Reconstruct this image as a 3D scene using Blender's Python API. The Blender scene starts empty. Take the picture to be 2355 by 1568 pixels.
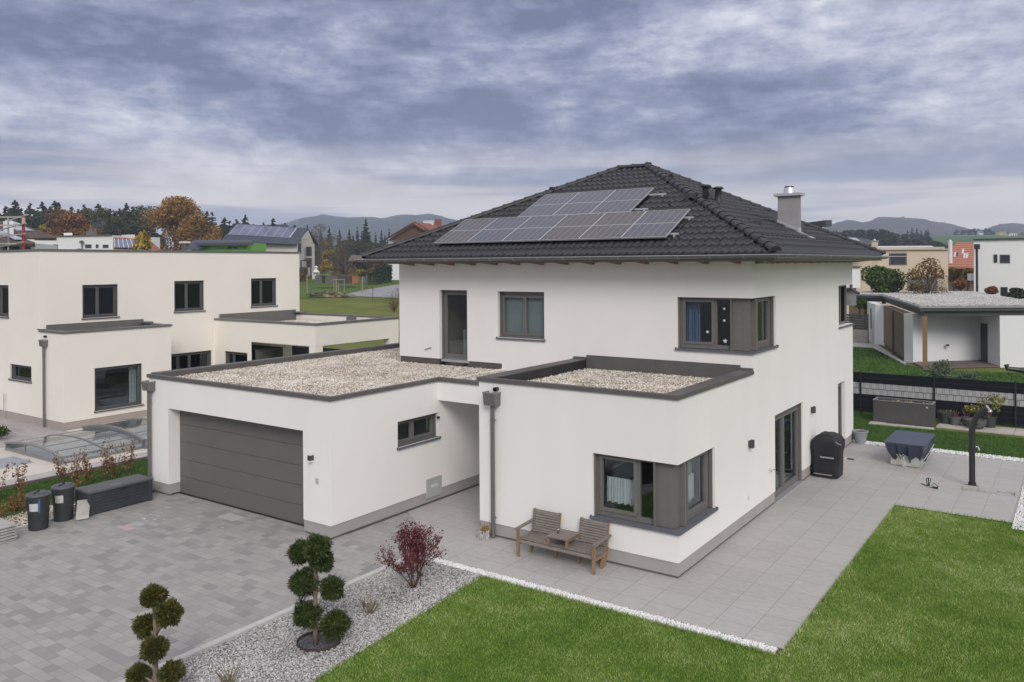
import bpy, math, random
import numpy as np
from mathutils import Vector, Matrix
rng = np.random.default_rng(7); random.seed(7)
S = bpy.context.scene
R = math.radians

# ---------------------------------------------------------------- camera
F, CY, ROLL, YAW = 1875.3, 607.3, -0.006783, -0.611601      # in units of a 2354 px wide frame
CAM = Vector((6.3257, -14.4560, 6.0))
FW = Vector((math.sin(YAW), math.cos(YAW), 0)); R0 = Vector((math.cos(YAW), -math.sin(YAW), 0)); U0 = Vector((0, 0, 1))
RV = R0*math.cos(ROLL) + U0*math.sin(ROLL); UV = -R0*math.sin(ROLL) + U0*math.cos(ROLL)
cd = bpy.data.cameras.new('camera'); cam = bpy.data.objects.new('camera', cd); S.collection.objects.link(cam)
cam.matrix_world = Matrix(((RV.x, UV.x, -FW.x, CAM.x), (RV.y, UV.y, -FW.y, CAM.y), (RV.z, UV.z, -FW.z, CAM.z), (0, 0, 0, 1)))
cd.sensor_width = 36; cd.sensor_fit = 'HORIZONTAL'; cd.lens = F/2354*36
cd.shift_y = -(784 - CY)/2354; cd.clip_start = .1; cd.clip_end = 30000
S.camera = cam
S.view_settings.view_transform = 'Standard'; S.view_settings.look = 'None'
S.view_settings.exposure = .42; S.view_settings.gamma = 1
try:
    S.cycles.volume_bounces = 0; S.cycles.max_bounces = 6; S.cycles.transparent_max_bounces = 12
except Exception: pass

# ---------------------------------------------------------------- world: overcast sky
SUN_EL, SUN_AZ = 34, 138           # azimuth measured from +y towards +x
W = bpy.data.worlds.new('World'); S.world = W; W.use_nodes = True
nt = W.node_tree; nt.nodes.clear()
def N(nt_, typ, **kw):
    n = nt_.nodes.new(typ)
    for k, v_ in kw.items():
        if k == 'ins':
            for a, b in v_.items(): n.inputs[a].default_value = b
        else: setattr(n, k, v_)
    return n
def L(nt_, a, b): nt_.links.new(a, b)
def math_(nt_, op, a, b=None, c=None, clamp=False):
    n = nt_.nodes.new('ShaderNodeMath'); n.operation = op; n.use_clamp = clamp
    for i, x in enumerate((a, b, c)):
        if x is None: continue
        if isinstance(x, (int, float)): n.inputs[i].default_value = x
        else: nt_.links.new(x, n.inputs[i])
    return n.outputs[0]
def ramp(nt_, fac, stops, interp='LINEAR'):
    n = nt_.nodes.new('ShaderNodeValToRGB'); n.color_ramp.interpolation = interp
    e = n.color_ramp.elements
    while len(e) < len(stops): e.new(.5)
    for i, (p, c) in enumerate(stops):
        e[i].position = p; e[i].color = (*c, 1) if len(c) == 3 else c
    nt_.links.new(fac, n.inputs[0]); return n.outputs[0]
def mix(nt_, fac, a, b, blend='MIX'):
    n = nt_.nodes.new('ShaderNodeMix'); n.data_type = 'RGBA'; n.blend_type = blend
    for i, x in ((0, fac), (6, a), (7, b)):
        if isinstance(x, (int, float)): n.inputs[i].default_value = x
        elif isinstance(x, tuple): n.inputs[i].default_value = (*x, 1) if len(x) == 3 else x
        else: nt_.links.new(x, n.inputs[i])
    return n.outputs[2]
tc = N(nt, 'ShaderNodeTexCoord'); sep = N(nt, 'ShaderNodeSeparateXYZ'); L(nt, tc.outputs['Generated'], sep.inputs[0])
X_, Y_, Z_ = sep.outputs
zc = math_(nt, 'MAXIMUM', Z_, 0.0)
def sky_noise(sc, loc, det, rough, dist):
    mp_n = N(nt, 'ShaderNodeMapping'); mp_n.inputs['Scale'].default_value = sc; mp_n.inputs['Location'].default_value = loc; mp_n.inputs['Rotation'].default_value = (0, 0, 0)
    L(nt, tc.outputs['Generated'], mp_n.inputs[0]); n_ = N(nt, 'ShaderNodeTexNoise', ins={'Scale': 1.0, 'Detail': det, 'Roughness': rough, 'Distortion': dist}); L(nt, mp_n.outputs[0], n_.inputs['Vector']); return n_.outputs[0]
big = sky_noise((1.35, 1.35, 6.0), (2.3, .4, 1.1), 4, .5, .2)          # broad bands of cloud
midn = sky_noise((4.2, 4.2, 14.), (.7, 5.1, 2.2), 14, .62, .12)      # lumpy layers
fin_n = sky_noise((15, 15, 36.), (3.1, 1.7, .5), 14, .66, .15)       # torn edges
cl = math_(nt, 'ADD', math_(nt, 'ADD', math_(nt, 'MULTIPLY', big, .34), math_(nt, 'MULTIPLY', midn, .40)), math_(nt, 'MULTIPLY', fin_n, .26))
# brighter towards the right-hand part of the view
dotr = math_(nt, 'ADD', math_(nt, 'MULTIPLY', X_, .55), math_(nt, 'MULTIPLY', Y_, -.05))
cl = math_(nt, 'ADD', cl, math_(nt, 'MULTIPLY', dotr, .10))
cloud = ramp(nt, cl, [(.37, (.105, .122, .215)), (.43, (.205, .222, .335)), (.475, (.345, .36, .46)), (.515, (.50, .505, .58)), (.56, (.70, .695, .74)), (.61, (.97, .955, .96))])
hor = ramp(nt, zc, [(0, (1, 1, 1)), (.035, (.9, .9, .9)), (.085, (.45, .45, .45)), (.15, (0, 0, 0))])
nb = N(nt, 'ShaderNodeTexNoise', ins={'Scale': 1.0, 'Detail': 5, 'Roughness': .5})
mpb = N(nt, 'ShaderNodeMapping'); mpb.inputs['Scale'].default_value = (2.2, 2.2, 34); L(nt, tc.outputs['Generated'], mpb.inputs[0]); L(nt, mpb.outputs[0], nb.inputs['Vector'])
horcol = ramp(nt, nb.outputs[0], [(.37, (.46, .47, .55)), (.44, (.68, .66, .67)), (.53, (1.3, 1.14, .97))])
sky_c = mix(nt, hor, cloud, horcol)
zen = ramp(nt, zc, [(.42, (0, 0, 0)), (.8, (1, 1, 1))])
sky_c = mix(nt, zen, sky_c, (.66, .64, .66))
st = N(nt, 'ShaderNodeTexSky'); st.sky_type = 'NISHITA'; st.sun_disc = False; st.sun_elevation = R(SUN_EL); st.sun_rotation = R(SUN_AZ)
scal = N(nt, 'ShaderNodeVectorMath', operation='SCALE'); scal.inputs['Scale'].default_value = 10.0; L(nt, sky_c, scal.inputs[0])
fin = mix(nt, .94, st.outputs[0], scal.outputs[0])
bg = N(nt, 'ShaderNodeBackground'); bg.inputs['Strength'].default_value = .105; L(nt, fin, bg.inputs[0])
wo = N(nt, 'ShaderNodeOutputWorld'); L(nt, bg.outputs[0], wo.inputs[0])
sl = bpy.data.lights.new('sun', 'SUN'); sl.energy = 1.5; sl.angle = R(24); sl.color = (1, .95, .885)
so = bpy.data.objects.new('sun', sl); S.collection.objects.link(so)
sd = Vector((math.sin(R(SUN_AZ))*math.cos(R(SUN_EL)), math.cos(R(SUN_AZ))*math.cos(R(SUN_EL)), math.sin(R(SUN_EL))))
so.rotation_euler = sd.to_track_quat('Z', 'Y').to_euler()

# ---------------------------------------------------------------- helpers
def gx(u, t, z=0):
    """a place t metres deep in the direction u of the view -> (x, y, z)"""
    p = CAM + t*(FW + R0*((u-1177)/F)); return (p.x, p.y, z)
def zv(u, v, t):
    """height of the point seen at (u, v) when it stands t metres deep"""
    a, b = (u-1177)/F, (v-CY)/F
    return CAM.z + t*(RV.z*a - UV.z*b)
def gxz(u, v, t):
    x, y, _ = gx(u, t); return (x, y, zv(u, v, t))
MATS = {}
def M(name, col, rough=.7, var=.12, vs=3.0, bump=0, bs=80, metal=0, spec=.5, col2=None, island=False, detail=4, stretch=None):
    if name in MATS: return MATS[name]
    m = bpy.data.materials.new(name); m.use_nodes = True; t = m.node_tree; p = t.nodes['Principled BSDF']
    p.inputs['Roughness'].default_value = rough; p.inputs['Metallic'].default_value = metal
    p.inputs['Specular IOR Level'].default_value = spec
    tcn = N(t, 'ShaderNodeTexCoord'); co = tcn.outputs['Object']
    if stretch:
        mp = N(t, 'ShaderNodeMapping'); mp.inputs['Scale'].default_value = stretch; L(t, co, mp.inputs[0]); co = mp.outputs[0]
    c2 = col2 or tuple(min(1, c*(1+var)) for c in col); c1 = col if col2 else tuple(c*(1-var) for c in col)
    if island:
        g = N(t, 'ShaderNodeNewGeometry'); fac = g.outputs['Random Per Island']
    else:
        no = N(t, 'ShaderNodeTexNoise', ins={'Scale': vs, 'Detail': detail, 'Roughness': .6}); L(t, co, no.inputs['Vector'])
        fac = ramp(t, no.outputs[0], [(.3, (0, 0, 0)), (.7, (1, 1, 1))])
    L(t, mix(t, fac, c1, c2), p.inputs['Base Color'])
    if bump:
        nb_ = N(t, 'ShaderNodeTexNoise', ins={'Scale': bs, 'Detail': 3}); L(t, co, nb_.inputs['Vector'])
        bn = N(t, 'ShaderNodeBump', ins={'Strength': bump, 'Distance': .01}); L(t, nb_.outputs[0], bn.inputs['Height']); L(t, bn.outputs[0], p.inputs['Normal'])
    MATS[name] = m; return m
def ramp_mat(name, stops, rough=.7, vs=3, island=True, trans=0, spec=.3, vs2=None, ki=.62, kn=.8):
    """colour picked per leaf / stone from a list of colours, with a slow drift over the whole"""
    if name in MATS: return MATS[name]
    m = bpy.data.materials.new(name); m.use_nodes = True; t = m.node_tree; p = t.nodes['Principled BSDF']
    p.inputs['Roughness'].default_value = rough; p.inputs['Specular IOR Level'].default_value = spec
    g = N(t, 'ShaderNodeNewGeometry'); tcn = N(t, 'ShaderNodeTexCoord')
    no = N(t, 'ShaderNodeTexNoise', ins={'Scale': vs, 'Detail': 3}); L(t, tcn.outputs['Object'], no.inputs['Vector'])
    nf_ = no.outputs[0]
    if vs2:
        no2 = N(t, 'ShaderNodeTexNoise', ins={'Scale': vs2, 'Detail': 4}); L(t, tcn.outputs['Object'], no2.inputs['Vector']); nf_ = math_(t, 'ADD', math_(t, 'MULTIPLY', nf_, .55), math_(t, 'MULTIPLY', no2.outputs[0], .45))
    f = math_(t, 'ADD', math_(t, 'MULTIPLY', g.outputs['Random Per Island'], ki), math_(t, 'MULTIPLY', math_(t, 'SUBTRACT', nf_, .26), kn))
    n = len(stops)
    L(t, ramp(t, f, [(.05+.9*i/(n-1), c) for i, c in enumerate(stops)]), p.inputs['Base Color'])
    MATS[name] = m; return m
ORG = {}
def thing(name, loc, label, cat, group=None, kind=None):
    o = bpy.data.objects.new(name, None); S.collection.objects.link(o); o.location = loc; o.empty_display_size = .2
    ORG[o.name] = Vector(loc); o['label'] = label; o['category'] = cat
    if group: o['group'] = group
    if kind: o['kind'] = kind
    return o
def tag(o, label=None, cat=None, group=None, kind=None):
    for k, v_ in (('label', label), ('category', cat), ('group', group), ('kind', kind)):
        if v_: o[k] = v_
    return o
def link(name, me, parent=None, org=None):
    o = bpy.data.objects.new(name, me); S.collection.objects.link(o)
    if parent is not None:
        o.parent = parent; ORG[o.name] = ORG[parent.name]
    else:
        ORG[o.name] = Vector(org) if org is not None else Vector((0, 0, 0)); o.location = ORG[o.name]
    return o
class MB:
    def __init__(s): s.v = []; s.f = []; s.m = []
    def add(s, vs, fs, mi=0):
        b = len(s.v); s.v += [tuple(p) for p in vs]; s.f += [tuple(i+b for i in f) for f in fs]; s.m += [mi]*len(fs); return s
    def box(s, x0, y0, z0, x1, y1, z1, mi=0):
        x0, x1 = min(x0, x1), max(x0, x1); y0, y1 = min(y0, y1), max(y0, y1); z0, z1 = min(z0, z1), max(z0, z1)
        return s.add([(x0,y0,z0),(x1,y0,z0),(x1,y1,z0),(x0,y1,z0),(x0,y0,z1),(x1,y0,z1),(x1,y1,z1),(x0,y1,z1)],
                     [(0,3,2,1),(4,5,6,7),(0,1,5,4),(1,2,6,5),(2,3,7,6),(3,0,4,7)], mi)
    def fbox(s, fr, a0, a1, d0, d1, z0, z1, mi=0):
        """box in a facade frame (origin, tangent, outward normal): a along, d outward, z up"""
        O, T, Nn = fr
        pts = []
        for z in (z0, z1):
            for a, d in ((a0, d0), (a1, d0), (a1, d1), (a0, d1)):
                pts.append((O[0]+T[0]*a+Nn[0]*d, O[1]+T[1]*a+Nn[1]*d, z))
        return s.add(pts, [(0,3,2,1),(4,5,6,7),(0,1,5,4),(1,2,6,5),(2,3,7,6),(3,0,4,7)], mi)
    def bar(s, p, q, w, h=None, mi=0, up=(0, 0, 1)):
        h = h or w; p, q = Vector(p), Vector(q); d = (q-p).normalized(); u_ = Vector(up)
        if abs(d.dot(u_)) > .98: u_ = Vector((0, 1, 0))
        a = d.cross(u_).normalized()*w/2; b = a.cross(d).normalized()*h/2
        return s.add([p-a-b, p+a-b, p+a+b, p-a+b, q-a-b, q+a-b, q+a+b, q-a+b], [(0,1,2,3)[::-1],(4,5,6,7),(0,1,5,4),(1,2,6,5),(2,3,7,6),(3,0,4,7)], mi)
    def tube(s, pts, rad, n=10, mi=0, cap=True):
        pts = [Vector(p) for p in pts]; k = len(pts); rads = rad if isinstance(rad, (list, tuple)) else [rad]*k
        b = len(s.v); ref = None
        for i, p in enumerate(pts):
            d = (pts[min(i+1, k-1)]-pts[max(i-1, 0)]).normalized()
            if ref is None: ref = Vector((1, 0, 0)) if abs(d.x) < .8 else Vector((0, 1, 0))
            a = (ref - d*ref.dot(d)).normalized(); ref = a; c = d.cross(a)
            for j in range(n):
                t = 2*math.pi*j/n; s.v.append(tuple(p + (a*math.cos(t)+c*math.sin(t))*rads[i]))
        for i in range(k-1):
            for j in range(n):
                s.f.append((b+i*n+j, b+i*n+(j+1) % n, b+(i+1)*n+(j+1) % n, b+(i+1)*n+j)); s.m.append(mi)
        if cap:
            s.f.append(tuple(b+j for j in range(n))[::-1]); s.m.append(mi); s.f.append(tuple(b+(k-1)*n+j for j in range(n))); s.m.append(mi)
        return s
    def lathe(s, prof, c=(0, 0, 0), n=24, mi=0):
        b = len(s.v)
        for r_, z in prof:
            for j in range(n):
                t = 2*math.pi*j/n; s.v.append((c[0]+r_*math.cos(t), c[1]+r_*math.sin(t), c[2]+z))
        for i in range(len(prof)-1):
            for j in range(n):
                s.f.append((b+i*n+j, b+i*n+(j+1) % n, b+(i+1)*n+(j+1) % n, b+(i+1)*n+j)); s.m.append(mi)
        return s
    def prism(s, poly, z0, z1, mi=0):
        n = len(poly); vs = [(p[0], p[1], z0) for p in poly] + [(p[0], p[1], z1) for p in poly]
        fs = [tuple(range(n))[::-1], tuple(range(n, 2*n))] + [(i, (i+1) % n, n+(i+1) % n, n+i) for i in range(n)]
        return s.add(vs, fs, mi)
    def poly(s, pts, mi=0): return s.add(pts, [tuple(range(len(pts)))], mi)
    def build(s, name, mats, parent=None, org=None, smooth=False, bevel=0):
        me = bpy.data.meshes.new(name)
        o = link(name, me, parent, org); g = ORG[o.name]
        me.from_pydata([(v_[0]-g.x, v_[1]-g.y, v_[2]-g.z) for v_ in s.v], [], s.f)
        for m_ in (mats if isinstance(mats, (list, tuple)) else [mats]): me.materials.append(m_)
        me.polygons.foreach_set('material_index', s.m)
        if smooth: me.polygons.foreach_set('use_smooth', [True]*len(s.f))
        me.update()
        if bevel:
            b = o.modifiers.new('bevel', 'BEVEL'); b.width = bevel; b.segments = 2; b.limit_method = 'ANGLE'
        return o
def np_mesh(name, V, Fa, mat, parent=None, org=None, smooth=False):
    V = np.asarray(V, dtype=np.float32); Fa = np.asarray(Fa, dtype=np.int32); k = Fa.shape[1]
    me = bpy.data.meshes.new(name); o = link(name, me, parent, org); g = ORG[o.name]
    V = V - np.array([g.x, g.y, g.z], dtype=np.float32)
    me.vertices.add(len(V)); me.vertices.foreach_set('co', V.ravel())
    me.loops.add(Fa.size); me.loops.foreach_set('vertex_index', Fa.ravel())
    me.polygons.add(len(Fa)); me.polygons.foreach_set('loop_start', np.arange(0, Fa.size, k, dtype=np.int32))
    if smooth: me.polygons.foreach_set('use_smooth', np.ones(len(Fa), dtype=bool))
    for m_ in (mat if isinstance(mat, (list, tuple)) else [mat]): me.materials.append(m_)
    me.update(calc_edges=True); me.validate(); return o
def grid_quads(nu, nv, base=0):
    i, j = np.meshgrid(np.arange(nu-1), np.arange(nv-1), indexing='ij'); a = (i*nv+j).ravel()+base
    return np.stack([a, a+nv, a+nv+1, a+1], 1)
def rand_unit(n):
    v_ = rng.normal(size=(n, 3)); return v_/np.linalg.norm(v_, axis=1, keepdims=True)
def leaf_quads(P, size, up=.0, asp=.6, out=None):
    """one small leaf-shaped quad per point"""
    n = len(P); a = rand_unit(n)
    if out is not None: a = a*.6+out; a /= np.linalg.norm(a, axis=1, keepdims=True)
    b = np.cross(a, rand_unit(n)); b /= np.linalg.norm(b, axis=1, keepdims=True)+1e-9
    s_ = (size*rng.uniform(.6, 1.3, n))[:, None]
    V = np.stack([P-a*s_*.5, P+b*s_*asp*.5, P+a*s_*.5, P-b*s_*asp*.5], 1).reshape(-1, 3)
    return V, np.arange(4*n).reshape(n, 4)
def shell_points(n, c, r, inner=.55, squash=1):
    d = rand_unit(n); rad = rng.uniform(inner, 1, n)**.6
    return np.array(c)+d*np.array(r)*rad[:, None], d
def stones(name, n_or_pts, size, z, mat, org=None, tri='oct', flat=.6, parent=None):
    P = n_or_pts; n = len(P)
    if tri == 'oct':
        base = np.array([(1,0,0),(-1,0,0),(0,1,0),(0,-1,0),(0,0,1),(0,0,-1)], float); fc = np.array([(0,2,4),(2,1,4),(1,3,4),(3,0,4),(2,0,5),(1,2,5),(3,1,5),(0,3,5)])
    else:
        t = (1+5**.5)/2; base = np.array([(-1,t,0),(1,t,0),(-1,-t,0),(1,-t,0),(0,-1,t),(0,1,t),(0,-1,-t),(0,1,-t),(t,0,-1),(t,0,1),(-t,0,-1),(-t,0,1)], float)/1.9
        fc = np.array([(0,11,5),(0,5,1),(0,1,7),(0,7,10),(0,10,11),(1,5,9),(5,11,4),(11,10,2),(10,7,6),(7,1,8),(3,9,4),(3,4,2),(3,2,6),(3,6,8),(3,8,9),(4,9,5),(2,4,11),(6,2,10),(8,6,7),(9,8,1)])
    k = len(base); s_ = size*rng.uniform(.6, 1.35, (n, 1, 3))*np.array([1, .8, flat])/2
    V = base[None]*s_*rng.uniform(.75, 1.25, (n, k, 1))
    q = rng.uniform(0, 2*np.pi, n); c, s2 = np.cos(q)[:, None], np.sin(q)[:, None]; tl = rng.uniform(-.5, .5, n); ct, st_ = np.cos(tl)[:, None], np.sin(tl)[:, None]
    x, y, zz = V[..., 0], V[..., 1], V[..., 2]; y, zz = y*ct-zz*st_, y*st_+zz*ct
    V = np.stack([x*c-y*s2+P[:, 0:1], x*s2+y*c+P[:, 1:2], zz+z+(P[:, 2:3] if P.shape[1] > 2 else 0)], -1).reshape(-1, 3)
    Fc = (fc[None]+np.arange(n)[:, None, None]*k).reshape(-1, 3)
    return np_mesh(name, V, Fc, mat, parent, org)
def scatter(x0, y0, x1, y1, sp, inside=None, jit=.45):
    xs = np.arange(x0, x1, sp); ys = np.arange(y0, y1, sp); a, b = np.meshgrid(xs, ys)
    P = np.stack([a.ravel(), b.ravel()], 1) + rng.uniform(-jit*sp, jit*sp, (a.size, 2))
    if inside is not None: P = P[inside(P)]
    return P
def in_poly(poly):
    def f(P):
        x, y = P[:, 0], P[:, 1]; r_ = np.zeros(len(P), bool); n = len(poly)
        for i in range(n):
            x0, y0 = poly[i]; x1, y1 = poly[(i+1) % n]
            c = ((y0 > y) != (y1 > y)) & (x < (x1-x0)*(y-y0)/((y1-y0) if y1 != y0 else 1e-9)+x0); r_ ^= c
        return r_
    return f
def copy_tree(o, name=None, parent=None):
    c = o.copy(); S.collection.objects.link(c)
    if parent is not None: c.parent = parent
    ORG[c.name] = ORG.get(o.name, Vector())
    for ch in list(o.children): copy_tree(ch, None, c)
    return c
def glass_mat(name, tint=(.62, .68, .70), refl=1.0):
    if name in MATS: return MATS[name]
    m = bpy.data.materials.new(name); m.use_nodes = True; t = m.node_tree; t.nodes.clear()
    fr = N(t, 'ShaderNodeFresnel', ins={'IOR': 1.6}); tr = N(t, 'ShaderNodeBsdfTransparent'); tr.inputs[0].default_value = (*tint, 1)
    gl = N(t, 'ShaderNodeBsdfGlossy', ins={'Roughness': .01}); gl.inputs[0].default_value = (.95, .97, 1, 1)
    mx = N(t, 'ShaderNodeMixShader'); ge = N(t, 'ShaderNodeNewGeometry'); L(t, math_(t, 'MULTIPLY', math_(t, 'MULTIPLY', fr.outputs[0], 1.5*refl, clamp=True), math_(t, 'SUBTRACT', 1, ge.outputs['Backfacing'])), mx.inputs[0]); L(t, tr.outputs[0], mx.inputs[1]); L(t, gl.outputs[0], mx.inputs[2])
    o = N(t, 'ShaderNodeOutputMaterial'); L(t, mx.outputs[0], o.inputs[0]); MATS[name] = m; return m

# ---------------------------------------------------------------- materials
WHITE = M('white_render', (.83, .81, .785), .9, .022, 1.1, bump=.25, bs=220, stretch=(1, 1, .3), detail=8)
CREAM = M('cream_render', (.83, .785, .71), .9, .03, .5, bump=.2, bs=200)
PLINTH = M('plinth_render', (.37, .35, .335), .9, .05, 2, bump=.3, bs=250)
PLINTHN = M('neighbour_plinth', (.38, .325, .30), .9, .06, 2, bump=.3, bs=250)
FRAME = M('window_frame_alu', (.158, .150, .141), .55, .05, 8, bump=.15, bs=500, spec=.3)
FRAMEN = M('neighbour_frame', (.11, .11, .112), .6, .05, 8, spec=.2)
SILL = M('sill_metal', (.125, .13, .148), .6, .05, 4, spec=.25)
COPE = M('coping_metal', (.112, .106, .103), .55, .10, 2.5, spec=.35)
COPEL = M('coping_metal_light', (.22, .215, .22), .38, .10, 1.2, metal=.35)
DARKIN = M('room_dark', (.11, .105, .10), .9, .3, 1.5)  # shade of unlit interiors put into the colour of the liner boxes
ROOMW = M('room_wall', (.30, .26, .22), .9, .2, 1.0)
GLASS = glass_mat('window_glass', (.86, .90, .90), 1.7); GLASSD = glass_mat('window_glass_dark', (.60, .63, .65), 2.0)
PIPE = M('downpipe_metal', (.17, .165, .16), .4, .06, 5, metal=.3)
TILE = M('roof_tile', (.018, .018, .020), .34, .25, 7, bump=.1, bs=90, spec=.55)
RIDGE = M('ridge_tile', (.028, .028, .031), .5, .12, 6, bump=.1, bs=90)
WOOD = M('rafter_wood', (.30, .16, .07), .7, .2, 8, stretch=(1, 6, 6))
SOFFIT = M('soffit_board', (.62, .60, .57), .8, .04, 3)
CHROME = M('bright_metal', (.75, .76, .78), .22, .05, 4, metal=.9)
ALU = M('alu', (.55, .56, .58), .35, .05, 4, metal=.6)
BLACK = M('black_plastic', (.02, .02, .022), .5, .2, 4)
GRAVEL_ROOF = ramp_mat('roof_gravel', [(.26, .21, .16), (.46, .39, .31), (.64, .58, .50), (.78, .74, .68), (.86, .84, .81)], .85, 1.2)
GRAVEL_BED = ramp_mat('bed_gravel', [(.12, .115, .115), (.29, .28, .275), (.42, .41, .405), (.52, .51, .50), (.68, .67, .67)], .8, .8)
GRAVEL_WHITE = ramp_mat('white_gravel', [(.66, .66, .66), (.78, .78, .78), (.86, .86, .85)], .75, 2)
GRAVEL_DARK = ramp_mat('slate_chips', [(.06, .065, .075), (.12, .125, .14), (.2, .205, .225)], .7, 3)
EARTH = M('earth', (.10, .075, .05), .95, .35, 4, bump=.5, bs=30)
BARK = M('bark', (.22, .16, .12), .9, .3, 12, bump=.5, bs=60)
BARKD = M('bark_dark', (.10, .075, .06), .9, .3, 12)
def brick_mat(name, cols, mortar, bw, bh, off=.5, ms=.004, squash=1, sqf=2, rough=.75, noise=.15, bump=.3, rotz=0, sx=0, grain=0):
    m = bpy.data.materials.new(name); m.use_nodes = True; t = m.node_tree; p = t.nodes['Principled BSDF']
    p.inputs['Roughness'].default_value = rough; p.inputs['Specular IOR Level'].default_value = .35
    g = N(t, 'ShaderNodeTexCoord'); mp = N(t, 'ShaderNodeMapping'); mp.inputs['Rotation'].default_value = (0, 0, rotz); mp.inputs['Location'].default_value = (sx, 0, 0)
    L(t, g.outputs['Object'], mp.inputs[0])
    b = N(t, 'ShaderNodeTexBrick', offset=off, squash=squash, squash_frequency=sqf, ins={'Scale': 1, 'Mortar Size': ms, 'Mortar Smooth': .1, 'Bias': 0, 'Brick Width': bw, 'Row Height': bh})
    b.inputs['Color1'].default_value = (0, 0, 0, 1); b.inputs['Color2'].default_value = (1, 1, 1, 1); b.inputs['Mortar'].default_value = (.5, .5, .5, 1)
    L(t, mp.outputs[0], b.inputs['Vector'])
    n = len(cols); c = ramp(t, b.outputs['Color'], [(i/(n-1), k) for i, k in enumerate(cols)])
    no = N(t, 'ShaderNodeTexNoise', ins={'Scale': 1.1, 'Detail': 7, 'Roughness': .65}); L(t, mp.outputs[0], no.inputs['Vector'])
    c = mix(t, math_(t, 'MULTIPLY', math_(t, 'SUBTRACT', no.outputs[0], .35, clamp=True), noise*4), c, tuple(x*.72 for x in cols[n//2]))
    if grain:
        mg = N(t, 'ShaderNodeMapping'); mg.inputs['Scale'].default_value = (3, 22, 1); L(t, mp.outputs[0], mg.inputs[0])
        ng = N(t, 'ShaderNodeTexNoise', ins={'Scale': 1.6, 'Detail': 7, 'Roughness': .7, 'Distortion': .6}); L(t, mg.outputs[0], ng.inputs['Vector'])
        c = mix(t, math_(t, 'MULTIPLY', ramp(t, ng.outputs[0], [(.42, (0, 0, 0)), (.62, (1, 1, 1))]), grain), c, tuple(x*1.25 for x in cols[n//2]))
    c = mix(t, b.outputs['Fac'], c, mortar)
    L(t, c, p.inputs['Base Color'])
    nf = N(t, 'ShaderNodeTexNoise', ins={'Scale': 120, 'Detail': 2}); L(t, mp.outputs[0], nf.inputs['Vector'])
    h = math_(t, 'SUBTRACT', math_(t, 'MULTIPLY', nf.outputs[0], .3), b.outputs['Fac'])
    bn = N(t, 'ShaderNodeBump', ins={'Strength': bump, 'Distance': .006}); L(t, h, bn.inputs['Height']); L(t, bn.outputs[0], p.inputs['Normal'])
    MATS[name] = m; return m
PAVERS = brick_mat('driveway_pavers', [(.255, .248, .246), (.315, .306, .298), (.345, .334, .322), (.358, .346, .333), (.39, .376, .36)], (.225, .21, .195), .31, .19, .42, .0035, .72, 3, noise=.24)
PATIO = brick_mat('patio_tiles', [(.36, .345, .33), (.385, .37, .352), (.40, .385, .37), (.39, .385, .378)], (.20, .185, .17), .615, .615, 0, .004, rough=.6, noise=.14, bump=.2, grain=.7)
PATH = brick_mat('path_slabs', [(.42, .39, .35), (.5, .47, .42), (.46, .43, .40)], (.25, .22, .2), .5, .5, 0, .006, noise=.1)
NPAVE = brick_mat('neighbour_paving', [(.34, .31, .30), (.42, .39, .38), (.38, .35, .34)], (.2, .18, .17), .9, .16, .5, .006, noise=.1, rotz=0)
SAND = brick_mat('pool_paving', [(.56, .52, .45), (.60, .56, .49), (.62, .58, .52)], (.42, .38, .33), .6, .6, .5, .004, noise=.05)
def lawn_mat(name, a, b, c, vs=.35):
    m = bpy.data.materials.new(name); m.use_nodes = True; t = m.node_tree; p = t.nodes['Principled BSDF']
    p.inputs['Roughness'].default_value = .9; p.inputs['Specular IOR Level'].default_value = .15
    g = N(t, 'ShaderNodeTexCoord')
    n1_ = N(t, 'ShaderNodeTexNoise', ins={'Scale': vs, 'Detail': 6, 'Roughness': .6}); n2_ = N(t, 'ShaderNodeTexNoise', ins={'Scale': vs*18, 'Detail': 7, 'Roughness': .75})
    L(t, g.outputs['Object'], n1_.inputs['Vector']); L(t, g.outputs['Object'], n2_.inputs['Vector'])
    f = math_(t, 'ADD', math_(t, 'MULTIPLY', n1_.outputs[0], .5), math_(t, 'MULTIPLY', n2_.outputs[0], .5))
    L(t, ramp(t, f, [(.36, a), (.5, b), (.64, c)]), p.inputs['Base Color'])
    bn = N(t, 'ShaderNodeBump', ins={'Strength': .8, 'Distance': .05}); L(t, n2_.outputs[0], bn.inputs['Height']); L(t, bn.outputs[0], p.inputs['Normal'])
    MATS[name] = m; return m
LAWN = lawn_mat('lawn_turf', (.05, .10, .012), (.075, .145, .018), (.12, .19, .028), .5)
LAWNB = lawn_mat('lawn_back', (.028, .070, .012), (.042, .095, .016), (.06, .115, .022), .5)
MEADOW = lawn_mat('meadow', (.075, .10, .02), (.13, .155, .033), (.20, .195, .06), .35)
BLADE = ramp_mat('grass_blade', [(.036, .095, .010), (.085, .178, .016), (.155, .262, .027), (.26, .36, .055), (.52, .56, .27)], .5, .45, spec=.5, vs2=2.2, ki=.5, kn=1.45)
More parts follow.
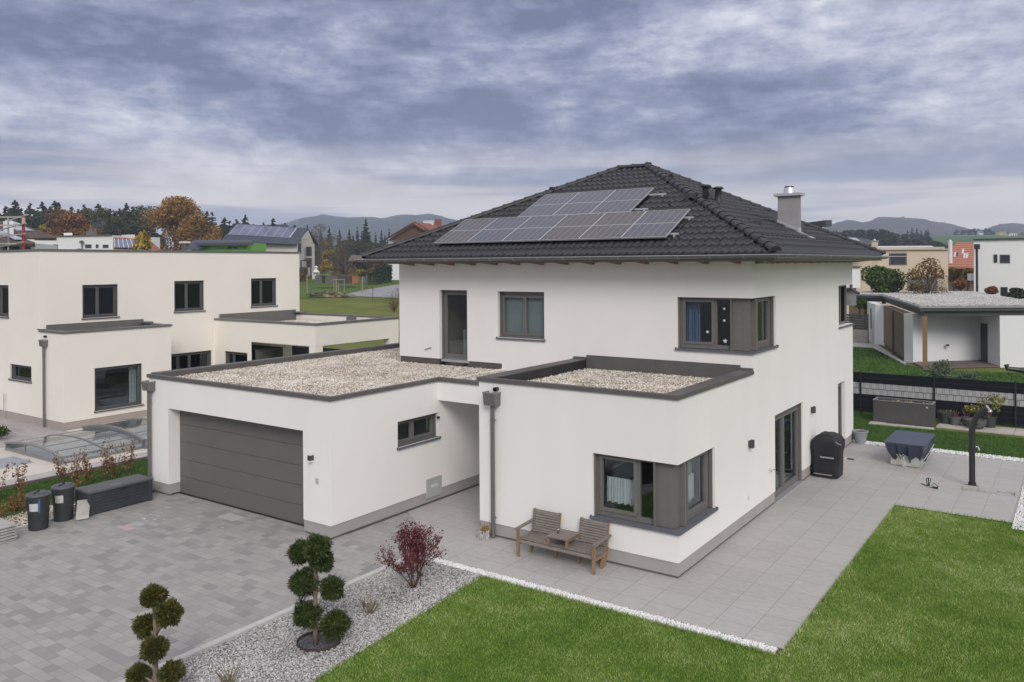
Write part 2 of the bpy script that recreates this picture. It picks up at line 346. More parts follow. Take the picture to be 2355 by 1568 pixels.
# ================================================================ HOUSE
def wall(mb, fr, L0, L1, z0, z1, ops=(), th=.2, c0=0, c1=0, mi=0):
    O, T, Nn = fr
    P = lambda a, d, z: (O[0]+T[0]*a+Nn[0]*d, O[1]+T[1]*a+Nn[1]*d, z)
    A = sorted({L0, L1, *[o[0] for o in ops], *[o[1] for o in ops]}); Zs = sorted({z0, z1, *[o[2] for o in ops], *[o[3] for o in ops]})
    for i in range(len(A)-1):
        for j in range(len(Zs)-1):
            a, b, c, d = A[i], A[i+1], Zs[j], Zs[j+1]
            if any(o[0] <= a+1e-6 and b <= o[1]+1e-6 and o[2] <= c+1e-6 and d <= o[3]+1e-6 for o in ops): continue
            mb.add([P(a, 0, c), P(b, 0, c), P(b, 0, d), P(a, 0, d)], [(0, 1, 2, 3)], mi)
    for (a, b, c, d) in [o[:4] for o in ops]:
        e0, e1 = a + (c0 if abs(a-L0) < 1e-6 else 0), b - (c1 if abs(b-L1) < 1e-6 else 0)
        if abs(a-L0) > 1e-6: mb.add([P(a, 0, c), P(a, -th, c), P(a, -th, d), P(a, 0, d)], [(0, 1, 2, 3)], mi)
        if abs(b-L1) > 1e-6: mb.add([P(b, 0, c), P(b, -th, c), P(b, -th, d), P(b, 0, d)], [(3, 2, 1, 0)], mi)
        if abs(c-z0) > 1e-6: mb.add([P(e0, 0, c), P(e1, 0, c), P(e1, -th, c), P(e0, -th, c)], [(0, 1, 2, 3)], mi)
        if abs(d-z1) > 1e-6: mb.add([P(e0, 0, d), P(e1, 0, d), P(e1, -th, d), P(e0, -th, d)], [(3, 2, 1, 0)], mi)
def window(parent, fr, a0, a1, z0, z1, setb=.17, split=None, fw=.07, sw=.055, sill=True, frame=FRAME, glass=GLASS, room=1.6, sillm=SILL, bar_top=.0, rails=True, name='window', roomm=DARKIN, label=None, inner=None):
    """frame and sashes as one mesh; pane, sill, room (and curtain) as its pieces"""
    mb = MB(); d0, d1 = -setb-.07, -setb
    zt = z1-bar_top
    if bar_top: mb.fbox(fr, a0, a1, d0, d1, zt, z1)
    mb.fbox(fr, a0, a1, d0, d1, z0, z0+fw); mb.fbox(fr, a0, a1, d0, d1, zt-fw, zt-.001)
    mb.fbox(fr, a0, a0+fw, d0, d1, z0+fw, zt-fw); mb.fbox(fr, a1-fw, a1, d0, d1, z0+fw, zt-fw)
    cuts = [a0+fw] + [a0+(a1-a0)*s for s in (split or [])] + [a1-fw]
    panes = []
    for i in range(len(cuts)-1):
        s0 = cuts[i] + (.004 if i else 0); s1 = cuts[i+1]-(.004 if i < len(cuts)-2 else 0)
        b0, b1, e0, e1 = s0, s1, z0+fw, zt-fw
        mb.fbox(fr, b0, b1, d0+.01, d1+.018, e0, e0+sw); mb.fbox(fr, b0, b1, d0+.01, d1+.018, e1-sw, e1)
        mb.fbox(fr, b0, b0+sw, d0+.01, d1+.018, e0+sw, e1-sw); mb.fbox(fr, b1-sw, b1, d0+.01, d1+.018, e0+sw, e1-sw)
        panes.append((b0+sw-.003, b1-sw+.003, e0+sw-.003, e1-sw+.003))
    if rails:
        for a in (a0+.002, a1-.032): mb.fbox(fr, a, a+.03, d1+.02, d1+.08, z0+.005, z1-.003)
    w = mb.build(name, frame, parent)
    if label: w['label'] = label
    for (b0, b1, e0, e1) in panes:
        MB().fbox(fr, b0, b1, d0+.03, d0+.038, e0, e1).build('pane', glass, w)
    if sill:
        MB().fbox(fr, a0-.035, a1+.035, -.002, .05, z0-.05, z0-.012).fbox(fr, a0+.002, a1-.002, d1, -.002, z0-.03, z0+.008).fbox(fr, a0-.037, a0-.022, -.004, .052, z0-.052, z0+.01).fbox(fr, a1+.022, a1+.037, -.004, .052, z0-.052, z0+.01).build('sill', sillm, w)
    if room:
        rb = MB(); O, T, Nn = fr; P = lambda a, d, z: (O[0]+T[0]*a+Nn[0]*d, O[1]+T[1]*a+Nn[1]*d, z)
        A0, A1, Z0, Z1, D0, D1 = a0-.25, a1+.25, z0-.3, z1+.12, -setb-.09, -setb-room
        rb.add([P(A0, D0, Z0), P(A1, D0, Z0), P(A1, D1, Z0), P(A0, D1, Z0), P(A0, D0, Z1), P(A1, D0, Z1), P(A1, D1, Z1), P(A0, D1, Z1)],
               [(0, 1, 2, 3), (4, 7, 6, 5), (3, 2, 6, 7), (0, 3, 7, 4), (1, 5, 6, 2)])
        rb.build('room', roomm, w)
    return w
def curtain(parent, p0, p1, z0, z1, mat, waves=14, amp=.025, name='curtain', scallop=0):
    p0, p1 = np.array(p0), np.array(p1); n = waves*8; t = np.linspace(0, 1, n+1); d = (p1-p0)/np.linalg.norm(p1-p0); nr = np.array([-d[1], d[0]])
    off = amp*np.sin(t*waves*2*np.pi)+amp*.4*np.sin(t*waves*2.7*np.pi+1)
    xy = p0+(p1-p0)*t[:, None]+nr*off[:, None]
    zb = z0+scallop*np.abs(np.sin(t*waves*np.pi*.5)); V = []
    for k, zz in enumerate((zb, np.full(n+1, z1))): V.append(np.column_stack([xy, zz]))
    V = np.stack(V, 1).reshape(-1, 3)
    return np_mesh(name, V, grid_quads(n+1, 2), mat, parent, smooth=True)
NET = M('net_curtain', (.78, .78, .77), .9, .08, 12); CURB = M('blue_curtain', (.16, .24, .42), .9, .1, 10); CURG = M('grey_blind', (.30, .33, .33), .8, .05, 3, stretch=(1, 1, 30))
CURW = M('pale_curtain', (.5, .52, .5), .9, .1, 10)

H = thing('house', (0, 0, 0), 'white rendered two-storey house with black tiled hip roof, solar panels and attached double garage', 'house')
Yu, Yb, xL, xB = 4.249, 14.305, -11.067, -4.735
xg, xgl, yg, ygb = -7.163, -14.192, -2.169, 7.85
fF = lambda y: ((0, y), (1, 0), (0, -1)); fR = lambda x: ((x, 0), (0, 1), (1, 0)); fL = lambda x: ((x, 0), (0, 1), (-1, 0)); fB = lambda y: ((0, y), (1, 0), (0, 1))
zp, zb, zg = .30, 3.41, 3.05
w = MB()
wall(w, fF(0), xB, 0, zp, zb, [(-1.85, 0, .86, 2.165)], c1=0)
wall(w, fR(0), 0, Yb, zp, zb, [(0, 1.875, .86, 2.165), (5.918, 8.37, zp, 2.182), (12.28, 13.207, zp, 2.182)], c0=.2)
wall(w, fL(xB), 0, Yu, zp, zb)
wall(w, fF(Yu), xL, 0, 3.19, 6.16, [(-9.454, -8.401, 3.19, 5.245), (-7.296, -5.731, 3.935, 5.232), (-1.853, 0, 3.885, 5.165)])
wall(w, fR(0), Yu, Yb, zb, 6.16, [(Yu, 6.044, 3.885, 5.165), (12.44, Yb, 3.96, 5.25)], c0=.2)
wall(w, fL(xL), Yu, Yb, zp, 6.16); wall(w, fB(Yb), xL, 0, zp, 6.16, [(-.62, 0, 3.96, 5.25)], c1=.2)
wall(w, fF(Yu), xg, xB, 0, 3.19)
wall(w, fF(yg), xgl, xg, zp, zg, [(-13.296, -8.057, zp, 2.291)], th=.33)
wall(w, fR(xg), yg, Yu, zp, zg, [(-.04, 1.475, 1.62, 2.235)])
wall(w, fL(xgl), yg, ygb, zp, zg); wall(w, fB(ygb), xgl, xL, zp, zg)
# passage fascia over the way between garage and bay
w.box(xg+.001, 1.466, 2.551, xB-.001, 1.66, zg); w.box(xg+.001, 1.66, 2.551, xB-.001, Yu-.002, 2.62)
w.build('wall', WHITE, H)
p = MB(); ins = .018
def pl(fr, a, b, z1=zp): p.fbox(fr, a, b, -.12, -ins, .045, z1)
pl(fF(0), xB+.12, -.12); pl(fL(xB), ins, Yu)
for a, b in ((ins, 5.918), (8.37, 12.28), (13.207, Yb-ins)): pl(fR(0), a, b)
pl(fF(yg), xgl+.12, -13.296); pl(fF(yg), -8.057, xg-.12); pl(fR(xg), yg+ins, Yu); pl(fL(xgl), yg+ins, ygb-ins); pl(fL(xL), ygb, Yb-ins); pl(fB(Yb), xL, -ins)
for (fr, a) in ((fF(yg), -13.296), (fF(yg), -8.057-.0)):   # returns into the garage door reveal
    s = 1 if a < -10 else -1
    p.fbox(fr, a-s*.1, a, -.33, -.12, .045, zp)
for a in (5.918, 12.28): p.fbox(fR(0), a-.1, a, -.2, -.12, .045, zp)
for a in (8.37, 13.207): p.fbox(fR(0), a, a+.1, -.2, -.12, .045, zp)
p.build('plinth', PLINTH, H)
for fr, a, b in ((fF(0), xB, .0), (fR(0), 0, 5.918), (fR(0), 8.37, 12.28), (fR(0), 13.207, Yb), (fF(yg), xgl, -13.296), (fF(yg), -8.057, xg), (fR(xg), yg, Yu), (fL(xB), 0, Yu)):
    q = MB(); q.fbox(fr, a+.15, b-.03, -.14, -.026, -.02, .044) if fr[1] == (1, 0) else q.fbox(fr, a+.027, b-.027, -.14, -.026, -.02, .044); q.build('base_strip', M('base_strip_dark', (.12, .105, .10), .8, .1, 4), H)
# white coloured wall ends of reveals below plinth top at the doors are part of the plinth returns
# ---- flat roofs: decks, copings, flashings, gravel
d = MB()
d.box(xgl+.05, yg+.05, 2.80, xg-.05, Yu, 2.97); d.box(xgl+.05, Yu, 2.80, xL, ygb-.05, 2.97); d.box(xg-.05, 1.55, 2.80, xB, Yu, 2.97)
d.box(xB+.1, .1, 3.0, -.1, Yu, 3.20)
d.build('roof_deck', M('roof_deck_dark', (.025, .024, .023), .9, .3, 3), H)
c = MB(); zc1, zc0 = 3.125, 3.05
ov, wi = .04, .26
c.box(xgl-ov, yg-ov, zc0-.015, xg+ov, yg-ov+.02, zc1); c.box(xgl-ov, yg-ov+.02, zc1-.02, xg+ov, yg+.09, zc1-.002)
c.box(xgl-ov, yg+.09, zc1-.02, xgl+wi, ygb+ov, zc1+.03); c.box(xgl-ov, yg-ov+.021, zc0-.015, xgl-ov+.02, ygb+ov, zc1-.021); c.box(xgl+wi-.02, yg+.1, 2.97, xgl+wi-.001, ygb-.2, zc1-.021)
c.box(xgl+wi, ygb-wi, zc1-.02, xL, ygb+ov, zc1+.028); c.box(xgl+wi, ygb-wi, 2.97, xL, ygb-wi+.02, zc1-.021)
c.box(xg+ov-.02, yg-ov+.02, zc0-.015, xg+ov, 1.466-ov, zc1-.021); c.box(xg-.09, yg+.09, zc1-.02, xg+ov, 1.466-ov, zc1-.003)
c.box(xg-.09, 1.466-ov, zc0-.015, xB-.001, 1.466-ov+.02, zc1); c.box(xg-.09, 1.466-ov+.02, zc1-.02, xB-.001, 1.6, zc1-.002)
g1 = c.build('garage_coping', COPE, H)
c = MB(); z0, z1 = 3.405, 3.49
c.box(xB-ov, -ov, z0, ov, -ov+.02, z1); c.box(xB-ov, -ov+.02, z1-.02, ov, .10, z1-.001)
c.box(ov-.02, -ov+.02, z0, ov, Yu+.02, z1-.021); c.box(-.29, .10, z1-.02, ov, Yu-.02, z1+.001)
c.box(xB-ov, -ov+.02, z0, xB-ov+.02, Yu-.002, z1-.021); c.box(xB-ov, .10, z1-.02, xB+.33, Yu-.002, z1+.001)
c.box(xB+.31, .10, 3.20, xB+.329, Yu-.03, z1-.021, 1); c.box(-.29, .12, 3.20, -.271, Yu-.03, z1-.021); c.box(xB+.33, .08, 3.2, -.29, .099, z1-.021)
for yy in (1.6, 3.0): c.box(-.292, yy, z1+.001, ov+.003, yy+.012, z1+.012)
for xx in (-3.9, -1.6): c.box(xx, -ov-.003, z0, xx+.012, .10, z1+.008)
c.box(xB-.04, Yu-.09, z1+.002, xB+.35, Yu-.003, z1+.055); c.box(-.30, Yu-.09, z1+.002, .03, Yu-.003, z1+.055)
c.build('bay_coping', [COPE, BLACK], H)
c = MB()
c.box(xB+.33, Yu-.025, 3.2, -.272, Yu-.006, 3.60); c.box(-2.42, Yu-.032, 3.2, -2.40, Yu-.025, 3.6)
c.build('bay_flashing', COPE, H)
c = MB()
c.box(xL+.025, Yu+.02, 2.97, -9.454, Yu+.06, 3.185); c.box(-8.401, Yu+.02, 2.97, xB, Yu+.06, 3.185); c.box(-9.475, Yu+.02, 2.97, -9.456, Yu+.2, 3.185)
c.box(xL+.025, Yu+.06, 2.97, xL+.06, ygb-.26, 3.185)
c.build('wall_flashing', M('flashing_brown', (.10, .085, .075), .5, .1, 4), H)
def gravel_roof(polyfn, box, z, sp, size, name='roof_gravel'):
    P = scatter(*box, sp, polyfn); P3 = np.column_stack([P, rng.uniform(-.015, .02, len(P))])
    o = stones(name, P3, size, z, GRAVEL_ROOF, parent=H); o['kind'] = 'stuff'; return o
gar = in_poly([(xgl+.25, yg+.08), (xg-.08, yg+.08), (xg-.08, 1.58), (xB-.03, 1.58), (xB-.03, Yu+.0), (xL, Yu), (xL, ygb-.26), (xgl+.25, ygb-.26)])
gravel_roof(gar, (xgl, yg, xB, ygb), 2.995, .044, .062)
MB().prism([(xgl+.25, yg+.08), (xg-.085, yg+.08), (xg-.085, 1.59), (xB-.03, 1.59), (xB-.03, Yu-.01), (xL, Yu-.01), (xL, ygb-.26), (xgl+.25, ygb-.26)], 2.971, 2.99).build('gravel_bed_layer', M('gravel_under', (.26, .22, .18), .9, .3, 20), H)
gravel_roof(in_poly([(xB+.33, .1), (-.29, .1), (-.29, Yu-.03), (xB+.33, Yu-.03)]), (xB, 0, 0, Yu), 3.235, .044, .062)
MB().box(xB+.33, .1, 3.201, -.29, Yu-.03, 3.228).build('gravel_bed_layer', MATS['gravel_under'], H)
# ---- windows and doors
w1 = window(H, fF(Yu), -7.296, -5.731, 3.935, 5.232, split=[.52], bar_top=.05)
MB().box(-7.2, Yu+.27, 4.0, -5.83, Yu+.28, 5.2).build('blind', CURG, w1)
dr = window(H, fF(Yu), -9.454, -8.401, 3.19, 5.245, setb=.19, sill=False, room=2.6, name='roof_door', roomm=ROOMW, fw=.09)
MB().box(-9.40, Yu-.0, 3.12, -8.34, Yu+.33, 3.189).build('threshold', ALU, dr)
wf = MB(); yy = Yu+1.0
wf.box(-9.35, yy, 3.05, -8.3, yy+.6, 4.0); wf.build('washing_machine', M('appliance_white', (.42, .44, .46), .35, .05, 3), dr)
wf2 = MB(); wf2.tube([(-8.95, yy-.002, 3.55), (-8.95, yy-.03, 3.55)], .2, 24); wf2.build('machine_door', M('machine_glass', (.03, .03, .035), .15, .1, 3), dr)
MB().box(-9.55, yy+.55, 4.25, -8.2, yy+.62, 5.1).build('cupboard', M('cupboard_wood', (.16, .09, .055), .6, .3, 3), dr)
wg = window(H, fR(xg), -.04, 1.475, 1.62, 2.235, split=[.45], fw=.06, sw=.055)
# garage door: sectional leaf with five panels
g = MB(); a0, a1, zz = -13.296, -8.057, [0.02, .46, .92, 1.38, 1.84, 2.291]
for i in range(5):
    g.fbox(fF(yg), a0+.002, a1-.002, -.40, -.335, zz[i]+.006, zz[i+1]-.006)
    g.fbox(fF(yg), a0+.002, a1-.002, -.42, -.350, zz[i]-.006, zz[i]+.006)
gd = g.build('garage_door', M('garage_door_grey', (.135, .127, .116), .55, .04, 2, bump=.4, bs=300), H)
MB().fbox(fF(yg), a0, a1, -.45, -.30, -.01, .018).build('door_seal', BLACK, gd)
# corner windows (two storeys): a wide corner post of bent sheet with frames either side
def corner_window(y0, z0, z1, lenF, lenR, splitx, lbl, glasses):
    fr1, fr2 = fF(y0), fR(0); s = .13; a1 = -s
    mb = MB(); d0, d1 = -s-.07, -s; fw, sw = .075, .05
    # front face, from x=-lenF to the post
    xp0, xp1 = -.50, -s+.0; ze = z1; zz0 = z0
    mb.fbox(fr1, -lenF, xp0, d0, d1, zz0, zz0+.10); mb.fbox(fr1, -lenF, xp0, d0, d1, ze-.06, ze-.001)
    mb.fbox(fr1, -lenF, -lenF+.10, d0, d1, zz0+.10, ze-.06); mb.fbox(fr1, splitx, splitx+.07, d0, d1, zz0+.10, ze-.06)
    mb.fbox(fr1, xp0-.02, xp0, d0, d1, zz0+.10, ze-.06)
    panes = [(fr1, -lenF+.10, splitx), (fr1, splitx+.07, xp0-.02)]
    # opening sash of the left light
    A, B = -lenF+.10, splitx
    for (u0, u1, v0, v1) in ((A, B, zz0+.10, zz0+.16), (A, B, ze-.11, ze-.06), (A, A+.06, zz0+.16, ze-.11), (B-.06, B+.03, zz0+.16, ze-.11)): mb.fbox(fr1, u0, u1, d0+.01, d1+.02, v0, v1)
    # corner post
    mb.box(xp0, y0+s-.004, zz0, -s+.004, y0+s+.10, ze-.001); mb.box(-s-.1, y0+s+.10, zz0, -s+.004, y0+.36, ze-.001)
    mb.box(-.24, y0+s-.012, zz0, -s+.012, y0+s-.0045, ze-.001)
    mb.box(xp0-.035, y0+.05, zz0-.01, xp0, y0+s-.004, ze-.001)                      # blind guide rail
    mb.box(-.10, y0+.40, zz0-.01, -.02, y0+.43, ze-.001); mb.box(-s, y0+.36, zz0, -.02, y0+.40, ze-.001)
    ys = y0+.43; ye = lenR
    mb.fbox(fr2, ys, ye, d0, d1, zz0, zz0+.10); mb.fbox(fr2, ys, ye, d0, d1, ze-.06, ze-.001)
    mb.fbox(fr2, ys, ys+.07, d0, d1, zz0+.10, ze-.06); mb.fbox(fr2, ye-.16, ye, d0, d1, zz0+.10, ze-.06)
    A, B = ys+.26, ye-.16
    mb.fbox(fr2, ys+.07, A, d0-.0, d1-.03, zz0+.10, ze-.06)
    for (u0, u1, v0, v1) in ((A, B, zz0+.10, zz0+.16), (A, B, ze-.11, ze-.06), (A, A+.06, zz0+.16, ze-.11), (B-.06, B, zz0+.16, ze-.11)): mb.fbox(fr2, u0, u1, d0+.01, d1+.02, v0, v1)
    panes.append((fr2, A, B))
    mb.fbox(fr1, -lenF+.002, -lenF+.035, d1+.01, d1+.08, zz0, ze-.002); mb.fbox(fr2, ye-.035, ye-.002, d1+.01, d1+.08, zz0, ze-.002)
    wd = mb.build('corner_window', FRAME, H); wd['label'] = lbl
    for fr, A, B in panes: MB().fbox(fr, A+.02, B-.02, d0+.03, d0+.038, zz0+.11, ze-.07).build('pane', glasses, wd)
    sl_ = MB(); e = .055
    sl_.box(-lenF-.035, y0-e, z0-.055, e, y0+.0, z0-.02); sl_.box(0, y0+.0, z0-.055, e, lenR+.035, z0-.02)
    sl_.box(-lenF+.002, y0+.0, z0-.04, -.002, y0+s+.02, z0-.01); sl_.box(-s-.02, y0+s+.02, z0-.04, -.002, lenR-.002, z0-.01)
    sl_.box(-lenF-.04, y0-e-.003, z0-.058, -lenF-.02, y0-.003, z0+.012); sl_.box(.003, lenR+.02, z0-.058, e+.003, lenR+.04, z0+.012)
    sl_.build('sill', SILL, wd)
    return wd
GLASSR = glass_mat('window_glass_reflective', (.85, .89, .90), 2.4)
cw1 = corner_window(0, .90, 2.165, 1.85, 1.875, -.93, 'ground-floor corner window beside the bench', GLASSR)
cw2 = corner_window(Yu, 3.925, 5.165, 1.853, 6.044, -.96, 'upper corner window over the small gravel roof', GLASSR)
def room_box(x0, y0, z0, x1, y1, z1, par, m=DARKIN):
    o = MB(); o.add([(x0,y0,z0),(x1,y0,z0),(x1,y1,z0),(x0,y1,z0),(x0,y0,z1),(x1,y0,z1),(x1,y1,z1),(x0,y1,z1)], [(0,1,2,3),(4,7,6,5),(0,3,7,4),(3,2,6,7)]); return o.build('room', m, par)
room_box(-2.6, .26, .4, -.25, 3.4, 2.4, cw1); room_box(-2.6, Yu+.26, 3.5, -.25, 7.8, 5.4, cw2)
curtain(cw1, (-1.70, .32), (-.93, .32), 1.12, 1.65, NET, 11, .025, scallop=.03)
curtain(cw1, (-.34, .72), (-.34, 1.55), 1.12, 1.65, NET, 9, .02, scallop=.03); curtain(cw1, (-.45, 1.4), (-.45, 1.7), 1.0, 2.1, CURW, 3, .02)
curtain(cw2, (-1.74, Yu+.34), (-1.42, Yu+.40), 3.9, 5.15, CURB, 4, .03); curtain(cw2, (-.42, Yu+.75), (-.42, Yu+1.15), 3.9, 5.15, CURW, 3, .02)
st_ = MB()                                                     # white paper shapes stuck on the panes
for (x, z, s_) in ((-1.14, 4.33, .05), (-1.00, 4.62, .042), (-.72, 4.9, .042), (-.72, 4.62, .042), (-.70, 4.13, .065)):
    pts = [(x+s_*rr*math.cos(k*math.pi/5+.3), Yu+.158, z+s_*rr*math.sin(k*math.pi/5+.3)) for k, rr in enumerate((1, .45, .9, .4, 1.1, .5, .8, .5, 1, .4))]
    MB().poly(pts).build('paper_shape', M('paper_white', (.7, .75, .78), .9, .02), cw2)
# patio doors on the right-hand side
pd = window(H, fR(0), 5.918, 8.37, .03, 2.182, setb=.12, split=[.42], sill=False, room=2.2, name='patio_door', fw=.09, sw=.07, bar_top=.04)
curtain(pd, (-.45, 6.9), (-.45, 7.35), .1, 2.15, CURW, 4, .03)
MB().fbox(fR(0), 5.93, 8.36, -.12, .02, .0, .028).build('threshold', ALU, pd)
pd2 = window(H, fR(0), 12.28, 13.207, .03, 2.182, setb=.11, sill=False, room=1.5, name='side_door', fw=.09, sw=.07, rails=False)
# rear corner window upstairs
rw = MB(); z0, z1 = 3.96, 5.25
rw.fbox(fR(0), 12.44, Yb-.14, -.23, -.16, z0, z0+.08); rw.fbox(fR(0), 12.44, Yb-.14, -.23, -.16, z1-.06, z1-.001)
for a, b in ((12.44, 12.52), (13.30, 13.38), (Yb-.22, Yb-.14)): rw.fbox(fR(0), a, b, -.23, -.155, z0+.08, z1-.06)
rw.fbox(fB(Yb), -.62, -.16, -.23, -.16, z0, z0+.08); rw.fbox(fB(Yb), -.62, -.16, -.23, -.16, z1-.06, z1-.001); rw.fbox(fB(Yb), -.24, -.16, -.23, -.155, z0+.08, z1-.06); rw.fbox(fB(Yb), -.62, -.54, -.23, -.16, z0+.08, z1-.06)
rwo = rw.build('corner_window', FRAME, H); rwo['label'] = 'upper corner window at the far end of the side wall'
MB().fbox(fR(0), 12.5, Yb-.2, -.205, -.2, z0+.07, z1-.05).build('pane', GLASSD, rwo)
MB().fbox(fB(Yb), -.56, -.2, -.205, -.2, z0+.07, z1-.05).build('pane', GLASSD, rwo)
MB().box(-.001, 12.40, z0-.05, .055, Yb+.055, z0-.015).box(-.155, 12.44, z0-.03, -.001, Yb-.001, z0-.003).box(-.66, Yb, z0-.05, -.001, Yb+.055, z0-.015).build('sill', SILL, rwo)
# ---- hip roof
oh = .80; ze, sl_m = 6.22, .49
ex0, ex1, ey0, ey1 = xL-oh, oh, Yu-oh, Yb+oh
def slope(E0, av, bv, Len, name, run, rows=18, per=.185, spp=7):
    E0 = np.array(E0); av = np.array(av); bv = np.array(bv); n = int(Len/per*spp); xs = np.linspace(0, Len, n+1); dr_ = run/rows
    prof = .045*(.5+.5*np.cos(xs/per*2*np.pi))**1.1 - .006*np.cos(xs/per*np.pi)
    V = []
    for i in range(rows):
        for r_, zo in ((i*dr_-.012, .026), (i*dr_+dr_*.12, .024), ((i+1)*dr_, .002)):
            rr = max(r_, -.03); x = np.clip(xs, min(rr, Len/2), max(Len-rr, Len/2)); z = ze+sl_m*rr+zo+prof
            V.append(np.column_stack([E0[0]+av[0]*x+bv[0]*rr, E0[1]+av[1]*x+bv[1]*rr, z]))
    # lip below the lowest course
    x = np.clip(xs, 0, Len); low = np.column_stack([E0[0]+av[0]*x-bv[0]*.02, E0[1]+av[1]*x-bv[1]*.02, ze-.02+prof*.6]); V = [low]+V
    V = np.stack(V, 1); m_ = V.shape[1]
    return np_mesh(name, V.reshape(-1, 3), grid_quads(n+1, m_), TILE, H, smooth=False)
run = (ey1-ey0)/2; LX, LY = ex1-ex0, ey1-ey0
rf = slope((ex0, ey0), (1, 0), (0, 1), LX, 'roof', run)
slope((ex1, ey0), (0, 1), (-1, 0), LY, 'roof', run); slope((ex1, ey1), (-1, 0), (0, -1), LX, 'roof', run, spp=4); slope((ex0, ey1), (0, -1), (1, 0), LY, 'roof', run, spp=4)
def ridge_caps(p, q, name, n=None, r=.125, step=.36):
    p, q = Vector(p), Vector(q); Ln = (q-p).length; n = n or int(Ln/step); d = (q-p).normalized(); a = d.cross(Vector((0, 0, 1))).normalized(); u_ = a.cross(d); mb = MB()
    for i in range(n):
        s0 = p+d*(Ln*i/n-.03); s1 = p+d*(Ln*(i+1)/n); rr = ((s0, r*1.10), (s0+d*.05, r*1.12), (s0+d*.06, r*1.0), (s1, r*.88)); b = len(mb.v)
        for c_, rad in rr:
            for k in range(9):
                t = math.pi*(k/8)*1.0; mb.v.append(tuple(c_ + a*math.cos(t)*rad + u_*(math.sin(t)*rad*.85-.02)))
        for j in range(3):
            for k in range(8): mb.f.append((b+j*9+k, b+j*9+k+1, b+(j+1)*9+k+1, b+(j+1)*9+k)); mb.m.append(0)
        mb.f.append(tuple(b+k for k in range(9))); mb.m.append(0)
    return mb.build(name, RIDGE, H)
zr = ze+sl_m*run+.03; yr = (ey0+ey1)/2; RL, RR_ = (ex0+run, yr, zr), (ex1-run, yr, zr)
for cx, cy_, top in ((ex0, ey0, RL), (ex1, ey0, RR_), (ex1, ey1, RR_), (ex0, ey1, RL)): ridge_caps((cx, cy_, ze+.06), top, 'hip_caps')
ridge_caps(RL, RR_, 'ridge_caps')
MB().tube([(RR_[0]-.05, yr, zr+.03), (RR_[0]+.10, yr, zr-.0)], .10, 10).build('ridge_end', RIDGE, H)
# soffit, fascia, gutter, rafters
s = MB(); a, b, c_, d_ = ex0+.06, ex1-.06, ey0+.06, ey1-.06
s.box(a, c_, 6.10, b, Yu, 6.15); s.box(a, Yb, 6.10, b, d_, 6.15); s.box(a, Yu, 6.10, xL, Yb, 6.15); s.box(0, Yu, 6.10, b, Yb, 6.15); s.build('soffit', SOFFIT, H)
s = MB(); e = .03
s.box(ex0+e, ey0+e, 6.03, ex1-e, ey0+e+.02, 6.235); s.box(ex0+e, ey1-e-.02, 6.03, ex1-e, ey1-e, 6.235); s.box(ex1-e-.02, ey0+e+.02, 6.03, ex1-e, ey1-e-.02, 6.235); s.box(ex0+e, ey0+e+.02, 6.03, ex0+e+.02, ey1-e-.02, 6.235)
s.build('fascia', PIPE, H)
gt = MB(); gr = .075
prof = [(math.cos(t)*gr, -math.sin(t)*gr) for t in np.linspace(0, math.pi, 9)]
prof = [(gr+.012, .004)]+prof
def gutter_run(c0, c1, c2, c3):
    cs = [c0, c1, c2, c3]; k = len(prof); b = len(gt.v)
    for (cx, cy_) in cs:
        sx = -1 if cx < -5 else 1; sy = -1 if cy_ < 9 else 1
        for (o_, z_) in prof: gt.v.append((cx+sx*(gr+o_), cy_+sy*(gr+o_), 6.165+z_))
    for i in range(4):
        j = (i+1) % 4
        for m_ in range(k-1): gt.f.append((b+i*k+m_, b+j*k+m_, b+j*k+m_+1, b+i*k+m_+1)); gt.m.append(0)
gutter_run((ex0, ey0), (ex1, ey0), (ex1, ey1), (ex0, ey1))
gu = gt.build('gutter', M('gutter_metal', (.20, .20, .205), .35, .06, 4, metal=.45), H)
lip = MB()
gq = 2*gr+.012
for p_, q_ in (((ex0-gq, ey0-gq, 6.17), (ex1+gq, ey0-gq, 6.17)), ((ex1+gq, ey0-gq, 6.17), (ex1+gq, ey1+gq, 6.17)), ((ex1+gq, ey1+gq, 6.17), (ex0-gq, ey1+gq, 6.17)), ((ex0-gq, ey1+gq, 6.17), (ex0-gq, ey0-gq, 6.17))): lip.tube([p_, q_], .011, 6)
for k in range(17):
    x = ex0+.3+k*.78; lip.tube([(x, ey0-gq+.002, 6.17), (x, ey0-gq+.012, 6.13), (x, ey0-gq+.05, 6.10), (x, ey0-.05, 6.085)], .009, 5)
for k in range(15):
    y = ey0+.3+k*.78; lip.tube([(ex1+gq-.002, y, 6.17), (ex1+gq-.012, y, 6.13), (ex1+gq-.05, y, 6.10), (ex1+.05, y, 6.085)], .009, 5)
lip.build('gutter_bead', M('gutter_bead_metal', (.42, .42, .43), .35, .05, 4, metal=.5), gu)
for k in range(15):
    x = -10.47+k*.782; m_ = MB(); m_.add([(x-.05, Yu+.01, 5.97), (x+.05, Yu+.01, 5.97), (x+.05, ey0+.12, 6.035), (x-.05, ey0+.12, 6.035), (x-.05, Yu+.01, 6.099), (x+.05, Yu+.01, 6.099), (x+.05, ey0+.06, 6.099), (x-.05, ey0+.06, 6.099)],
        [(0,3,2,1),(4,5,6,7),(0,1,5,4),(1,2,6,5),(2,3,7,6),(3,0,4,7)]); m_.build('rafter', WOOD, H)
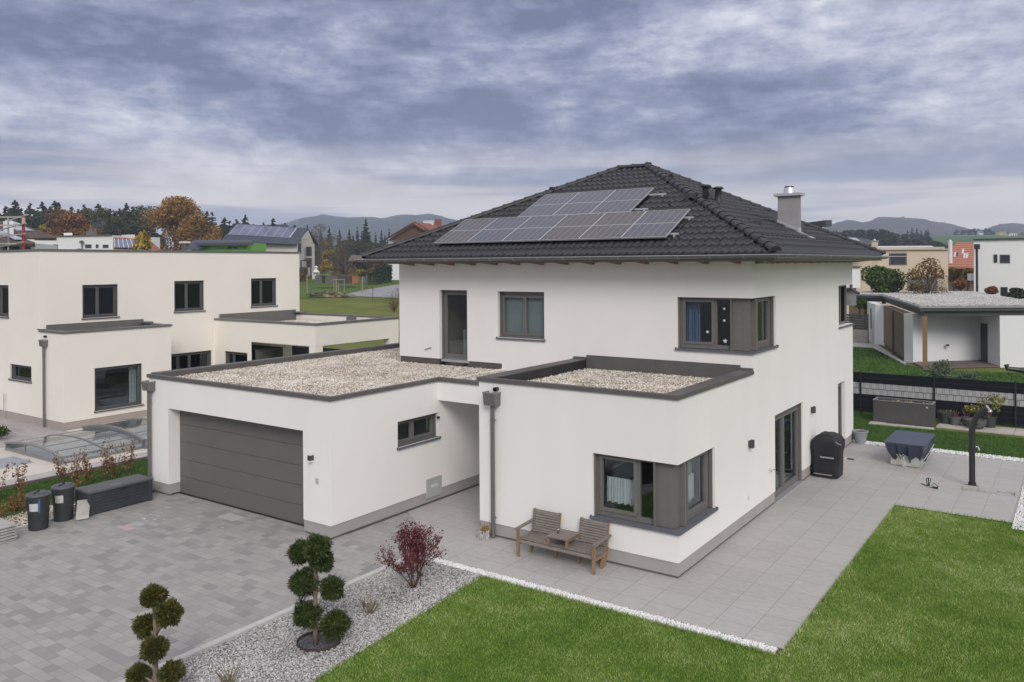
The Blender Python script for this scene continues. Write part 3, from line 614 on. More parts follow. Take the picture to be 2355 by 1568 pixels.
for k in range(13):
    y = Yu+.3+k*.782; m_ = MB(); m_.add([(-.01, y-.05, 5.97), (ex1-.12, y-.05, 6.035), (ex1-.12, y+.05, 6.035), (-.01, y+.05, 5.97), (-.01, y-.05, 6.099), (ex1-.06, y-.05, 6.099), (ex1-.06, y+.05, 6.099), (-.01, y+.05, 6.099)],
        [(0,3,2,1),(4,5,6,7),(0,1,5,4),(1,2,6,5),(2,3,7,6),(3,0,4,7)]); m_.build('rafter', WOOD, H)
zF = lambda y: ze+sl_m*(y-ey0); zR = lambda x: ze+sl_m*(ex1-x)
# snow guards, vents and pipes on the tiles
sg = MB()
for row, xs in ((1, np.arange(-10.6, -.2, .37)), (5, np.arange(-1.7, -.9, .55)), (8, (-8.2, -2.2, -2.9)), (11, (-3.0,)), (3, (-1.0, -.6))):
    r_ = (row+.35)*run/18
    for x in xs: sg.box(x-.012, ey0+r_-.02, zF(ey0+r_)+.03, x+.012, ey0+r_+.06, zF(ey0+r_)+.095)
for row, ys in ((2, np.arange(Yu, Yb, .37)), (5, np.arange(Yu+1.5, Yb-1, 1.1)), (8, np.arange(Yu+3, Yb-3, 1.3))):
    r_ = (row+.35)*run/18
    for y in ys: sg.box(ex1-r_-.06, y-.012, zR(ex1-r_)+.03, ex1-r_+.02, y+.012, zR(ex1-r_)+.085)
sg.build('snow_guard', M('snow_guard_black', (.03, .03, .034), .35, .1, 4), H)
def vent_front(x, r_):
    m_ = MB(); z = zF(ey0+r_); m_.add([(x-.11, ey0+r_-.14, z-.04), (x+.11, ey0+r_-.14, z-.04), (x+.055, ey0+r_-.15, z+.13), (x-.055, ey0+r_-.15, z+.13), (x-.12, ey0+r_+.3, z+.13), (x+.12, ey0+r_+.3, z+.13), (x, ey0+r_+.3, z+.17)],
        [(0, 3, 4), (0, 1, 2, 3), (1, 5, 2), (2, 5, 6), (3, 2, 6), (3, 6, 4)]); m_.build('roof_vent', TILE, H)
vent_front(-8.0+.4, 4.3); vent_front(-3.65, 4.65); vent_front(-2.05, 3.35)
for x_, y_ in ((-2.35, 6.4), (-.75, 6.9)):
    z = zR(x_); MB().add([(x_+.14, y_-.11, z-.05), (x_+.14, y_+.11, z-.05), (x_+.15, y_+.05, z+.12), (x_+.15, y_-.05, z+.12), (x_-.3, y_-.12, z+.12), (x_-.3, y_+.12, z+.12)], [(0, 1, 2, 3), (0, 3, 4), (1, 5, 2), (2, 5, 4, 3)]).build('roof_vent', TILE, H)
for (x_, y_) in ((-2.22, 7.08), (-2.27, 8.15)):
    z = zR(x_); m_ = MB(); m_.lathe([(.19, -.12), (.15, .0), (.10, .06), (.09, .36), (.10, .365), (.10, .38)], (x_, y_, z), 18); m_.lathe([(.0, .47), (.10, .46), (.155, .42), (.15, .395), (.05, .39), (.0, .39)], (x_, y_, z), 18)
    m_.build('vent_pipe', RIDGE, H, smooth=True)
# chimney
ch = MB(); cx0, cx1, cy0, cy1 = -1.02, -.44, 9.60, 9.92
ch.box(cx0, cy0, 6.3, cx1, cy1, 7.93); cho = ch.build('chimney', M('chimney_render', (.30, .295, .30), .85, .08, 3, bump=.3, bs=120), H)
MB().box(cx0-.09, cy0-.09, 7.93, cx1+.09, cy1+.09, 8.01).build('chimney_cap', M('cap_concrete', (.42, .41, .40), .8, .06, 3), cho)
cxm, cym = (cx0+cx1)/2, (cy0+cy1)/2
MB().lathe([(.17, 0), (.13, .17), (.125, .20), (.11, .20), (.11, .10), (0, .1)], (cxm, cym, 8.01), 20).build('cowl', CHROME, cho, smooth=True)
MB().lathe([(.131, .175), (.131, .21), (.09, .21), (.09, .17)], (cxm, cym, 8.01), 20).build('cowl_rim', BLACK, cho)
fl = MB()
def zr_(x, o=.055): return zR(x)+o
fl.add([(cx0-.04, cy0-.14, zr_(cx0)), (cx0-.04, cy0, zr_(cx0)), (cx1+.42, cy0, zr_(cx1+.42)), (cx1+.42, cy0-.14, zr_(cx1+.42))], [(0, 1, 2, 3)])
fl.add([(cx1, cy0, zr_(cx1)), (cx1+.42, cy0, zr_(cx1+.42)), (cx1+.42, cy1+.12, zr_(cx1+.42)), (cx1, cy1+.12, zr_(cx1))], [(0, 1, 2, 3)])
fl.add([(cx0-.02, cy0-.006, zr_(cx0)-.02), (cx0-.02, cy0-.006, zr_(cx0)+.10), (cx1+.01, cy0-.006, zr_(cx1)+.10), (cx1+.01, cy0-.006, zr_(cx1)-.02)], [(0, 1, 2, 3)])
fl.add([(cx1+.006, cy0, zr_(cx1)-.02), (cx1+.006, cy1, zr_(cx1)-.02), (cx1+.006, cy1, zr_(cx1)+.12), (cx1+.006, cy0, zr_(cx1)+.12)], [(0, 1, 2, 3)])
fl.build('chimney_flashing', ALU, cho)
# solar panels: six below, three above
m = bpy.data.materials.new('solar_cells'); m.use_nodes = True; t = m.node_tree; p_ = t.nodes['Principled BSDF']; MATS['solar_cells'] = m
g_ = N(t, 'ShaderNodeTexCoord'); sp_ = N(t, 'ShaderNodeSeparateXYZ'); L(t, g_.outputs['UV'], sp_.inputs[0])
def line(nt_, x, n_, w_):
    f_ = math_(nt_, 'FRACT', math_(nt_, 'MULTIPLY', x, n_)); return math_(nt_, 'LESS_THAN', math_(nt_, 'MINIMUM', f_, math_(nt_, 'SUBTRACT', 1, f_)), w_)
ln = math_(t, 'MAXIMUM', line(t, sp_.outputs[0], 6, .022), line(t, sp_.outputs[1], 20, .02))
fine = line(t, sp_.outputs[0], 54, .12); fx = math_(t, 'FRACT', math_(t, 'MULTIPLY', sp_.outputs[0], 6)); dm = math_(t, 'LESS_THAN', math_(t, 'ABSOLUTE', math_(t, 'SUBTRACT', fx, .5)), .47)
oi = N(t, 'ShaderNodeObjectInfo')
cell = mix(t, ramp(t, oi.outputs['Random'], [(0, (0, 0, 0)), (.55, (0, 0, 0)), (.7, (1, 1, 1))]), (.040, .042, .066), (.045, .034, .034))
cell = mix(t, math_(t, 'MULTIPLY', fine, .25), cell, (.14, .14, .16)); cell = mix(t, math_(t, 'MULTIPLY', ln, .75), cell, (.40, .41, .45))
mid = math_(t, 'LESS_THAN', math_(t, 'ABSOLUTE', math_(t, 'SUBTRACT', sp_.outputs[1], .5)), .007); cell = mix(t, mid, cell, (.40, .41, .43))
L(t, cell, p_.inputs['Base Color']); p_.inputs['Roughness'].default_value = .12; p_.inputs['Specular IOR Level'].default_value = .5
def solar_at(x0, x1, y0, y1, zf, parent, off=.14, th=.035, mat=m, frame=ALU, rails=True):
    z0, z1 = zf(y0)+off, zf(y1)+off; nrm = Vector((0, -sl_m, 1)).normalized()*th
    me = bpy.data.meshes.new('solar_panel'); V = [(x0, y0, z0), (x1, y0, z0), (x1, y1, z1), (x0, y1, z1)]
    top = [tuple(Vector(a_)+nrm) for a_ in V]; g0 = ORG[parent.name]
    me.from_pydata([tuple(Vector(a_)-g0) for a_ in V+top], [], [(3, 2, 1, 0), (4, 5, 6, 7), (0, 1, 5, 4), (1, 2, 6, 5), (2, 3, 7, 6), (3, 0, 4, 7)])
    uv = me.uv_layers.new(name='uv'); k = 0
    for li, c in zip(range(4, 8), ((0, 0), (1, 0), (1, 1), (0, 1))): uv.data[li].uv = c
    me.materials.append(mat); o = link('solar_panel', me, parent)
    fm = MB(); e = .016; n2 = nrm.normalized()*.004
    tv = [Vector(a_) for a_ in top]
    for i in range(4): fm.bar(tv[i]+n2*0-nrm*.45, tv[(i+1) % 4]-nrm*.45, .016, th*1.15, up=tuple(nrm))
    fm.build('panel_frame', frame, o)
    return o
py0, py1, py2 = 3.97, 5.50, 7.08; X0 = -9.39; pw = (9.39-2.01)/6
for i in range(6): solar_at(X0+i*pw+.008, X0+(i+1)*pw-.008, py0, py1-.01, zF, H)
for i in range(3): solar_at(-7.46+i*pw+.008, -7.46+(i+1)*pw-.008, py1+.01, py2, zF, H)
rl = MB()
for (y, xa, xb) in ((4.25, -9.3, -1.80), (5.15, -9.3, -1.78), (5.8, -7.4, -3.35), (6.75, -7.4, -3.25)):
    z = zF(y)+.105; rl.bar((xa, y, z), (xb, y, z), .04, .05); rl.bar((xb-.1, y-.04, z-.09), (xb-.1, y-.04, z), .05, .02)
rl.build('mounting_rail', ALU, H)
# ---- rainwater pipes, hoppers, lamps and fittings
def downpipe(x, y, ztop, hop, par=H, nx=0, ny=-1, r=.05, pm=PIPE, hz=.28, hw=.36, back=.18, name='downpipe'):
    m_ = MB(); m_.tube([(x, y, .0), (x, y, ztop)], r, 14)
    for z in (.45, ztop-.35): m_.tube([(x, y, z), (x, y, z+.03)], r*1.15, 14); m_.box(x+r*.7, y-.01, z, x+r*1.5, y+.02, z+.03)
    o = m_.build(name, pm, par, smooth=False)
    if hop:
        z0, z1 = ztop-.01, ztop+hz; a, b = hw/2*.86, hw/2*.96; h_ = MB(); bk = y+back/2+.02
        for f0, f1, w0, w1, za, zb_ in ((a, b*.93, back*.9, back*.86, z0, z1-.03),):
            y0f, y1f = bk-w0*1.35, bk-w1*1.6
            lo = [(x-f0, y0f, za), (x+f0, y0f, za), (x+f0, bk, za), (x-f0, bk, za)]; hi = [(x-f1, y1f, zb_), (x+f1, y1f, zb_), (x+f1, bk, zb_), (x-f1, bk, zb_)]
            h_.add(lo+hi, [(0, 3, 2, 1), (0, 1, 5, 4), (1, 2, 6, 5), (2, 3, 7, 6), (3, 0, 4, 7)])
            hi2 = [(x-f1+.02, y1f+.02, zb_-.09), (x+f1-.02, y1f+.02, zb_-.09), (x+f1-.02, bk-.01, zb_-.09), (x-f1+.02, bk-.01, zb_-.09)]
            h_.add(hi2, [(0, 1, 2, 3)], 1)
            for (p1_, p2_) in ((0, 1), (1, 2), (3, 0)): h_.bar(Vector(hi[p1_])+Vector((0, 0, .015)), Vector(hi[p2_])+Vector((0, 0, .015)), .03, .03, 2)
        h_.build('rainwater_hopper', [pm, BLACK, M('hopper_rim', (.28, .28, .27), .4, .05, 4, metal=.4)], o)
    return o
downpipe(-4.30, -.09, 2.93, True); dp2 = downpipe(-14.04, yg-.09, 2.72, True, hz=.24, back=.16)
MB().lathe([(.085, 0), (.085, .012), (.05, .014)], (-4.30, -.09, .0), 20).build('pipe_collar', ALU, H)
MB().box(-14.15, yg-.2, 0, -13.93, yg-.02, .03).build('drain_cover', BLACK, H)
ovf = MB(); ovf.tube([(-4.22, .02, 3.27), (-4.22, -.12, 3.27)], .042, 16, cap=False).tube([(-4.22, -.09, 3.27), (-4.22, -.12, 3.27)], .046, 16, cap=False); ovf.lathe([], (0, 0, 0)); ovf.build('overflow_pipe', BLACK, H)
def wall_lamp(y, z):
    m_ = MB(); m_.box(0, y-.06, z-.07, .03, y+.06, z+.07).box(.03, y-.06, z-.09, .10, y-.05, z+.09).box(.03, y+.05, z-.09, .10, y+.06, z+.09).box(.10, y-.06, z-.09, .11, y+.06, z+.09)
    o = m_.build('wall_lamp', M('lamp_anthracite', (.05, .05, .055), .45, .05), H); MB().box(.03, y-.048, z-.05, .098, y+.048, z+.05).build('lamp_glass', M('lamp_glass', (.7, .7, .68), .3, .02), o)
wall_lamp(4.0, 1.84); wall_lamp(9.22, 1.84)
gl_ = MB(); gl_.box(-7.80, yg-.10, 1.68, -7.70, yg-.002, 1.79); go = gl_.build('wall_lamp', MATS['lamp_anthracite'], H)
[MB().box(-7.80, yg-.095, z__, -7.71, yg-.01, z__+.04).build('lamp_glass', MATS['lamp_glass'], go) for z__ in (1.79, 1.64)]
MB().box(-7.63, yg-.02, 1.18, -7.55, yg-.002, 1.29).build('key_switch', M('key_switch', (.45, .45, .38), .5, .2, 30), H)
MB().box(-.0, .0, 0, .001, .001, .001) if False else None
tp = MB(); y_, z_ = 5.44, .95; tp.tube([(0, y_, z_), (.03, y_, z_)], .032, 12).tube([(.02, y_, z_), (.09, y_, z_)], .016, 8).tube([(.08, y_, z_), (.10, y_+.08, z_-.01), (.10, y_+.13, z_-.03)], .012, 8).tube([(.06, y_, z_), (.06, y_, z_-.06)], .014, 8)
tp.build('garden_tap', CHROME, H)
MB().box(.001, 3.87, .57, .012, 3.95, .66).build('socket_cover', M('socket_white', (.62, .62, .6), .5, .02), H)
mx = MB(); mx.fbox(fR(xg), .97, 1.56, -.01, .018, .15, .63); mo = mx.build('meter_box', M('meter_grey', (.40, .42, .41), .5, .04), H)
MB().fbox(fR(xg), 1.02, 1.51, .0181, .026, .20, .58).build('meter_door', MATS['meter_grey'], mo)
MB().fbox(fR(xg), 1.14, 1.39, .0261, .032, .39, .46).fbox(fR(xg), 1.16, 1.37, .0322, .036, .41, .44).build('meter_label', M('label_white', (.6, .6, .6), .6, .2, 60), mo)
sn = MB(); sn.tube([(xg+.0, 1.42, 2.12), (xg+.07, 1.42, 2.12)], .03, 10); sn.build('motion_sensor', BLACK, H)
hk = MB(); hk.tube([(-9.78, Yu, 3.50), (-9.79, Yu-.03, 3.50), (-10.0, Yu-.05, 3.44)], .012, 6); hk.build('wall_hook', M('hook_metal', (.12, .12, .12), .4, .05), H)
pc = MB(); pc.lathe([(.035, -.02), (.045, 0), (0, .03)], (-5.4, 3.2, 2.49), 12); pc.build('passage_lamp', MATS['socket_white'], H)
# ================================================================ GROUND
def sstep(a, b, x):
    t = np.clip((x-a)/(b-a), 0, 1); return t*t*(3-2*t)
CXY = np.array([CAM.x, CAM.y]); FWn = np.array([FW.x, FW.y]); R0n = np.array([R0.x, R0.y])
def Hgt(x, y):
    dx, dy = np.asarray(x, float)-CXY[0], np.asarray(y, float)-CXY[1]
    t = dx*FWn[0]+dy*FWn[1]; s = dx*R0n[0]+dy*R0n[1]; tt = np.maximum(t, 1); u = 1177+F*s/tt
    left = np.interp(t, [48, 60, 80, 100, 133, 180, 300, 700, 1500, 3500], [0, .9, 2.0, 2.75, 3.65, 4.3, 5, 7, 10, 10])
    right = np.interp(t, [95, 200, 300, 420, 620, 700, 1000, 1500, 3500], [0, 2, 6, 15, 26, 26.5, 16, 10, 10])
    w = np.where(t > 240, sstep(2030, 2150, u), sstep(1500, 1950, u)); h = left*(1-w)+right*w
    return np.where(t > 20, h, 0.0)
rs = np.concatenate([np.linspace(0, 140, 71), np.geomspace(145, 2850, 46)]); az = np.linspace(0, 2*np.pi, 361)
rr, aa = np.meshgrid(rs, az, indexing='ij'); gx_, gy_ = CXY[0]+rr*np.sin(aa), CXY[1]+rr*np.cos(aa)
gz_ = Hgt(gx_, gy_) - .03
gnd = np_mesh('ground', np.stack([gx_, gy_, gz_], -1).reshape(-1, 3), grid_quads(len(rs), len(az))[:, ::-1], MEADOW, smooth=True); gnd['kind'] = 'structure'
def sheet(name, poly, z, mat, z0=None, kind='structure'):
    m_ = MB()
    if z0 is None: m_.poly([(p[0], p[1], z) for p in poly])
    else: m_.prism(poly, z0, z)
    o = m_.build(name, mat); o['kind'] = kind; return o
def rect(x0, y0, x1, y1): return [(x0, y0), (x1, y0), (x1, y1), (x0, y1)]
sheet('driveway', [(-13.72, -18), (-5.06, -18), (-5.06, -1.71), (-4.735, -1.71), (-4.735, -1.4), (xg, .3), (xg, -1.7), (xgl, -1.7), (xgl, -3.2), (-13.72, -3.2)], .0, PAVERS)
sheet('patio', [(xg, .3), (-4.735, -1.4), (-4.735, -1.705), (2.475, -1.705), (2.475, 7.385), (4.95, 7.385), (4.95, 14.12), (-4, 14.12), (-4, 9), (-4.735, 4.2), (xg, 4.2)], .004, PATIO)
sheet('patio_side', rect(-.6, 13.9, 0.3, 14.7), .002, PATIO)
# bed with pale gravel, edged by a concrete kerb
bed = [(-4.93, -16), (-2.35, -16), (-2.80, -6.5), (-3.19, -1.93), (-3.25, -1.93), (-4.66, -1.78), (-4.93, -1.78)]
sheet('gravel_bed', bed, -.012, M('bed_under', (.22, .21, .20), .9, .3, 25))
P = scatter(-4.95, -9.4, -2.6, -1.75, .029, in_poly(bed)); P = P[np.hypot(P[:, 0]+3.67, P[:, 1]+5.62) > .33]
o = stones('gravel', np.column_stack([P, rng.uniform(-.01, .015, len(P))]), .041, .0, GRAVEL_BED, tri='ico', flat=.65); tag(o, 'pale grey pebbles covering the bed beside the driveway', 'gravel', kind='stuff')
k = MB()
for i in range(16):
    y0 = -1.75-i*1.02; k.box(-5.055, y0-1.012, -.1, -4.93, y0, .05)
o = k.build('kerb', M('kerb_concrete', (.50, .49, .475), .8, .08, 3, bump=.2, bs=100), bevel=.006); o['kind'] = 'structure'
k = MB()
for i in range(12): k.box(-13.80, -3.35-i*1.02-1.01, -.1, -13.70, -3.35-i*1.02, .045)
o = k.build('kerb', MATS['kerb_concrete'], bevel=.006); o['kind'] = 'structure'
# white gravel strips
sheet('strip_base', rect(-4.95, -1.93, 2.40, -1.712), -.01, M('strip_base', (.5, .5, .5), .9, .1, 20))
P = scatter(-4.68, -1.915, 2.39, -1.725, .024); o = stones('white_gravel', np.column_stack([P, rng.uniform(-.005, .012, len(P))]), .036, .008, GRAVEL_WHITE, tri='ico', flat=.8); tag(o, 'strip of white pebbles between patio and front lawn', 'gravel', kind='stuff')
P = scatter(.3, 14.15, 8, 14.62, .05); o = stones('white_gravel', np.column_stack([P, rng.uniform(-.005, .012, len(P))]), .075, .006, GRAVEL_WHITE, flat=.6); tag(o, 'strip of white pebbles along the far end of the patio', 'gravel', kind='stuff')
P = scatter(4.98, 6.9, 5.45, 14.2, .04); o = stones('white_gravel', np.column_stack([P, rng.uniform(-.005, .012, len(P))]), .06, .006, GRAVEL_WHITE, flat=.6); tag(o, 'strip of white pebbles on the outer side of the patio behind the shower', 'gravel', kind='stuff')
k = MB(); k.box(-3.2, -1.95, -.08, 2.42, -1.925, .012).box(-4.95, -1.715, -.05, 2.475, -1.706, .001, 1).box(2.476, -1.9, -.05, 2.49, 7.38, -.004, 1).box(4.96, 7.0, -.05, 4.975, 14.12, .02)
o = k.build('edging', [M('edging_metal', (.45, .43, .40), .6, .1, 5), M('edging_dark', (.12, .115, .11), .7, .1, 5)]); o['kind'] = 'structure'
# lawns with blades
front = [(-3.22, -1.955), (-2.80, -6.5), (-2.35, -16), (14, -16), (14, 6.5), (5.5, 6.9), (4.96, 7.36), (2.50, 7.36), (2.50, -1.955)]
sheet('lawn', front, -.008, LAWN)
back = [(-9, 14.64), (14, 14.64), (14, 18.2), (2, 17.95), (1.98, 17.9), (-.25, 17.75), (-.3, 20.2), (-9, 20.2)]
sheet('lawn_back', back, -.006, LAWNB)
def grass(name, poly, box, sp, h, wdt, mat, lab, zoff=-.008, keep=None):
    P = scatter(*box, sp, in_poly(poly))
    if keep is not None: P = P[keep(P)]
    n = len(P); q = rng.uniform(0, 2*np.pi, n); hh = h*rng.uniform(.55, 1.3, n); ln = rng.uniform(.2, 1.0, n)*hh; q2 = rng.uniform(0, 2*np.pi, n)
    b = np.stack([np.cos(q), np.sin(q)], 1)*(wdt*rng.uniform(.6, 1.4, n))[:, None]/2
    z = np.full(n, zoff)
    V = np.stack([np.column_stack([P-b, z]), np.column_stack([P+b, z]), np.column_stack([P+np.stack([np.cos(q2), np.sin(q2)], 1)*ln[:, None], z+hh*.9])], 1).reshape(-1, 3)
    o = np_mesh(name, V, np.arange(3*n).reshape(n, 3), mat); return tag(o, lab, 'grass', kind='stuff')
def infrustum(P, m_=40):
    dx, dy = P[:, 0]-CXY[0], P[:, 1]-CXY[1]; t = dx*FWn[0]+dy*FWn[1]; s = dx*R0n[0]+dy*R0n[1]
    u = 1177+F*s/np.maximum(t, .5); v_ = CY+F*6/np.maximum(t, .5); return (t > 7.5) & (u > -120) & (u < 2500) & (v_ < 1568+160)
grass('grass', front, (-3.3, -9.5, 8.5, 7.4), .0145, .036, .0072, BLADE, 'short green grass of the front lawn', keep=infrustum)
BLADEB = ramp_mat('grass_blade_back', [(.028, .075, .010), (.05, .115, .015), (.075, .15, .022), (.12, .20, .035)], .7, .6)
grass('grass', back, (-3, 14.64, 7.5, 20.2), .04, .055, .02, BLADEB, 'short dark green grass between patio and slatted fence')
# tufts leaning over the pebble strip
P = np.column_stack([rng.uniform(-3.1, 2.4, 900), -1.955-np.abs(rng.normal(0, .03, 900))]); n = len(P)
q = rng.uniform(0, 6.28, n); hh = rng.uniform(.05, .10, n); b = np.stack([np.cos(q), np.sin(q)], 1)*.005
V = np.stack([np.column_stack([P-b, np.zeros(n)]), np.column_stack([P+b, np.zeros(n)]), np.column_stack([P+rng.normal(0, .03, (n, 2))+[0, .015], hh])], 1).reshape(-1, 3)
tag(np_mesh('grass', V, np.arange(3*n).reshape(n, 3), BLADE), 'longer grass blades leaning over the white pebble strip', 'grass', kind='stuff')
# ground sheets added behind the viewpoint, invented only to darken the window reflections
sheet('reflection_strip', [(-200, -27), (200, -27), (200, -18), (-200, -18)], -.012, M('reflection_strip_grey', (.06, .06, .062), .9, .1, .5)); sheet('reflection_ground', [(-300, -230), (300, -230), (300, -27), (-300, -27)], -.014, M('reflection_ground_brown', (.10, .088, .07), .95, .4, .06, detail=8))
for (ea, eb, n_e, nx_, ny_) in (((2.51, -1.9), (2.51, 7.3), 1100, .012, 0), ((-3.20, -2.0), (-2.8, -6.5), 700, -.015, 0), ((-2.8, -6.5), (-2.6, -10), 500, -.015, 0), ((2.5, 7.35), (4.95, 7.35), 300, 0, .012)):
    f_ = rng.uniform(0, 1, n_e); P = np.outer(1-f_, ea)+np.outer(f_, eb)+rng.normal(0, .015, (n_e, 2)); q = rng.uniform(0, 6.28, n_e); hh = rng.uniform(.04, .085, n_e); b = np.stack([np.cos(q), np.sin(q)], 1)*.005
    V = np.stack([np.column_stack([P-b, np.zeros(n_e)]), np.column_stack([P+b, np.zeros(n_e)]), np.column_stack([P+rng.normal(0, .022, (n_e, 2))+[nx_*-1.5, ny_], hh])], 1).reshape(-1, 3)
    tag(np_mesh('grass', V, np.arange(3*n_e).reshape(n_e, 3), BLADE), 'ragged grass tips along the edge of the front lawn', 'grass', kind='stuff')
# slabs by the fence
k = MB()
for i in range(12): k.box(1.9+i*.6, 18.55, -.05, 1.9+i*.6+.59, 19.15, .012); k.box(1.9+i*.6+.005, 19.16, -.05, 1.9+i*.6+.585, 19.75, .01)
k.box(-.25, 17.83, -.05, .25, 18.28, .03).box(.26, 17.85, -.05, .8, 18.2, .03).box(.81, 17.87, -.05, 1.33, 18.2, .03).box(1.34, 17.89, -.05, 1.89, 18.2, .03)
o = k.build('path', M('slab_pale', (.46, .43, .39), .85, .15, 2, bump=.2, bs=60), bevel=.006); o['kind'] = 'structure'
# chalk marks on the pavers and one plain slab in front of the garage
def blob(name, cx, cy_, a, b, mat, z=.004, n=14, jit=.2):
    o = MB().poly([(cx+a*math.cos(2*math.pi*i/n)*(1+random.uniform(-jit, jit)), cy_+b*math.sin(2*math.pi*i/n)*(1+random.uniform(-jit, jit)), z) for i in range(n)]).build(name, mat); o['kind'] = 'structure'; return o
MB().box(-10.70, -2.55, -.02, -10.08, -1.94 if False else -2.20, .004).build('driveway_slab', M('plain_slab', (.42, .41, .39), .8, .06, 4))['kind'] = 'structure'
PK = M('chalk_pink', (.50, .36, .38), .9, .12, 9); CG = M('chalk_green', (.36, .42, .41), .9, .1, 9); CWt = M('chalk_white', (.50, .50, .49), .9, .2, 16)
for nme, x0, y0, x1, y1, mt in (('chalk_mark', -11.93, -4.32, -11.74, -4.02, PK), ('chalk_mark', -11.72, -4.34, -11.50, -4.14, PK), ('chalk_mark', -11.92, -4.0, -11.58, -3.82, CG)):
    MB().poly([(x0, y0, .004), (x1, y0, .004), (x1, y1, .004), (x0, y1, .004)]).build(nme, mt)['kind'] = 'structure'
for i in range(9): blob('chalk_mark', -11.75+random.uniform(-.45, .3), -3.45+random.uniform(-.25, .2), random.uniform(.02, .06), random.uniform(.02, .05), CWt, jit=.4)
blob('chalk_mark', -9.87, -2.98, .05, .02, CWt, jit=.4)

# ================================================================ GARDEN THINGS
# --- bench with two backs and a small table in the middle
BW = M('weathered_wood', (.205, .175, .155), .85, .25, 5, bump=.3, bs=60, stretch=(1, 7, 7)); BW2 = M('bench_side_wood', (.26, .17, .095), .8, .3, 7, stretch=(6, 6, 1))
bx0, bx1, by0, by1 = -3.27, -1.42, -.70, -.10; sz = .385
bn = thing('garden_bench', (-2.35, -.4, 0), 'weathered wooden double bench with a small table built into its middle', 'bench')
m_ = MB(); ns = 9
for i in range(ns):
    t = i/(ns-1); y = by0+.035+t*(.52); z = sz-.035*math.sin(t*math.pi*.9)*1.0 - (.05 if i == 0 else (.012 if i == 1 else 0)); tilt = (.03 if i == 0 else 0)
    m_.add([(bx0, y-.022, z-tilt), (bx1, y-.022, z-tilt), (bx1, y+.022, z), (bx0, y+.022, z), (bx0, y-.022, z-.02-tilt), (bx1, y-.022, z-.02-tilt), (bx1, y+.022, z-.02), (bx0, y+.022, z-.02)], [(0,1,2,3),(7,6,5,4),(0,4,5,1),(1,5,6,2),(2,6,7,3),(3,7,4,0)])
m_.build('seat', BW, bn)
def brest(x0, x1):
    m_ = MB()
    for i in range(9):
        t = i/8; z = sz+.03+t*.40; y = -.17+t*.075; m_.add([(x0, y-.010, z-.017), (x1, y-.010, z-.017), (x1, y+.006, z+.017), (x0, y+.006, z+.017), (x0, y+.010, z-.02), (x1, y+.010, z-.02), (x1, y+.024, z+.014), (x0, y+.024, z+.014)], [(0,1,2,3),(7,6,5,4),(0,4,5,1),(1,5,6,2),(2,6,7,3),(3,7,4,0)])
    o = m_.build('backrest', BW, bn)
    f = MB()
    for x in (x0+.02, x1-.02): f.bar((x, -.135, sz-.06), (x, -.055, sz+.45), .04, .05)
    f.build('back_frame', BW2, o)
brest(-3.24, -2.58); brest(-2.10, -1.45)
for x in (bx0+.05, bx1-.03): MB().bar((x, by0+.01, 0), (x, by0+.01, .555), .055, .055).build('leg', BW2, bn)
for x in (bx0+.12, -2.55, -2.0, bx1-.06):
    o_ = MB().bar((x, -.33, 0), (x, -.20, sz-.05), .05, .07).build('leg', BW2, bn)
MB().bar((bx1-.06, -.24, 0), (bx1-.06, -.10, sz+.1), .045, .07).build('leg', BW2, bn)
f = MB()
for x in (bx0+.05, bx1-.03): f.add([(x-.02, by0-.03, sz-.14), (x+.02, by0-.03, sz-.14), (x+.02, -.12, sz-.16), (x-.02, -.12, sz-.16), (x-.02, by0-.01, sz-.075), (x+.02, by0-.01, sz-.075), (x+.02, -.12, sz-.07), (x-.02, -.12, sz-.07)], [(0,3,2,1),(4,5,6,7),(0,1,5,4),(1,2,6,5),(2,3,7,6),(3,0,4,7)])
f.build('seat_frame', BW2, bn)
for x in (bx0+.03, bx1+.0): MB().bar((x, by0-.05, .565), (x, -.08, .60), .075, .035).build('armrest', BW, bn)
tb = MB()
for i in range(4): tb.box(-2.55, -.67+i*.135, .52, -2.07, -.67+i*.135+.128, .545)
tbo = tb.build('table_top', BW, bn)
for x in (-2.52, -2.10): MB().box(x-.022, -.64, sz-.02, x+.022, -.59, .519).box(x-.015, -.59, .47, x+.015, -.14, .519).build('table_support', BW2, tbo)
gt_ = thing('drinking_glass', (-2.42, -.42, .546), 'small clear drinking glass on the bench table', 'glass')
MB().lathe([(.0, 0), (.028, 0), (.034, .11), (.031, .11), (.026, .02), (0, .02)], (-2.42, -.42, .546), 16).build('tumbler', glass_mat('clear_glass', (.85, .87, .86), .8), gt_, smooth=True)
MB().lathe([(0, .021), (.0255, .021), (.027, .045), (0, .045)], (-2.42, -.42, .546), 16).build('drink', M('amber_drink', (.5, .3, .05), .2, .1), gt_)

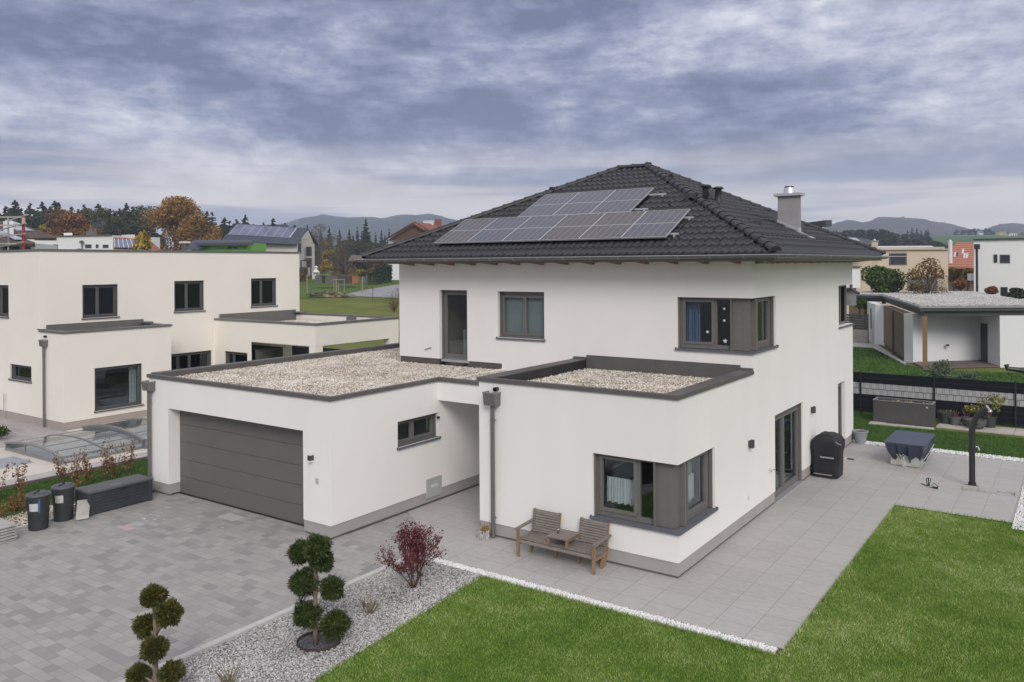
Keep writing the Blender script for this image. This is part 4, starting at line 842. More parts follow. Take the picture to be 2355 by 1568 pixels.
# --- birch-bark planter box by the downpipe
pb = thing('bark_planter', (-4.52, -.25, 0), 'small white birch-bark planter with dried orange plants at the foot of the downpipe', 'planter')
m_ = MB(); ax, ay = (-4.68, -.26), (-4.36, -.08)
cs = [(-4.66, -.22), (-4.42, -.36), (-4.33, -.20), (-4.56, -.07)]
for i in range(4):
    a_, b_ = cs[i], cs[(i+1) % 4]; n = 7 if i % 2 == 0 else 5
    for j in range(n):
        x = a_[0]+(b_[0]-a_[0])*(j+.5)/n; y = a_[1]+(b_[1]-a_[1])*(j+.5)/n; m_.tube([(x, y, 0), (x+random.uniform(-.004, .004), y, .17+random.uniform(-.02, .03))], .02, 7)
m_.build('bark_cladding', M('birch_bark', (.62, .60, .60), .8, .3, 30, col2=(.12, .10, .09), stretch=(1, 1, .5)), pb)
V, Fq = leaf_quads(shell_points(260, (-4.44, -.18, .20), (.12, .10, .10), .1)[0], .035); np_mesh('dried_plant', V, Fq, ramp_mat('dry_orange', [(.09, .04, .02), (.28, .13, .03), (.45, .28, .08), (.35, .3, .2)], .8, 6), pb)
MB().tube([(-4.44, -.2, .1), (-4.42, -.2, .26), (-4.45, -.21, .31), (-4.47, -.22, .27)], .008, 6).build('dried_stem', MATS['dry_orange'], pb)

# --- covered barbecue
bq = thing('covered_barbecue', (.42, 9.35, 0), 'barbecue under a black fabric cover standing by the patio door', 'barbecue')
m_ = MB(); secs = [(.06, .74, 9.02, 9.72, .03), (.04, .76, 9.00, 9.72, .3), (.06, .75, 9.02, 9.72, .62), (.02, .80, 8.97, 9.75, .85), (.03, .80, 9.0, 9.74, 1.0), (.14, .72, 9.03, 9.70, 1.12), (.26, .58, 9.08, 9.62, 1.19)]
nn = 40; b = 0
for (x0, x1, y0, y1, z) in secs:
    for k in range(nn):
        t = 2*math.pi*k/nn; c_, s_ = math.cos(t), math.sin(t); e_ = .28
        x = (x0+x1)/2+(x1-x0)/2*math.copysign(abs(c_)**e_, c_); y = (y0+y1)/2+(y1-y0)/2*math.copysign(abs(s_)**e_, s_)
        wob = .012*math.sin(k*2.3+z*9)+.008*math.sin(k*1.1-z*15); m_.v.append((x+wob*c_, y+wob*s_, z+.015*math.sin(k*.9)*(z > .1)))
for i in range(len(secs)-1):
    for k in range(nn): m_.f.append((i*nn+k, i*nn+(k+1) % nn, (i+1)*nn+(k+1) % nn, (i+1)*nn+k)); m_.m.append(0)
m_.f.append(tuple((len(secs)-1)*nn+k for k in range(nn))); m_.m.append(0)
CVB = M('black_cover_fabric', (.016, .016, .018), .6, .25, 3, bump=.5, bs=9, spec=.4)
bc = m_.build('cover', CVB, bq, smooth=True)
MB().box(.30, 8.955, .575, .66, 8.985, .615).build('cover_strap', M('strap_grey', (.28, .28, .27), .7, .05), bc)
MB().box(.12, 8.985, .10, .60, 9.0, .125).build('cover_strap', MATS['strap_grey'], bc)
MB().add([(.70, 9.02, 1.055), (.80, 9.14, .985), (.835, 9.10, .955), (.75, 9.0, 1.0)], [(0, 1, 2, 3)]).build('cover_badge', M('badge_grey', (.35, .36, .38), .5, .6, 60), bc)
MB().tube([(.62, 9.05, .03), (.62, 9.09, .03)], .03, 10).tube([(.2, 9.05, .03), (.2, 9.09, .03)], .03, 10).build('wheel', BLACK, bq)
# --- covered garden furniture stack
NAVY = M('navy_tarpaulin', (.020, .030, .062), .38, .2, 2, bump=.9, bs=6, spec=.8)
fc = thing('covered_table', (2.0, 12.45, 0), 'low square stack under a navy blue tarpaulin tied with white cord', 'covered table')
m_ = MB(); nn = 48
secs = [(1.66, 2.42, 11.70, 13.16, .17, .05), (1.62, 2.46, 11.64, 13.22, .30, .05), (1.55, 2.52, 11.53, 13.34, .40, .045), (1.51, 2.55, 11.47, 13.40, .54, .03), (1.47, 2.57, 11.42, 13.46, .66, .012), (1.455, 2.58, 11.41, 13.47, .705, .002), (1.47, 2.565, 11.425, 13.455, .71, 0)]
for (x0, x1, y0, y1, z, wv) in secs:
    for k in range(nn):
        t = 2*math.pi*(k+.5)/nn; c_, s_ = math.cos(t), math.sin(t); sc = 1/max(abs(c_), abs(s_))
        wob = wv*math.sin(k*1.7+1)+wv*.6*math.sin(k*3.1); m_.v.append(((x0+x1)/2+(x1-x0)/2*sc*c_+wob*c_, (y0+y1)/2+(y1-y0)/2*sc*s_+wob*s_, z+wv*1.2*math.sin(k*.9+2)))
for i in range(len(secs)-1):
    for k in range(nn): m_.f.append((i*nn+k, i*nn+(k+1) % nn, (i+1)*nn+(k+1) % nn, (i+1)*nn+k)); m_.m.append(0)
m_.f.append(tuple((len(secs)-1)*nn+k for k in range(nn))); m_.m.append(0)
m_.build('tarpaulin', NAVY, fc)
MB().box(1.62, 11.66, .02, 2.42, 13.15, .30).build('wrapped_base', M('plastic_film', (.42, .44, .40), .35, .15, 5, bump=.6, bs=10), fc)
rp = MB(); rp.tube([(1.86, 11.52, .30), (1.80, 11.50, .36), (1.88, 11.50, .38), (1.93, 11.50, .32), (1.98, 11.50, .38), (2.06, 11.50, .35), (1.99, 11.51, .29)], .008, 6)
rp.tube([(1.92, 11.51, .32), (1.94, 11.50, .2), (1.97, 11.52, .08), (2.0, 11.46, .012), (2.15, 11.40, .01)], .008, 6).tube([(1.97, 11.51, .32), (2.02, 11.5, .18), (2.03, 11.48, .06), (2.1, 11.38, .01)], .008, 6)
rp.tube([(2.50, 11.6, .25), (2.56, 11.9, .36), (2.58, 12.4, .42), (2.6, 12.9, .5)], .01, 6); rp.build('cord', M('white_cord', (.6, .58, .52), .8, .1), fc)
# --- grey flower pot at the corner of the house, little things by the side door
def pot(name, c, r0, r1, h, mat, label, cat='flower pot', group=None, soil=True, rim=.015, n=28):
    t_ = thing(name, c, label, cat, group); m_ = MB()
    m_.lathe([(0, 0), (r0, 0), (r0+(r1-r0)*.85, h-.05), (r1, h-.045), (r1+rim, h-.04), (r1+rim, h), (r1-.01, h), (r1-.02, h-.05), (0, h-.05)], c, n).build('bowl', mat, t_, smooth=False)
    if soil: MB().lathe([(0, h-.049), (r1-.02, h-.049)], c, n).build('soil', EARTH, t_)
    return t_
pt = pot('flower_pot', (.24, 14.22, 0), .15, .235, .42, M('pot_blue_grey', (.27, .29, .32), .7, .1, 6), 'blue-grey plastic flower pot at the far corner of the white house')
MB().tube([(.26, 14.25, .36), (.25, 14.24, .48)], .01, 6).build('dead_stem', BARKD, pt)
dsn = thing('garden_trowel', (.38, 11.6, 0), 'small silver and brown trowel lying on the patio by the side door', 'trowel')
MB().box(.30, 11.62, .004, .58, 11.74, .03).build('handle', BARKD, dsn); MB().add([(.22, 11.5, .01), (.42, 11.56, .01), (.36, 11.72, .06), (.24, 11.74, .01)], [(0, 1, 2), (0, 2, 3), (0, 3, 1), (1, 3, 2)]).build('blade', CHROME, dsn)
# --- solar shower
sh = thing('garden_shower', (3.86, 10.28, 0), 'black curved solar shower column standing on the patio', 'shower')
pts = [(3.86, 10.28, .03), (3.86, 10.28, 1.42)] + [(3.86+.66*(1-math.cos(a_)), 10.28, 1.42+.80*math.sin(a_)) for a_ in np.linspace(.12, 1.10, 8)]
SHB = M('shower_black', (.022, .022, .024), .45, .1, 4)
m_ = MB(); m_.tube(pts, [.074]*2+[.076, .075, .073, .071, .07, .068, .067, .066], 20); m_.build('column', SHB, sh, smooth=False)
q_ = Vector(pts[-1]); MB().tube([q_, q_+Vector((.028, 0, .018))], .073, 20).build('column_cap', ALU, sh)
MB().lathe([(.02, 0), (.05, -.03), (.065, -.07), (0, -.07)], (q_.x+.06, q_.y-.02, q_.z-.03), 16).build('shower_head', CHROME, sh, smooth=True)
MB().tube([(3.95, 10.26, 1.08), (4.0, 10.25, 1.09), (4.03, 10.24, 1.0)], .02, 8).build('tap', CHROME, sh)
MB().lathe([(.15, .0), (.15, .03), (.10, .05), (.095, .12)], (3.86, 10.28, .0), 20).build('foot', SHB, sh)
SLB = M('loose_slab', (.40, .385, .36), .8, .1, 4)
sb_ = thing('slab_ballast', (4.2, 9.98, 0), 'row of loose pale slabs holding down the foot of the shower', 'paving slabs')
MB().box(3.70, 9.82, .01, 4.02, 10.12, .07).build('short_slab', SLB, sb_); MB().box(4.03, 9.86, .005, 4.45, 10.22, .045).build('slab', SLB, sb_); MB().box(4.47, 10.05, .005, 4.86, 10.20, .04).build('slab', SLB, sb_)
MB().box(4.86, 9.80, .005, 4.95, 10.12, .07).build('short_slab', SLB, sb_); MB().bar((3.75, 9.80, .015), (4.9, 9.79, .015), .025, .02).build('rail', CHROME, sb_)
# --- black cable loop
cb = thing('power_cable', (2.95, 9.62, 0), 'short coil of black cable lying on the patio between tarpaulin and lawn', 'cable')
m_ = MB(); m_.tube([(2.70, 9.84, .015), (2.80, 9.74, .02), (2.90, 9.62, .03), (2.92, 9.60, .25), (2.96, 9.61, .24), (2.93, 9.60, .03), (3.05, 9.62, .12), (3.14, 9.60, .05), (3.08, 9.54, .02), (2.95, 9.58, .02)], .011, 7)
m_.tube([(2.88, 9.61, .03), (2.86, 9.60, .22), (2.90, 9.62, .25), (2.92, 9.6, .04)], .012, 7).build('lead', BLACK, cb); MB().tube([(3.02, 9.56, .03), (3.14, 9.52, .03)], .026, 8).build('plug', BLACK, cb)
# --- raised bed
rb_ = thing('raised_bed', (.82, 18.7, 0), 'long dark grey raised planter box with dry plants inside, in front of the fence', 'raised bed')
RBM = M('raised_bed_grey', (.085, .080, .078), .6, .08, 4, bump=.2, bs=200); x0, x1, y0, y1, h = -.17, 1.82, 18.3, 19.05, .82
MB().box(x0, y0, .02, x1, y0+.04, h).box(x0, y1-.04, .02, x1, y1, h).box(x0, y0+.04, .02, x0+.04, y1-.04, h).box(x1-.04, y0+.04, .02, x1, y1-.04, h).build('wall', RBM, rb_)
MB().box(x0-.015, y0-.015, h+.0, x1+.015, y0+.05, h+.02).box(x0-.015, y1-.05, h, x1+.015, y1+.015, h+.02).box(x0-.015, y0+.05, h, x0+.05, y1-.05, h+.02).box(x1-.05, y0+.05, h, x1+.015, y1-.05, h+.02).build('rim', M('bed_rim', (.22, .22, .225), .5, .05), rb_)
MB().box(x0+.04, y0+.04, .5, x1-.04, y1-.04, .68).build('soil', EARTH, rb_)
MB().box(1.62, y0-.02, .68, 1.68, y0-.001, .73).build('badge', MATS['label_white'], rb_)
pp = np.concatenate([shell_points(90, (c_, 18.65, .76), (.22, .22, .09), .1)[0] for c_ in (.55, 1.0, 1.6)])
V, Fq = leaf_quads(pp, .09, asp=.3); np_mesh('dry_plants', V, Fq, ramp_mat('straw', [(.2, .16, .07), (.45, .38, .2), (.6, .5, .3)], .85, 4), rb_)
# --- pots by the fence
DPT = M('pot_dark', (.045, .048, .052), .6, .1, 5); GPT = M('pot_stone_grey', (.10, .10, .105), .8, .15, 8)
p1 = pot('flower_pot', (2.10, 19.45, 0), .20, .26, .42, DPT, 'wide dark tub with withered plants, nearest the raised bed', group='pots along the fence')
V, Fq = leaf_quads(shell_points(150, (2.1, 19.42, .45), (.34, .25, .07), .2)[0], .08, asp=.3); np_mesh('withered_plant', V, Fq, ramp_mat('withered', [(.05, .035, .025), (.12, .09, .06), (.25, .2, .15)], .9, 5), p1)
p2 = pot('flower_pot', (2.42, 19.3, 0), .15, .20, .30, M('pot_mid_grey', (.12, .125, .13), .7, .1, 5), 'small dark round pot with reddish stems, second from the raised bed', group='pots along the fence')
p3 = pot('flower_pot', (2.80, 19.4, 0), .15, .20, .30, MATS['pot_mid_grey'], 'small dark round pot with reddish stems, right behind the shallow stone bowl', group='pots along the fence')
for pp_, cx in ((p2, 2.42), (p3, 2.78)):
    sk = MB()
    for i in range(9): a_ = random.uniform(0, 6.28); sk.tube([(cx+.03*math.cos(a_), 19.35+.03*math.sin(a_), .25), (cx+.14*math.cos(a_), 19.35+.1*math.sin(a_), .25+random.uniform(.2, .38))], .008, 5)
    sk.build('stems', M('stem_reddish', (.16, .07, .06), .8, .3, 9), pp_)
bw = thing('stone_bowl', (3.12, 18.98, 0), 'shallow round dark stone bowl with soil in front of the pots', 'bowl planter', 'pots along the fence')
MB().lathe([(0, 0), (.2, 0), (.31, .12), (.34, .25), (.34, .32), (.28, .32), (.27, .27), (0, .27)], (3.12, 18.98, 0), 32).build('bowl', GPT, bw); MB().lathe([(0, .272), (.265, .272)], (3.12, 18.98, 0), 24).build('soil', M('red_soil', (.14, .075, .05), .95, .3, 9), bw)
MB().box(3.10, 18.63, .2, 3.22, 18.66, .24).build('handle_slot', BLACK, bw)
p4 = pot('flower_pot', (3.48, 19.5, 0), .19, .25, .40, DPT, 'large dark pot holding a yellow-green shrub behind the shower', group='pots along the fence')
YG = ramp_mat('yellow_green_leaf', [(.03, .05, .012), (.10, .13, .025), (.26, .25, .05), (.40, .33, .07)], .6, 3)
pp = np.concatenate([shell_points(300, (3.5, 19.5, .85), (.42, .3, .38), .3)[0], shell_points(170, (3.0, 19.4, .62), (.33, .25, .2), .3)[0], shell_points(110, (3.75, 19.5, 1.0), (.3, .25, .22), .3)[0]])
V, Fq = leaf_quads(pp, .085); np_mesh('shrub', V, Fq, YG, p4)
tk = MB()
for i in range(10): tk.tube([(3.48, 19.5, .35), (3.48+random.uniform(-.35, .35), 19.5+random.uniform(-.2, .2), random.uniform(.7, 1.2))], .009, 5)
tk.build('stems', BARK, p4)
# --- fence with woven strips
fy = 20.12; fn = thing('privacy_fence', (2, fy, 0), 'dark privacy fence with a pale woven band along its middle', 'fence')
FD = M('fence_strip_dark', (.007, .008, .013), .75, .4, 4, stretch=(9, 1, 1), spec=.25); FLt = brick_mat('fence_strip_light', [(.40, .40, .405), (.44, .44, .445), (.42, .42, .43)], (.05, .055, .065), .19, .23, .5, .010, rough=.6, noise=.03)
m_ = MB()
m_.box(-9, fy, .06, 9, fy+.03, .735).box(-9, fy, 1.20, 9, fy+.03, 1.60); m_.build('dark_strips', FD, fn)
# the pale band: single woven strips with the mesh wires over them
m_ = MB(); d_ = MB()
for row, (z0, z1) in enumerate(((.74, .965), (.972, 1.195))):
    x = -3.0+row*.13
    while x < 6: m_.box(x, fy-.004, z0+.004, x+.175, fy+.02, z1-.004); m_.box(x+.187, fy+.002, z0+.004, x+.243, fy+.02, z1-.004); x += .255
m_.build('pale_band', M('fence_pale', (.40, .40, .41), .6, .06, 3), fn); d_.box(-9, fy+.021, .735, 9, fy+.03, 1.2).build('band_backing', FD, fn)
wr = MB()
for z in (.10, .3, .5, .73, .967, 1.2, 1.4, 1.595): wr.box(-9, fy-.012, z-.005, 9, fy-.005, z+.005)
wr.build('mesh_wire', M('fence_wire', (.025, .028, .036), .6, .05), fn)
for i in range(7):
    x = -6.25+i*2.63; m_ = MB(); m_.box(x-.03, fy-.06, 0, x+.03, fy-.013, 1.63).box(x-.035, fy-.065, 1.63, x+.035, fy-.008, 1.65); m_.build('post', M('fence_post', (.012, .014, .018), .6, .05), fn)
for x in (-4, -1.7, 4.8): pass

# ================================================================ PLANTS IN THE FRONT
YEW = ramp_mat('yew_leaf', [(.012, .020, .006), (.032, .050, .012), (.065, .090, .018), (.13, .145, .028)], .55, 6, spec=.35)
YEW2 = ramp_mat('yew_leaf_tips', [(.014, .022, .006), (.045, .055, .012), (.10, .10, .020), (.21, .16, .03)], .55, 6, spec=.35)
def yew_ball(c, r, parent, mat, n=3400):
    r = r*.95
    sq = np.array([1, 1, .92]); d = rand_unit(n); f = 1+.17*np.sin(d[:, 0]*4+c[0]*9)*np.cos(d[:, 2]*4+c[2]*7)+.13*np.sin(d[:, 1]*7+c[2]*5)+.08*np.sin(d[:, 0]*13+d[:, 2]*11)
    rad = r*f*rng.uniform(.55, 1.0, n)**.5; P = np.array(c)+d*rad[:, None]*sq
    long_ = rng.uniform(size=n) < .06; P[long_] += d[long_]*r*rng.uniform(.05, .2, (int(long_.sum()), 1))
    V, Fq = leaf_quads(P, .072, asp=.2, out=d*1.1); b = len(V)
    # opaque heart so the ball is dense
    th = np.linspace(0, np.pi, 9); ph = np.linspace(0, 2*np.pi, 13); a_, b2 = np.meshgrid(th, ph, indexing='ij')
    hv = np.array(c)+np.stack([np.sin(a_)*np.cos(b2), np.sin(a_)*np.sin(b2), np.cos(a_)*.9], -1).reshape(-1, 3)*r*.66
    return np_mesh('foliage_ball', np.concatenate([V, hv]), np.concatenate([Fq, grid_quads(9, 13, b)]), mat, parent)
def topiary(name, base, trunk, balls, branches, label, mat, group):
    t_ = thing(name, base, label, 'topiary tree', group)
    MB().tube(trunk, [.042, .04, .036, .032, .03, .026, .02][:len(trunk)], 10).build('trunk', BARK, t_, smooth=True)
    for a_, b_ in branches: MB().tube([a_, tuple((np.array(a_)+np.array(b_))/2+[0, 0, .01]), b_], [.02, .017, .014], 8).build('branch', BARK, t_, smooth=True)
    for c, r in balls: yew_ball(c, r, t_, mat)
    return t_
topiary('topiary_tree', (-3.66, -5.70, 0), [(-3.66, -5.70, 0), (-3.64, -5.72, .3), (-3.66, -5.71, .6), (-3.62, -5.72, .95), (-3.64, -5.71, 1.2), (-3.6, -5.7, 1.5)],
        [((-3.92, -5.75, 1.43), .19), ((-3.50, -5.80, 1.60), .20), ((-3.50, -5.68, 1.36), .17), ((-3.80, -5.80, 1.00), .225), ((-3.36, -5.62, .93), .19), ((-3.74, -5.80, .50), .22), ((-3.40, -5.52, .32), .225)],
        [((-3.64, -5.72, 1.18), (-3.88, -5.75, 1.38)), ((-3.63, -5.72, 1.15), (-3.5, -5.7, 1.3)), ((-3.64, -5.71, .85), (-3.4, -5.65, .93)), ((-3.65, -5.7, .25), (-3.42, -5.55, .32))],
        'clipped yew with round leaf clouds growing in a ring of dark slate chips', YEW, 'clipped cloud trees in the gravel bed')
topiary('topiary_tree', (-4.34, -8.0, 0), [(-4.34, -8.0, 0), (-4.33, -8.0, .3), (-4.34, -8.01, .6), (-4.33, -8.0, .95), (-4.35, -8.0, 1.25)],
        [((-4.36, -8.0, 1.38), .165), ((-4.02, -7.98, 1.22), .175), ((-4.57, -8.02, .93), .155), ((-4.29, -8.05, .68), .175), ((-4.74, -8.0, .17), .16), ((-4.03, -7.95, .38), .155)],
        [((-4.33, -8.0, .85), (-4.08, -7.98, 1.12)), ((-4.33, -8, .8), (-4.5, -8.0, .9)), ((-4.33, -8.0, .15), (-4.66, -8.0, .18)), ((-4.33, -8.0, .2), (-4.1, -7.96, .34))],
        'smaller clipped yew with olive-tipped leaf clouds at the lower edge of the picture', YEW2, 'clipped cloud trees in the gravel bed')
rg = thing('tree_ring', (-3.67, -5.62, 0), 'rusty steel ring filled with dark slate chips round the foot of the clipped yew', 'edging ring')
MB().lathe([(.345, -.02), (.345, .055), (.335, .055), (.335, -.02)], (-3.67, -5.62, 0), 48).build('steel_band', M('rusty_steel', (.055, .035, .028), .8, .4, 20), rg)
P = scatter(-4.02, -5.97, -3.32, -5.27, .024); P = P[np.hypot(P[:, 0]+3.67, P[:, 1]+5.62) < .325]
o = stones('slate_chips', np.column_stack([P, rng.uniform(-.01, .01, len(P))]), .038, .015, GRAVEL_DARK, parent=rg); o['kind'] = 'stuff'
# --- red Japanese maple
mp_ = thing('red_maple', (-3.90, -3.12, 0), 'small dark red maple shrub with bare upper twigs in the gravel bed', 'shrub')
RED = ramp_mat('maple_leaf', [(.045, .008, .013), (.09, .013, .020), (.145, .024, .030), (.19, .05, .045)], .6, 5)
br = MB(); tips = []
def grow(p, d, ln, r_, lv):
    q_ = p+d*ln; br.tube([p, (p+q_)/2+Vector((random.uniform(-1, 1), random.uniform(-1, 1), 0))*ln*.06, q_], [r_, r_*.85, r_*.65], 6)
    tips.append((q_, lv)); tips.append(((p+q_)/2, lv))
    if lv > 0:
        for _ in range(3 if lv > 1 else 2):
            nd = (d+Vector((random.uniform(-1, 1), random.uniform(-1, 1), random.uniform(-.1, .5)))*.55).normalized(); grow(q_, nd, ln*random.uniform(.6, .85), r_*.62, lv-1)
random.seed(11)
for i in range(7):
    a_ = i*.9; sp = .35 if i < 5 else .75; grow(Vector((-3.90+.03*math.cos(a_), -3.12+.03*math.sin(a_), 0)), Vector((math.cos(a_)*sp, math.sin(a_)*sp, 1)).normalized(), .38, .014, 3)
br.build('twigs', M('maple_bark', (.10, .05, .035), .8, .3, 9), mp_)
tp_ = np.array([list(t_[0]) for t_ in tips]); lw = np.array([t_[1] for t_ in tips])
core = np.concatenate([shell_points(1350, (-3.86, -3.12, .66), (.22, .21, .38), .0)[0], shell_points(330, (-3.76, -3.12, 1.02), (.28, .2, .24), .0)[0], shell_points(260, (-4.05, -3.12, .98), (.2, .2, .28), .0)[0]])
allp = np.concatenate([core]+[tp_[(lw <= 2)]+rng.normal(0, .035, (int((lw <= 2).sum()), 3)) for _ in range(5)]+[shell_points(160, (-4.15, -3.2, .33), (.18, .12, .07), .0)[0]])
allp = allp[allp[:, 2] > .12]; V, Fq = leaf_quads(allp, .045, asp=.5); np_mesh('leaves', V, Fq, RED, mp_)
P = np.column_stack([rng.normal(-3.85, .28, 260), rng.normal(-3.3, .3, 260)]); P = P[in_poly(bed)(P)]
V, Fq = leaf_quads(np.column_stack([P, np.full(len(P), .03)]), .03); np_mesh('fallen_leaves', V, Fq, RED, mp_)
lm = thing('plant_label', (-3.84, -3.0, 0), 'small dark plant sign on a stake beside the red maple', 'plant sign')
MB().tube([(-3.84, -3.0, 0), (-3.84, -3.0, .2)], .008, 6).build('stake', BLACK, lm); MB().box(-3.895, -3.02, .20, -3.785, -2.99, .25).build('sign_plate', M('sign_dark', (.05, .055, .06), .5, .1), lm)
def twiggy(name, base, n, h, sp, mat, label, leaves=None, nl=0, ls=.03, r_=.006, group=None):
    t_ = thing(name, base, label, 'shrub', group); m_ = MB(); P = []
    for i in range(n):
        a_ = random.uniform(0, 6.28); s_ = random.uniform(.1, sp); hh = h*random.uniform(.55, 1); p0 = Vector(base)+Vector((random.uniform(-.05, .05), random.uniform(-.05, .05), 0)); p1_ = p0+Vector((s_*math.cos(a_)*.6, s_*math.sin(a_)*.6, hh*.55)); p2_ = p0+Vector((s_*math.cos(a_), s_*math.sin(a_), hh))
        m_.tube([p0, p1_, p2_], [r_, r_*.8, r_*.4], 5)
        for k_ in np.linspace(.3, 1, 5): q_ = p0.lerp(p2_, k_); P.append(q_)
    m_.build('twigs', mat, t_)
    if leaves:
        P = np.array([list(q_) for q_ in P]); P = P[rng.integers(0, len(P), nl)]+rng.normal(0, h*.06, (nl, 3)); V, Fq = leaf_quads(P, ls); np_mesh('leaves', V, Fq, leaves, t_)
    return t_
TW = M('twig_olive', (.17, .14, .07), .9, .3, 9); TWB = M('twig_brown', (.14, .085, .05), .9, .3, 9)
SAGE = ramp_mat('sage_leaf', [(.10, .11, .05), (.2, .2, .10), (.28, .24, .16)], .8, 5); RUST = ramp_mat('rust_leaf', [(.07, .03, .018), (.16, .07, .03), (.28, .15, .05), (.2, .12, .04)], .7, 4)
twiggy('low_shrub', (-3.77, -4.40, 0), 16, .34, .2, TW, 'sparse low shrub of thin olive twigs between the yew and the red maple', SAGE, 120, .025)
twiggy('low_shrub', (-3.98, -4.25, 0), 8, .18, .15, TWB, 'tiny faded reddish plant beside the sparse olive shrub', RUST, 40, .02)
twiggy('low_shrub', (-3.72, -7.25, 0), 22, .30, .22, TW, 'sparse straw-coloured tuft at the lower edge of the gravel bed', SAGE, 60, .03)
# ================================================================ LEFT: bins, box, slabs, planting strip
BIN = M('bin_black', (.030, .032, .036), .55, .25, 5, bump=.1, bs=30); BINL = M('bin_lid', (.075, .080, .090), .5, .15, 5)
def bin_(c, label, blue):
    t_ = thing('dustbin', c, label, 'dustbin', 'round rubbish bins beside the driveway')
    MB().lathe([(0, 0), (.20, 0), (.205, .03), (.235, .72), (.245, .72), (.245, .77), (.23, .77)], c, 36).build('drum', BIN, t_)
    l_ = MB().lathe([(.262, .765), (.268, .785), (.255, .81), (.19, .825), (.185, .84), (.17, .845), (.16, .84), (0, .85)], c, 36).build('lid', BINL, t_)
    MB().lathe([(.03, .85), (.035, .88), (0, .885)], c, 14).box(c[0]+.06, c[1]-.14, .83, c[0]+.12, c[1]-.09, .87).build('lid_knob', BLACK, l_)
    hd = MB(); hd.tube([(c[0]+.12, c[1]-.235, .70), (c[0]+.10, c[1]-.27, .66), (c[0]+.02, c[1]-.28, .64), (c[0]-.02, c[1]-.25, .70)], .012, 6).tube([(c[0]-.14, c[1]-.2, .56), (c[0]-.2, c[1]-.22, .5)], .015, 6)
    hd.build('handle', BIN, t_)
    lb = MB(); a0 = math.atan2(-.75, .62)
    for k in range(6):
        a1_, a2_ = a0-.42+.14*k, a0-.28+.14*k; r_ = .238
        lb.add([(c[0]+(r_-.012)*math.cos(a1_), c[1]+(r_-.012)*math.sin(a1_), .45), (c[0]+(r_-.012)*math.cos(a2_), c[1]+(r_-.012)*math.sin(a2_), .45), (c[0]+r_*math.cos(a2_), c[1]+r_*math.sin(a2_), .63), (c[0]+r_*math.cos(a1_), c[1]+r_*math.sin(a1_), .63)], [(0, 1, 2, 3)])
    lb.build('sticker', M('sticker_grey', (.50, .50, .50), .7, .15, 14), t_)
    if blue:
        lb = MB(); a1_, a2_ = a0+.47, a0+.60
        lb.add([(c[0]+.226*math.cos(a1_), c[1]+.226*math.sin(a1_), .42), (c[0]+.226*math.cos(a2_), c[1]+.226*math.sin(a2_), .42), (c[0]+.243*math.cos(a2_), c[1]+.243*math.sin(a2_), .72), (c[0]+.243*math.cos(a1_), c[1]+.243*math.sin(a1_), .72)], [(0, 1, 2, 3)]); lb.build('sticker', M('sticker_blue', (.03, .16, .42), .5, .1), t_)
    return t_
bin_((-13.38, -5.38, 0), 'black round dustbin with a blue stripe sticker, nearer the slab stack', True)
bin_((-13.58, -4.72, 0), 'black round dustbin with grey lid and plain sticker, nearer the storage box', False)
bx = thing('storage_box', (-13.6, -3.45, 0), 'dark grey plastic garden storage box with slatted sides against the garage corner', 'storage box')
SBX = M('storage_box_grey', (.042, .046, .056), .55, .2, 4, bump=.2, bs=40); x0, x1, y0, y1, h = -13.97, -13.30, -4.25, -2.62, .56
m_ = MB(); m_.box(x0+.02, y0+.02, .01, x1-.02, y1-.02, h-.04)
for i in range(7): m_.box(x1-.019, y0+.1, .03+i*.07, x1-.006, y1-.1, .03+i*.07+.058); m_.box(x0+.1, y0+.006, .03+i*.07, x1-.1, y0+.019, .03+i*.07+.058)
for x in (x0, x1-.1): 
    for y in (y0, y1-.1): m_.box(x+.0, y+.0, 0, x+.1, y+.1, h-.035)
m_.build('box_body', SBX, bx, bevel=.006)
m_ = MB(); m_.box(x0-.02, y0-.02, h-.034, x1+.03, y1+.02, h+.005)
for i in range(9): m_.box(x0+i*.076-.005, y0-.01, h+.005, x0+i*.076+.063, y1+.01, h+.018)
lid = m_.build('lid', M('storage_lid_grey', (.095, .10, .112), .5, .15, 4), bx, bevel=.008)
MB().box(x1+.03, -3.55, h-.06, x1+.045, -3.35, h-.03).build('latch', BLACK, bx)
wl = MB()
for i, (yy, w_) in enumerate(((-3.62, .05), (-3.56, .02), (-3.51, .035), (-3.46, .03), (-3.41, .04), (-3.36, .02))): wl.box(-13.52, yy, h+.0185, -13.49, yy+w_, h+.0195)
wl.build('lid_lettering', M('lettering_pale', (.35, .36, .38), .6, .1), lid)
lsl = thing('leaning_slab', (-13.45, -4.42, 0), 'pale paving slab leaning between the dustbin and the storage box', 'paving slab')
MB().add([(-13.22, -4.62, .0), (-13.12, -4.36, .0), (-13.45, -4.15, .36), (-13.55, -4.41, .36), (-13.18, -4.64, .03), (-13.08, -4.38, .03), (-13.41, -4.17, .39), (-13.51, -4.43, .39)], [(0,3,2,1),(4,5,6,7),(0,1,5,4),(1,2,6,5),(2,3,7,6),(3,0,4,7)]).build('slab', M('slab_grey', (.38, .37, .35), .85, .15, 5), lsl)
for i in range(6):
    tag(MB().box(-14.1, -6.75, i*.062+.003, -12.95+random.uniform(-.02, .02), -6.02+random.uniform(-.02, .02), i*.062+.045).build('paving_slab', MATS['slab_grey'], org=(-13.3, -6.3, i*.062), bevel=.004),
        ('topmost' if i == 5 else 'lowest' if i == 0 else ['', 'second', 'third', 'fourth', 'fifth'][i]+' from the bottom')+' slab of the paving stack at the left edge', 'paving slab', 'stacked paving slabs by the driveway')
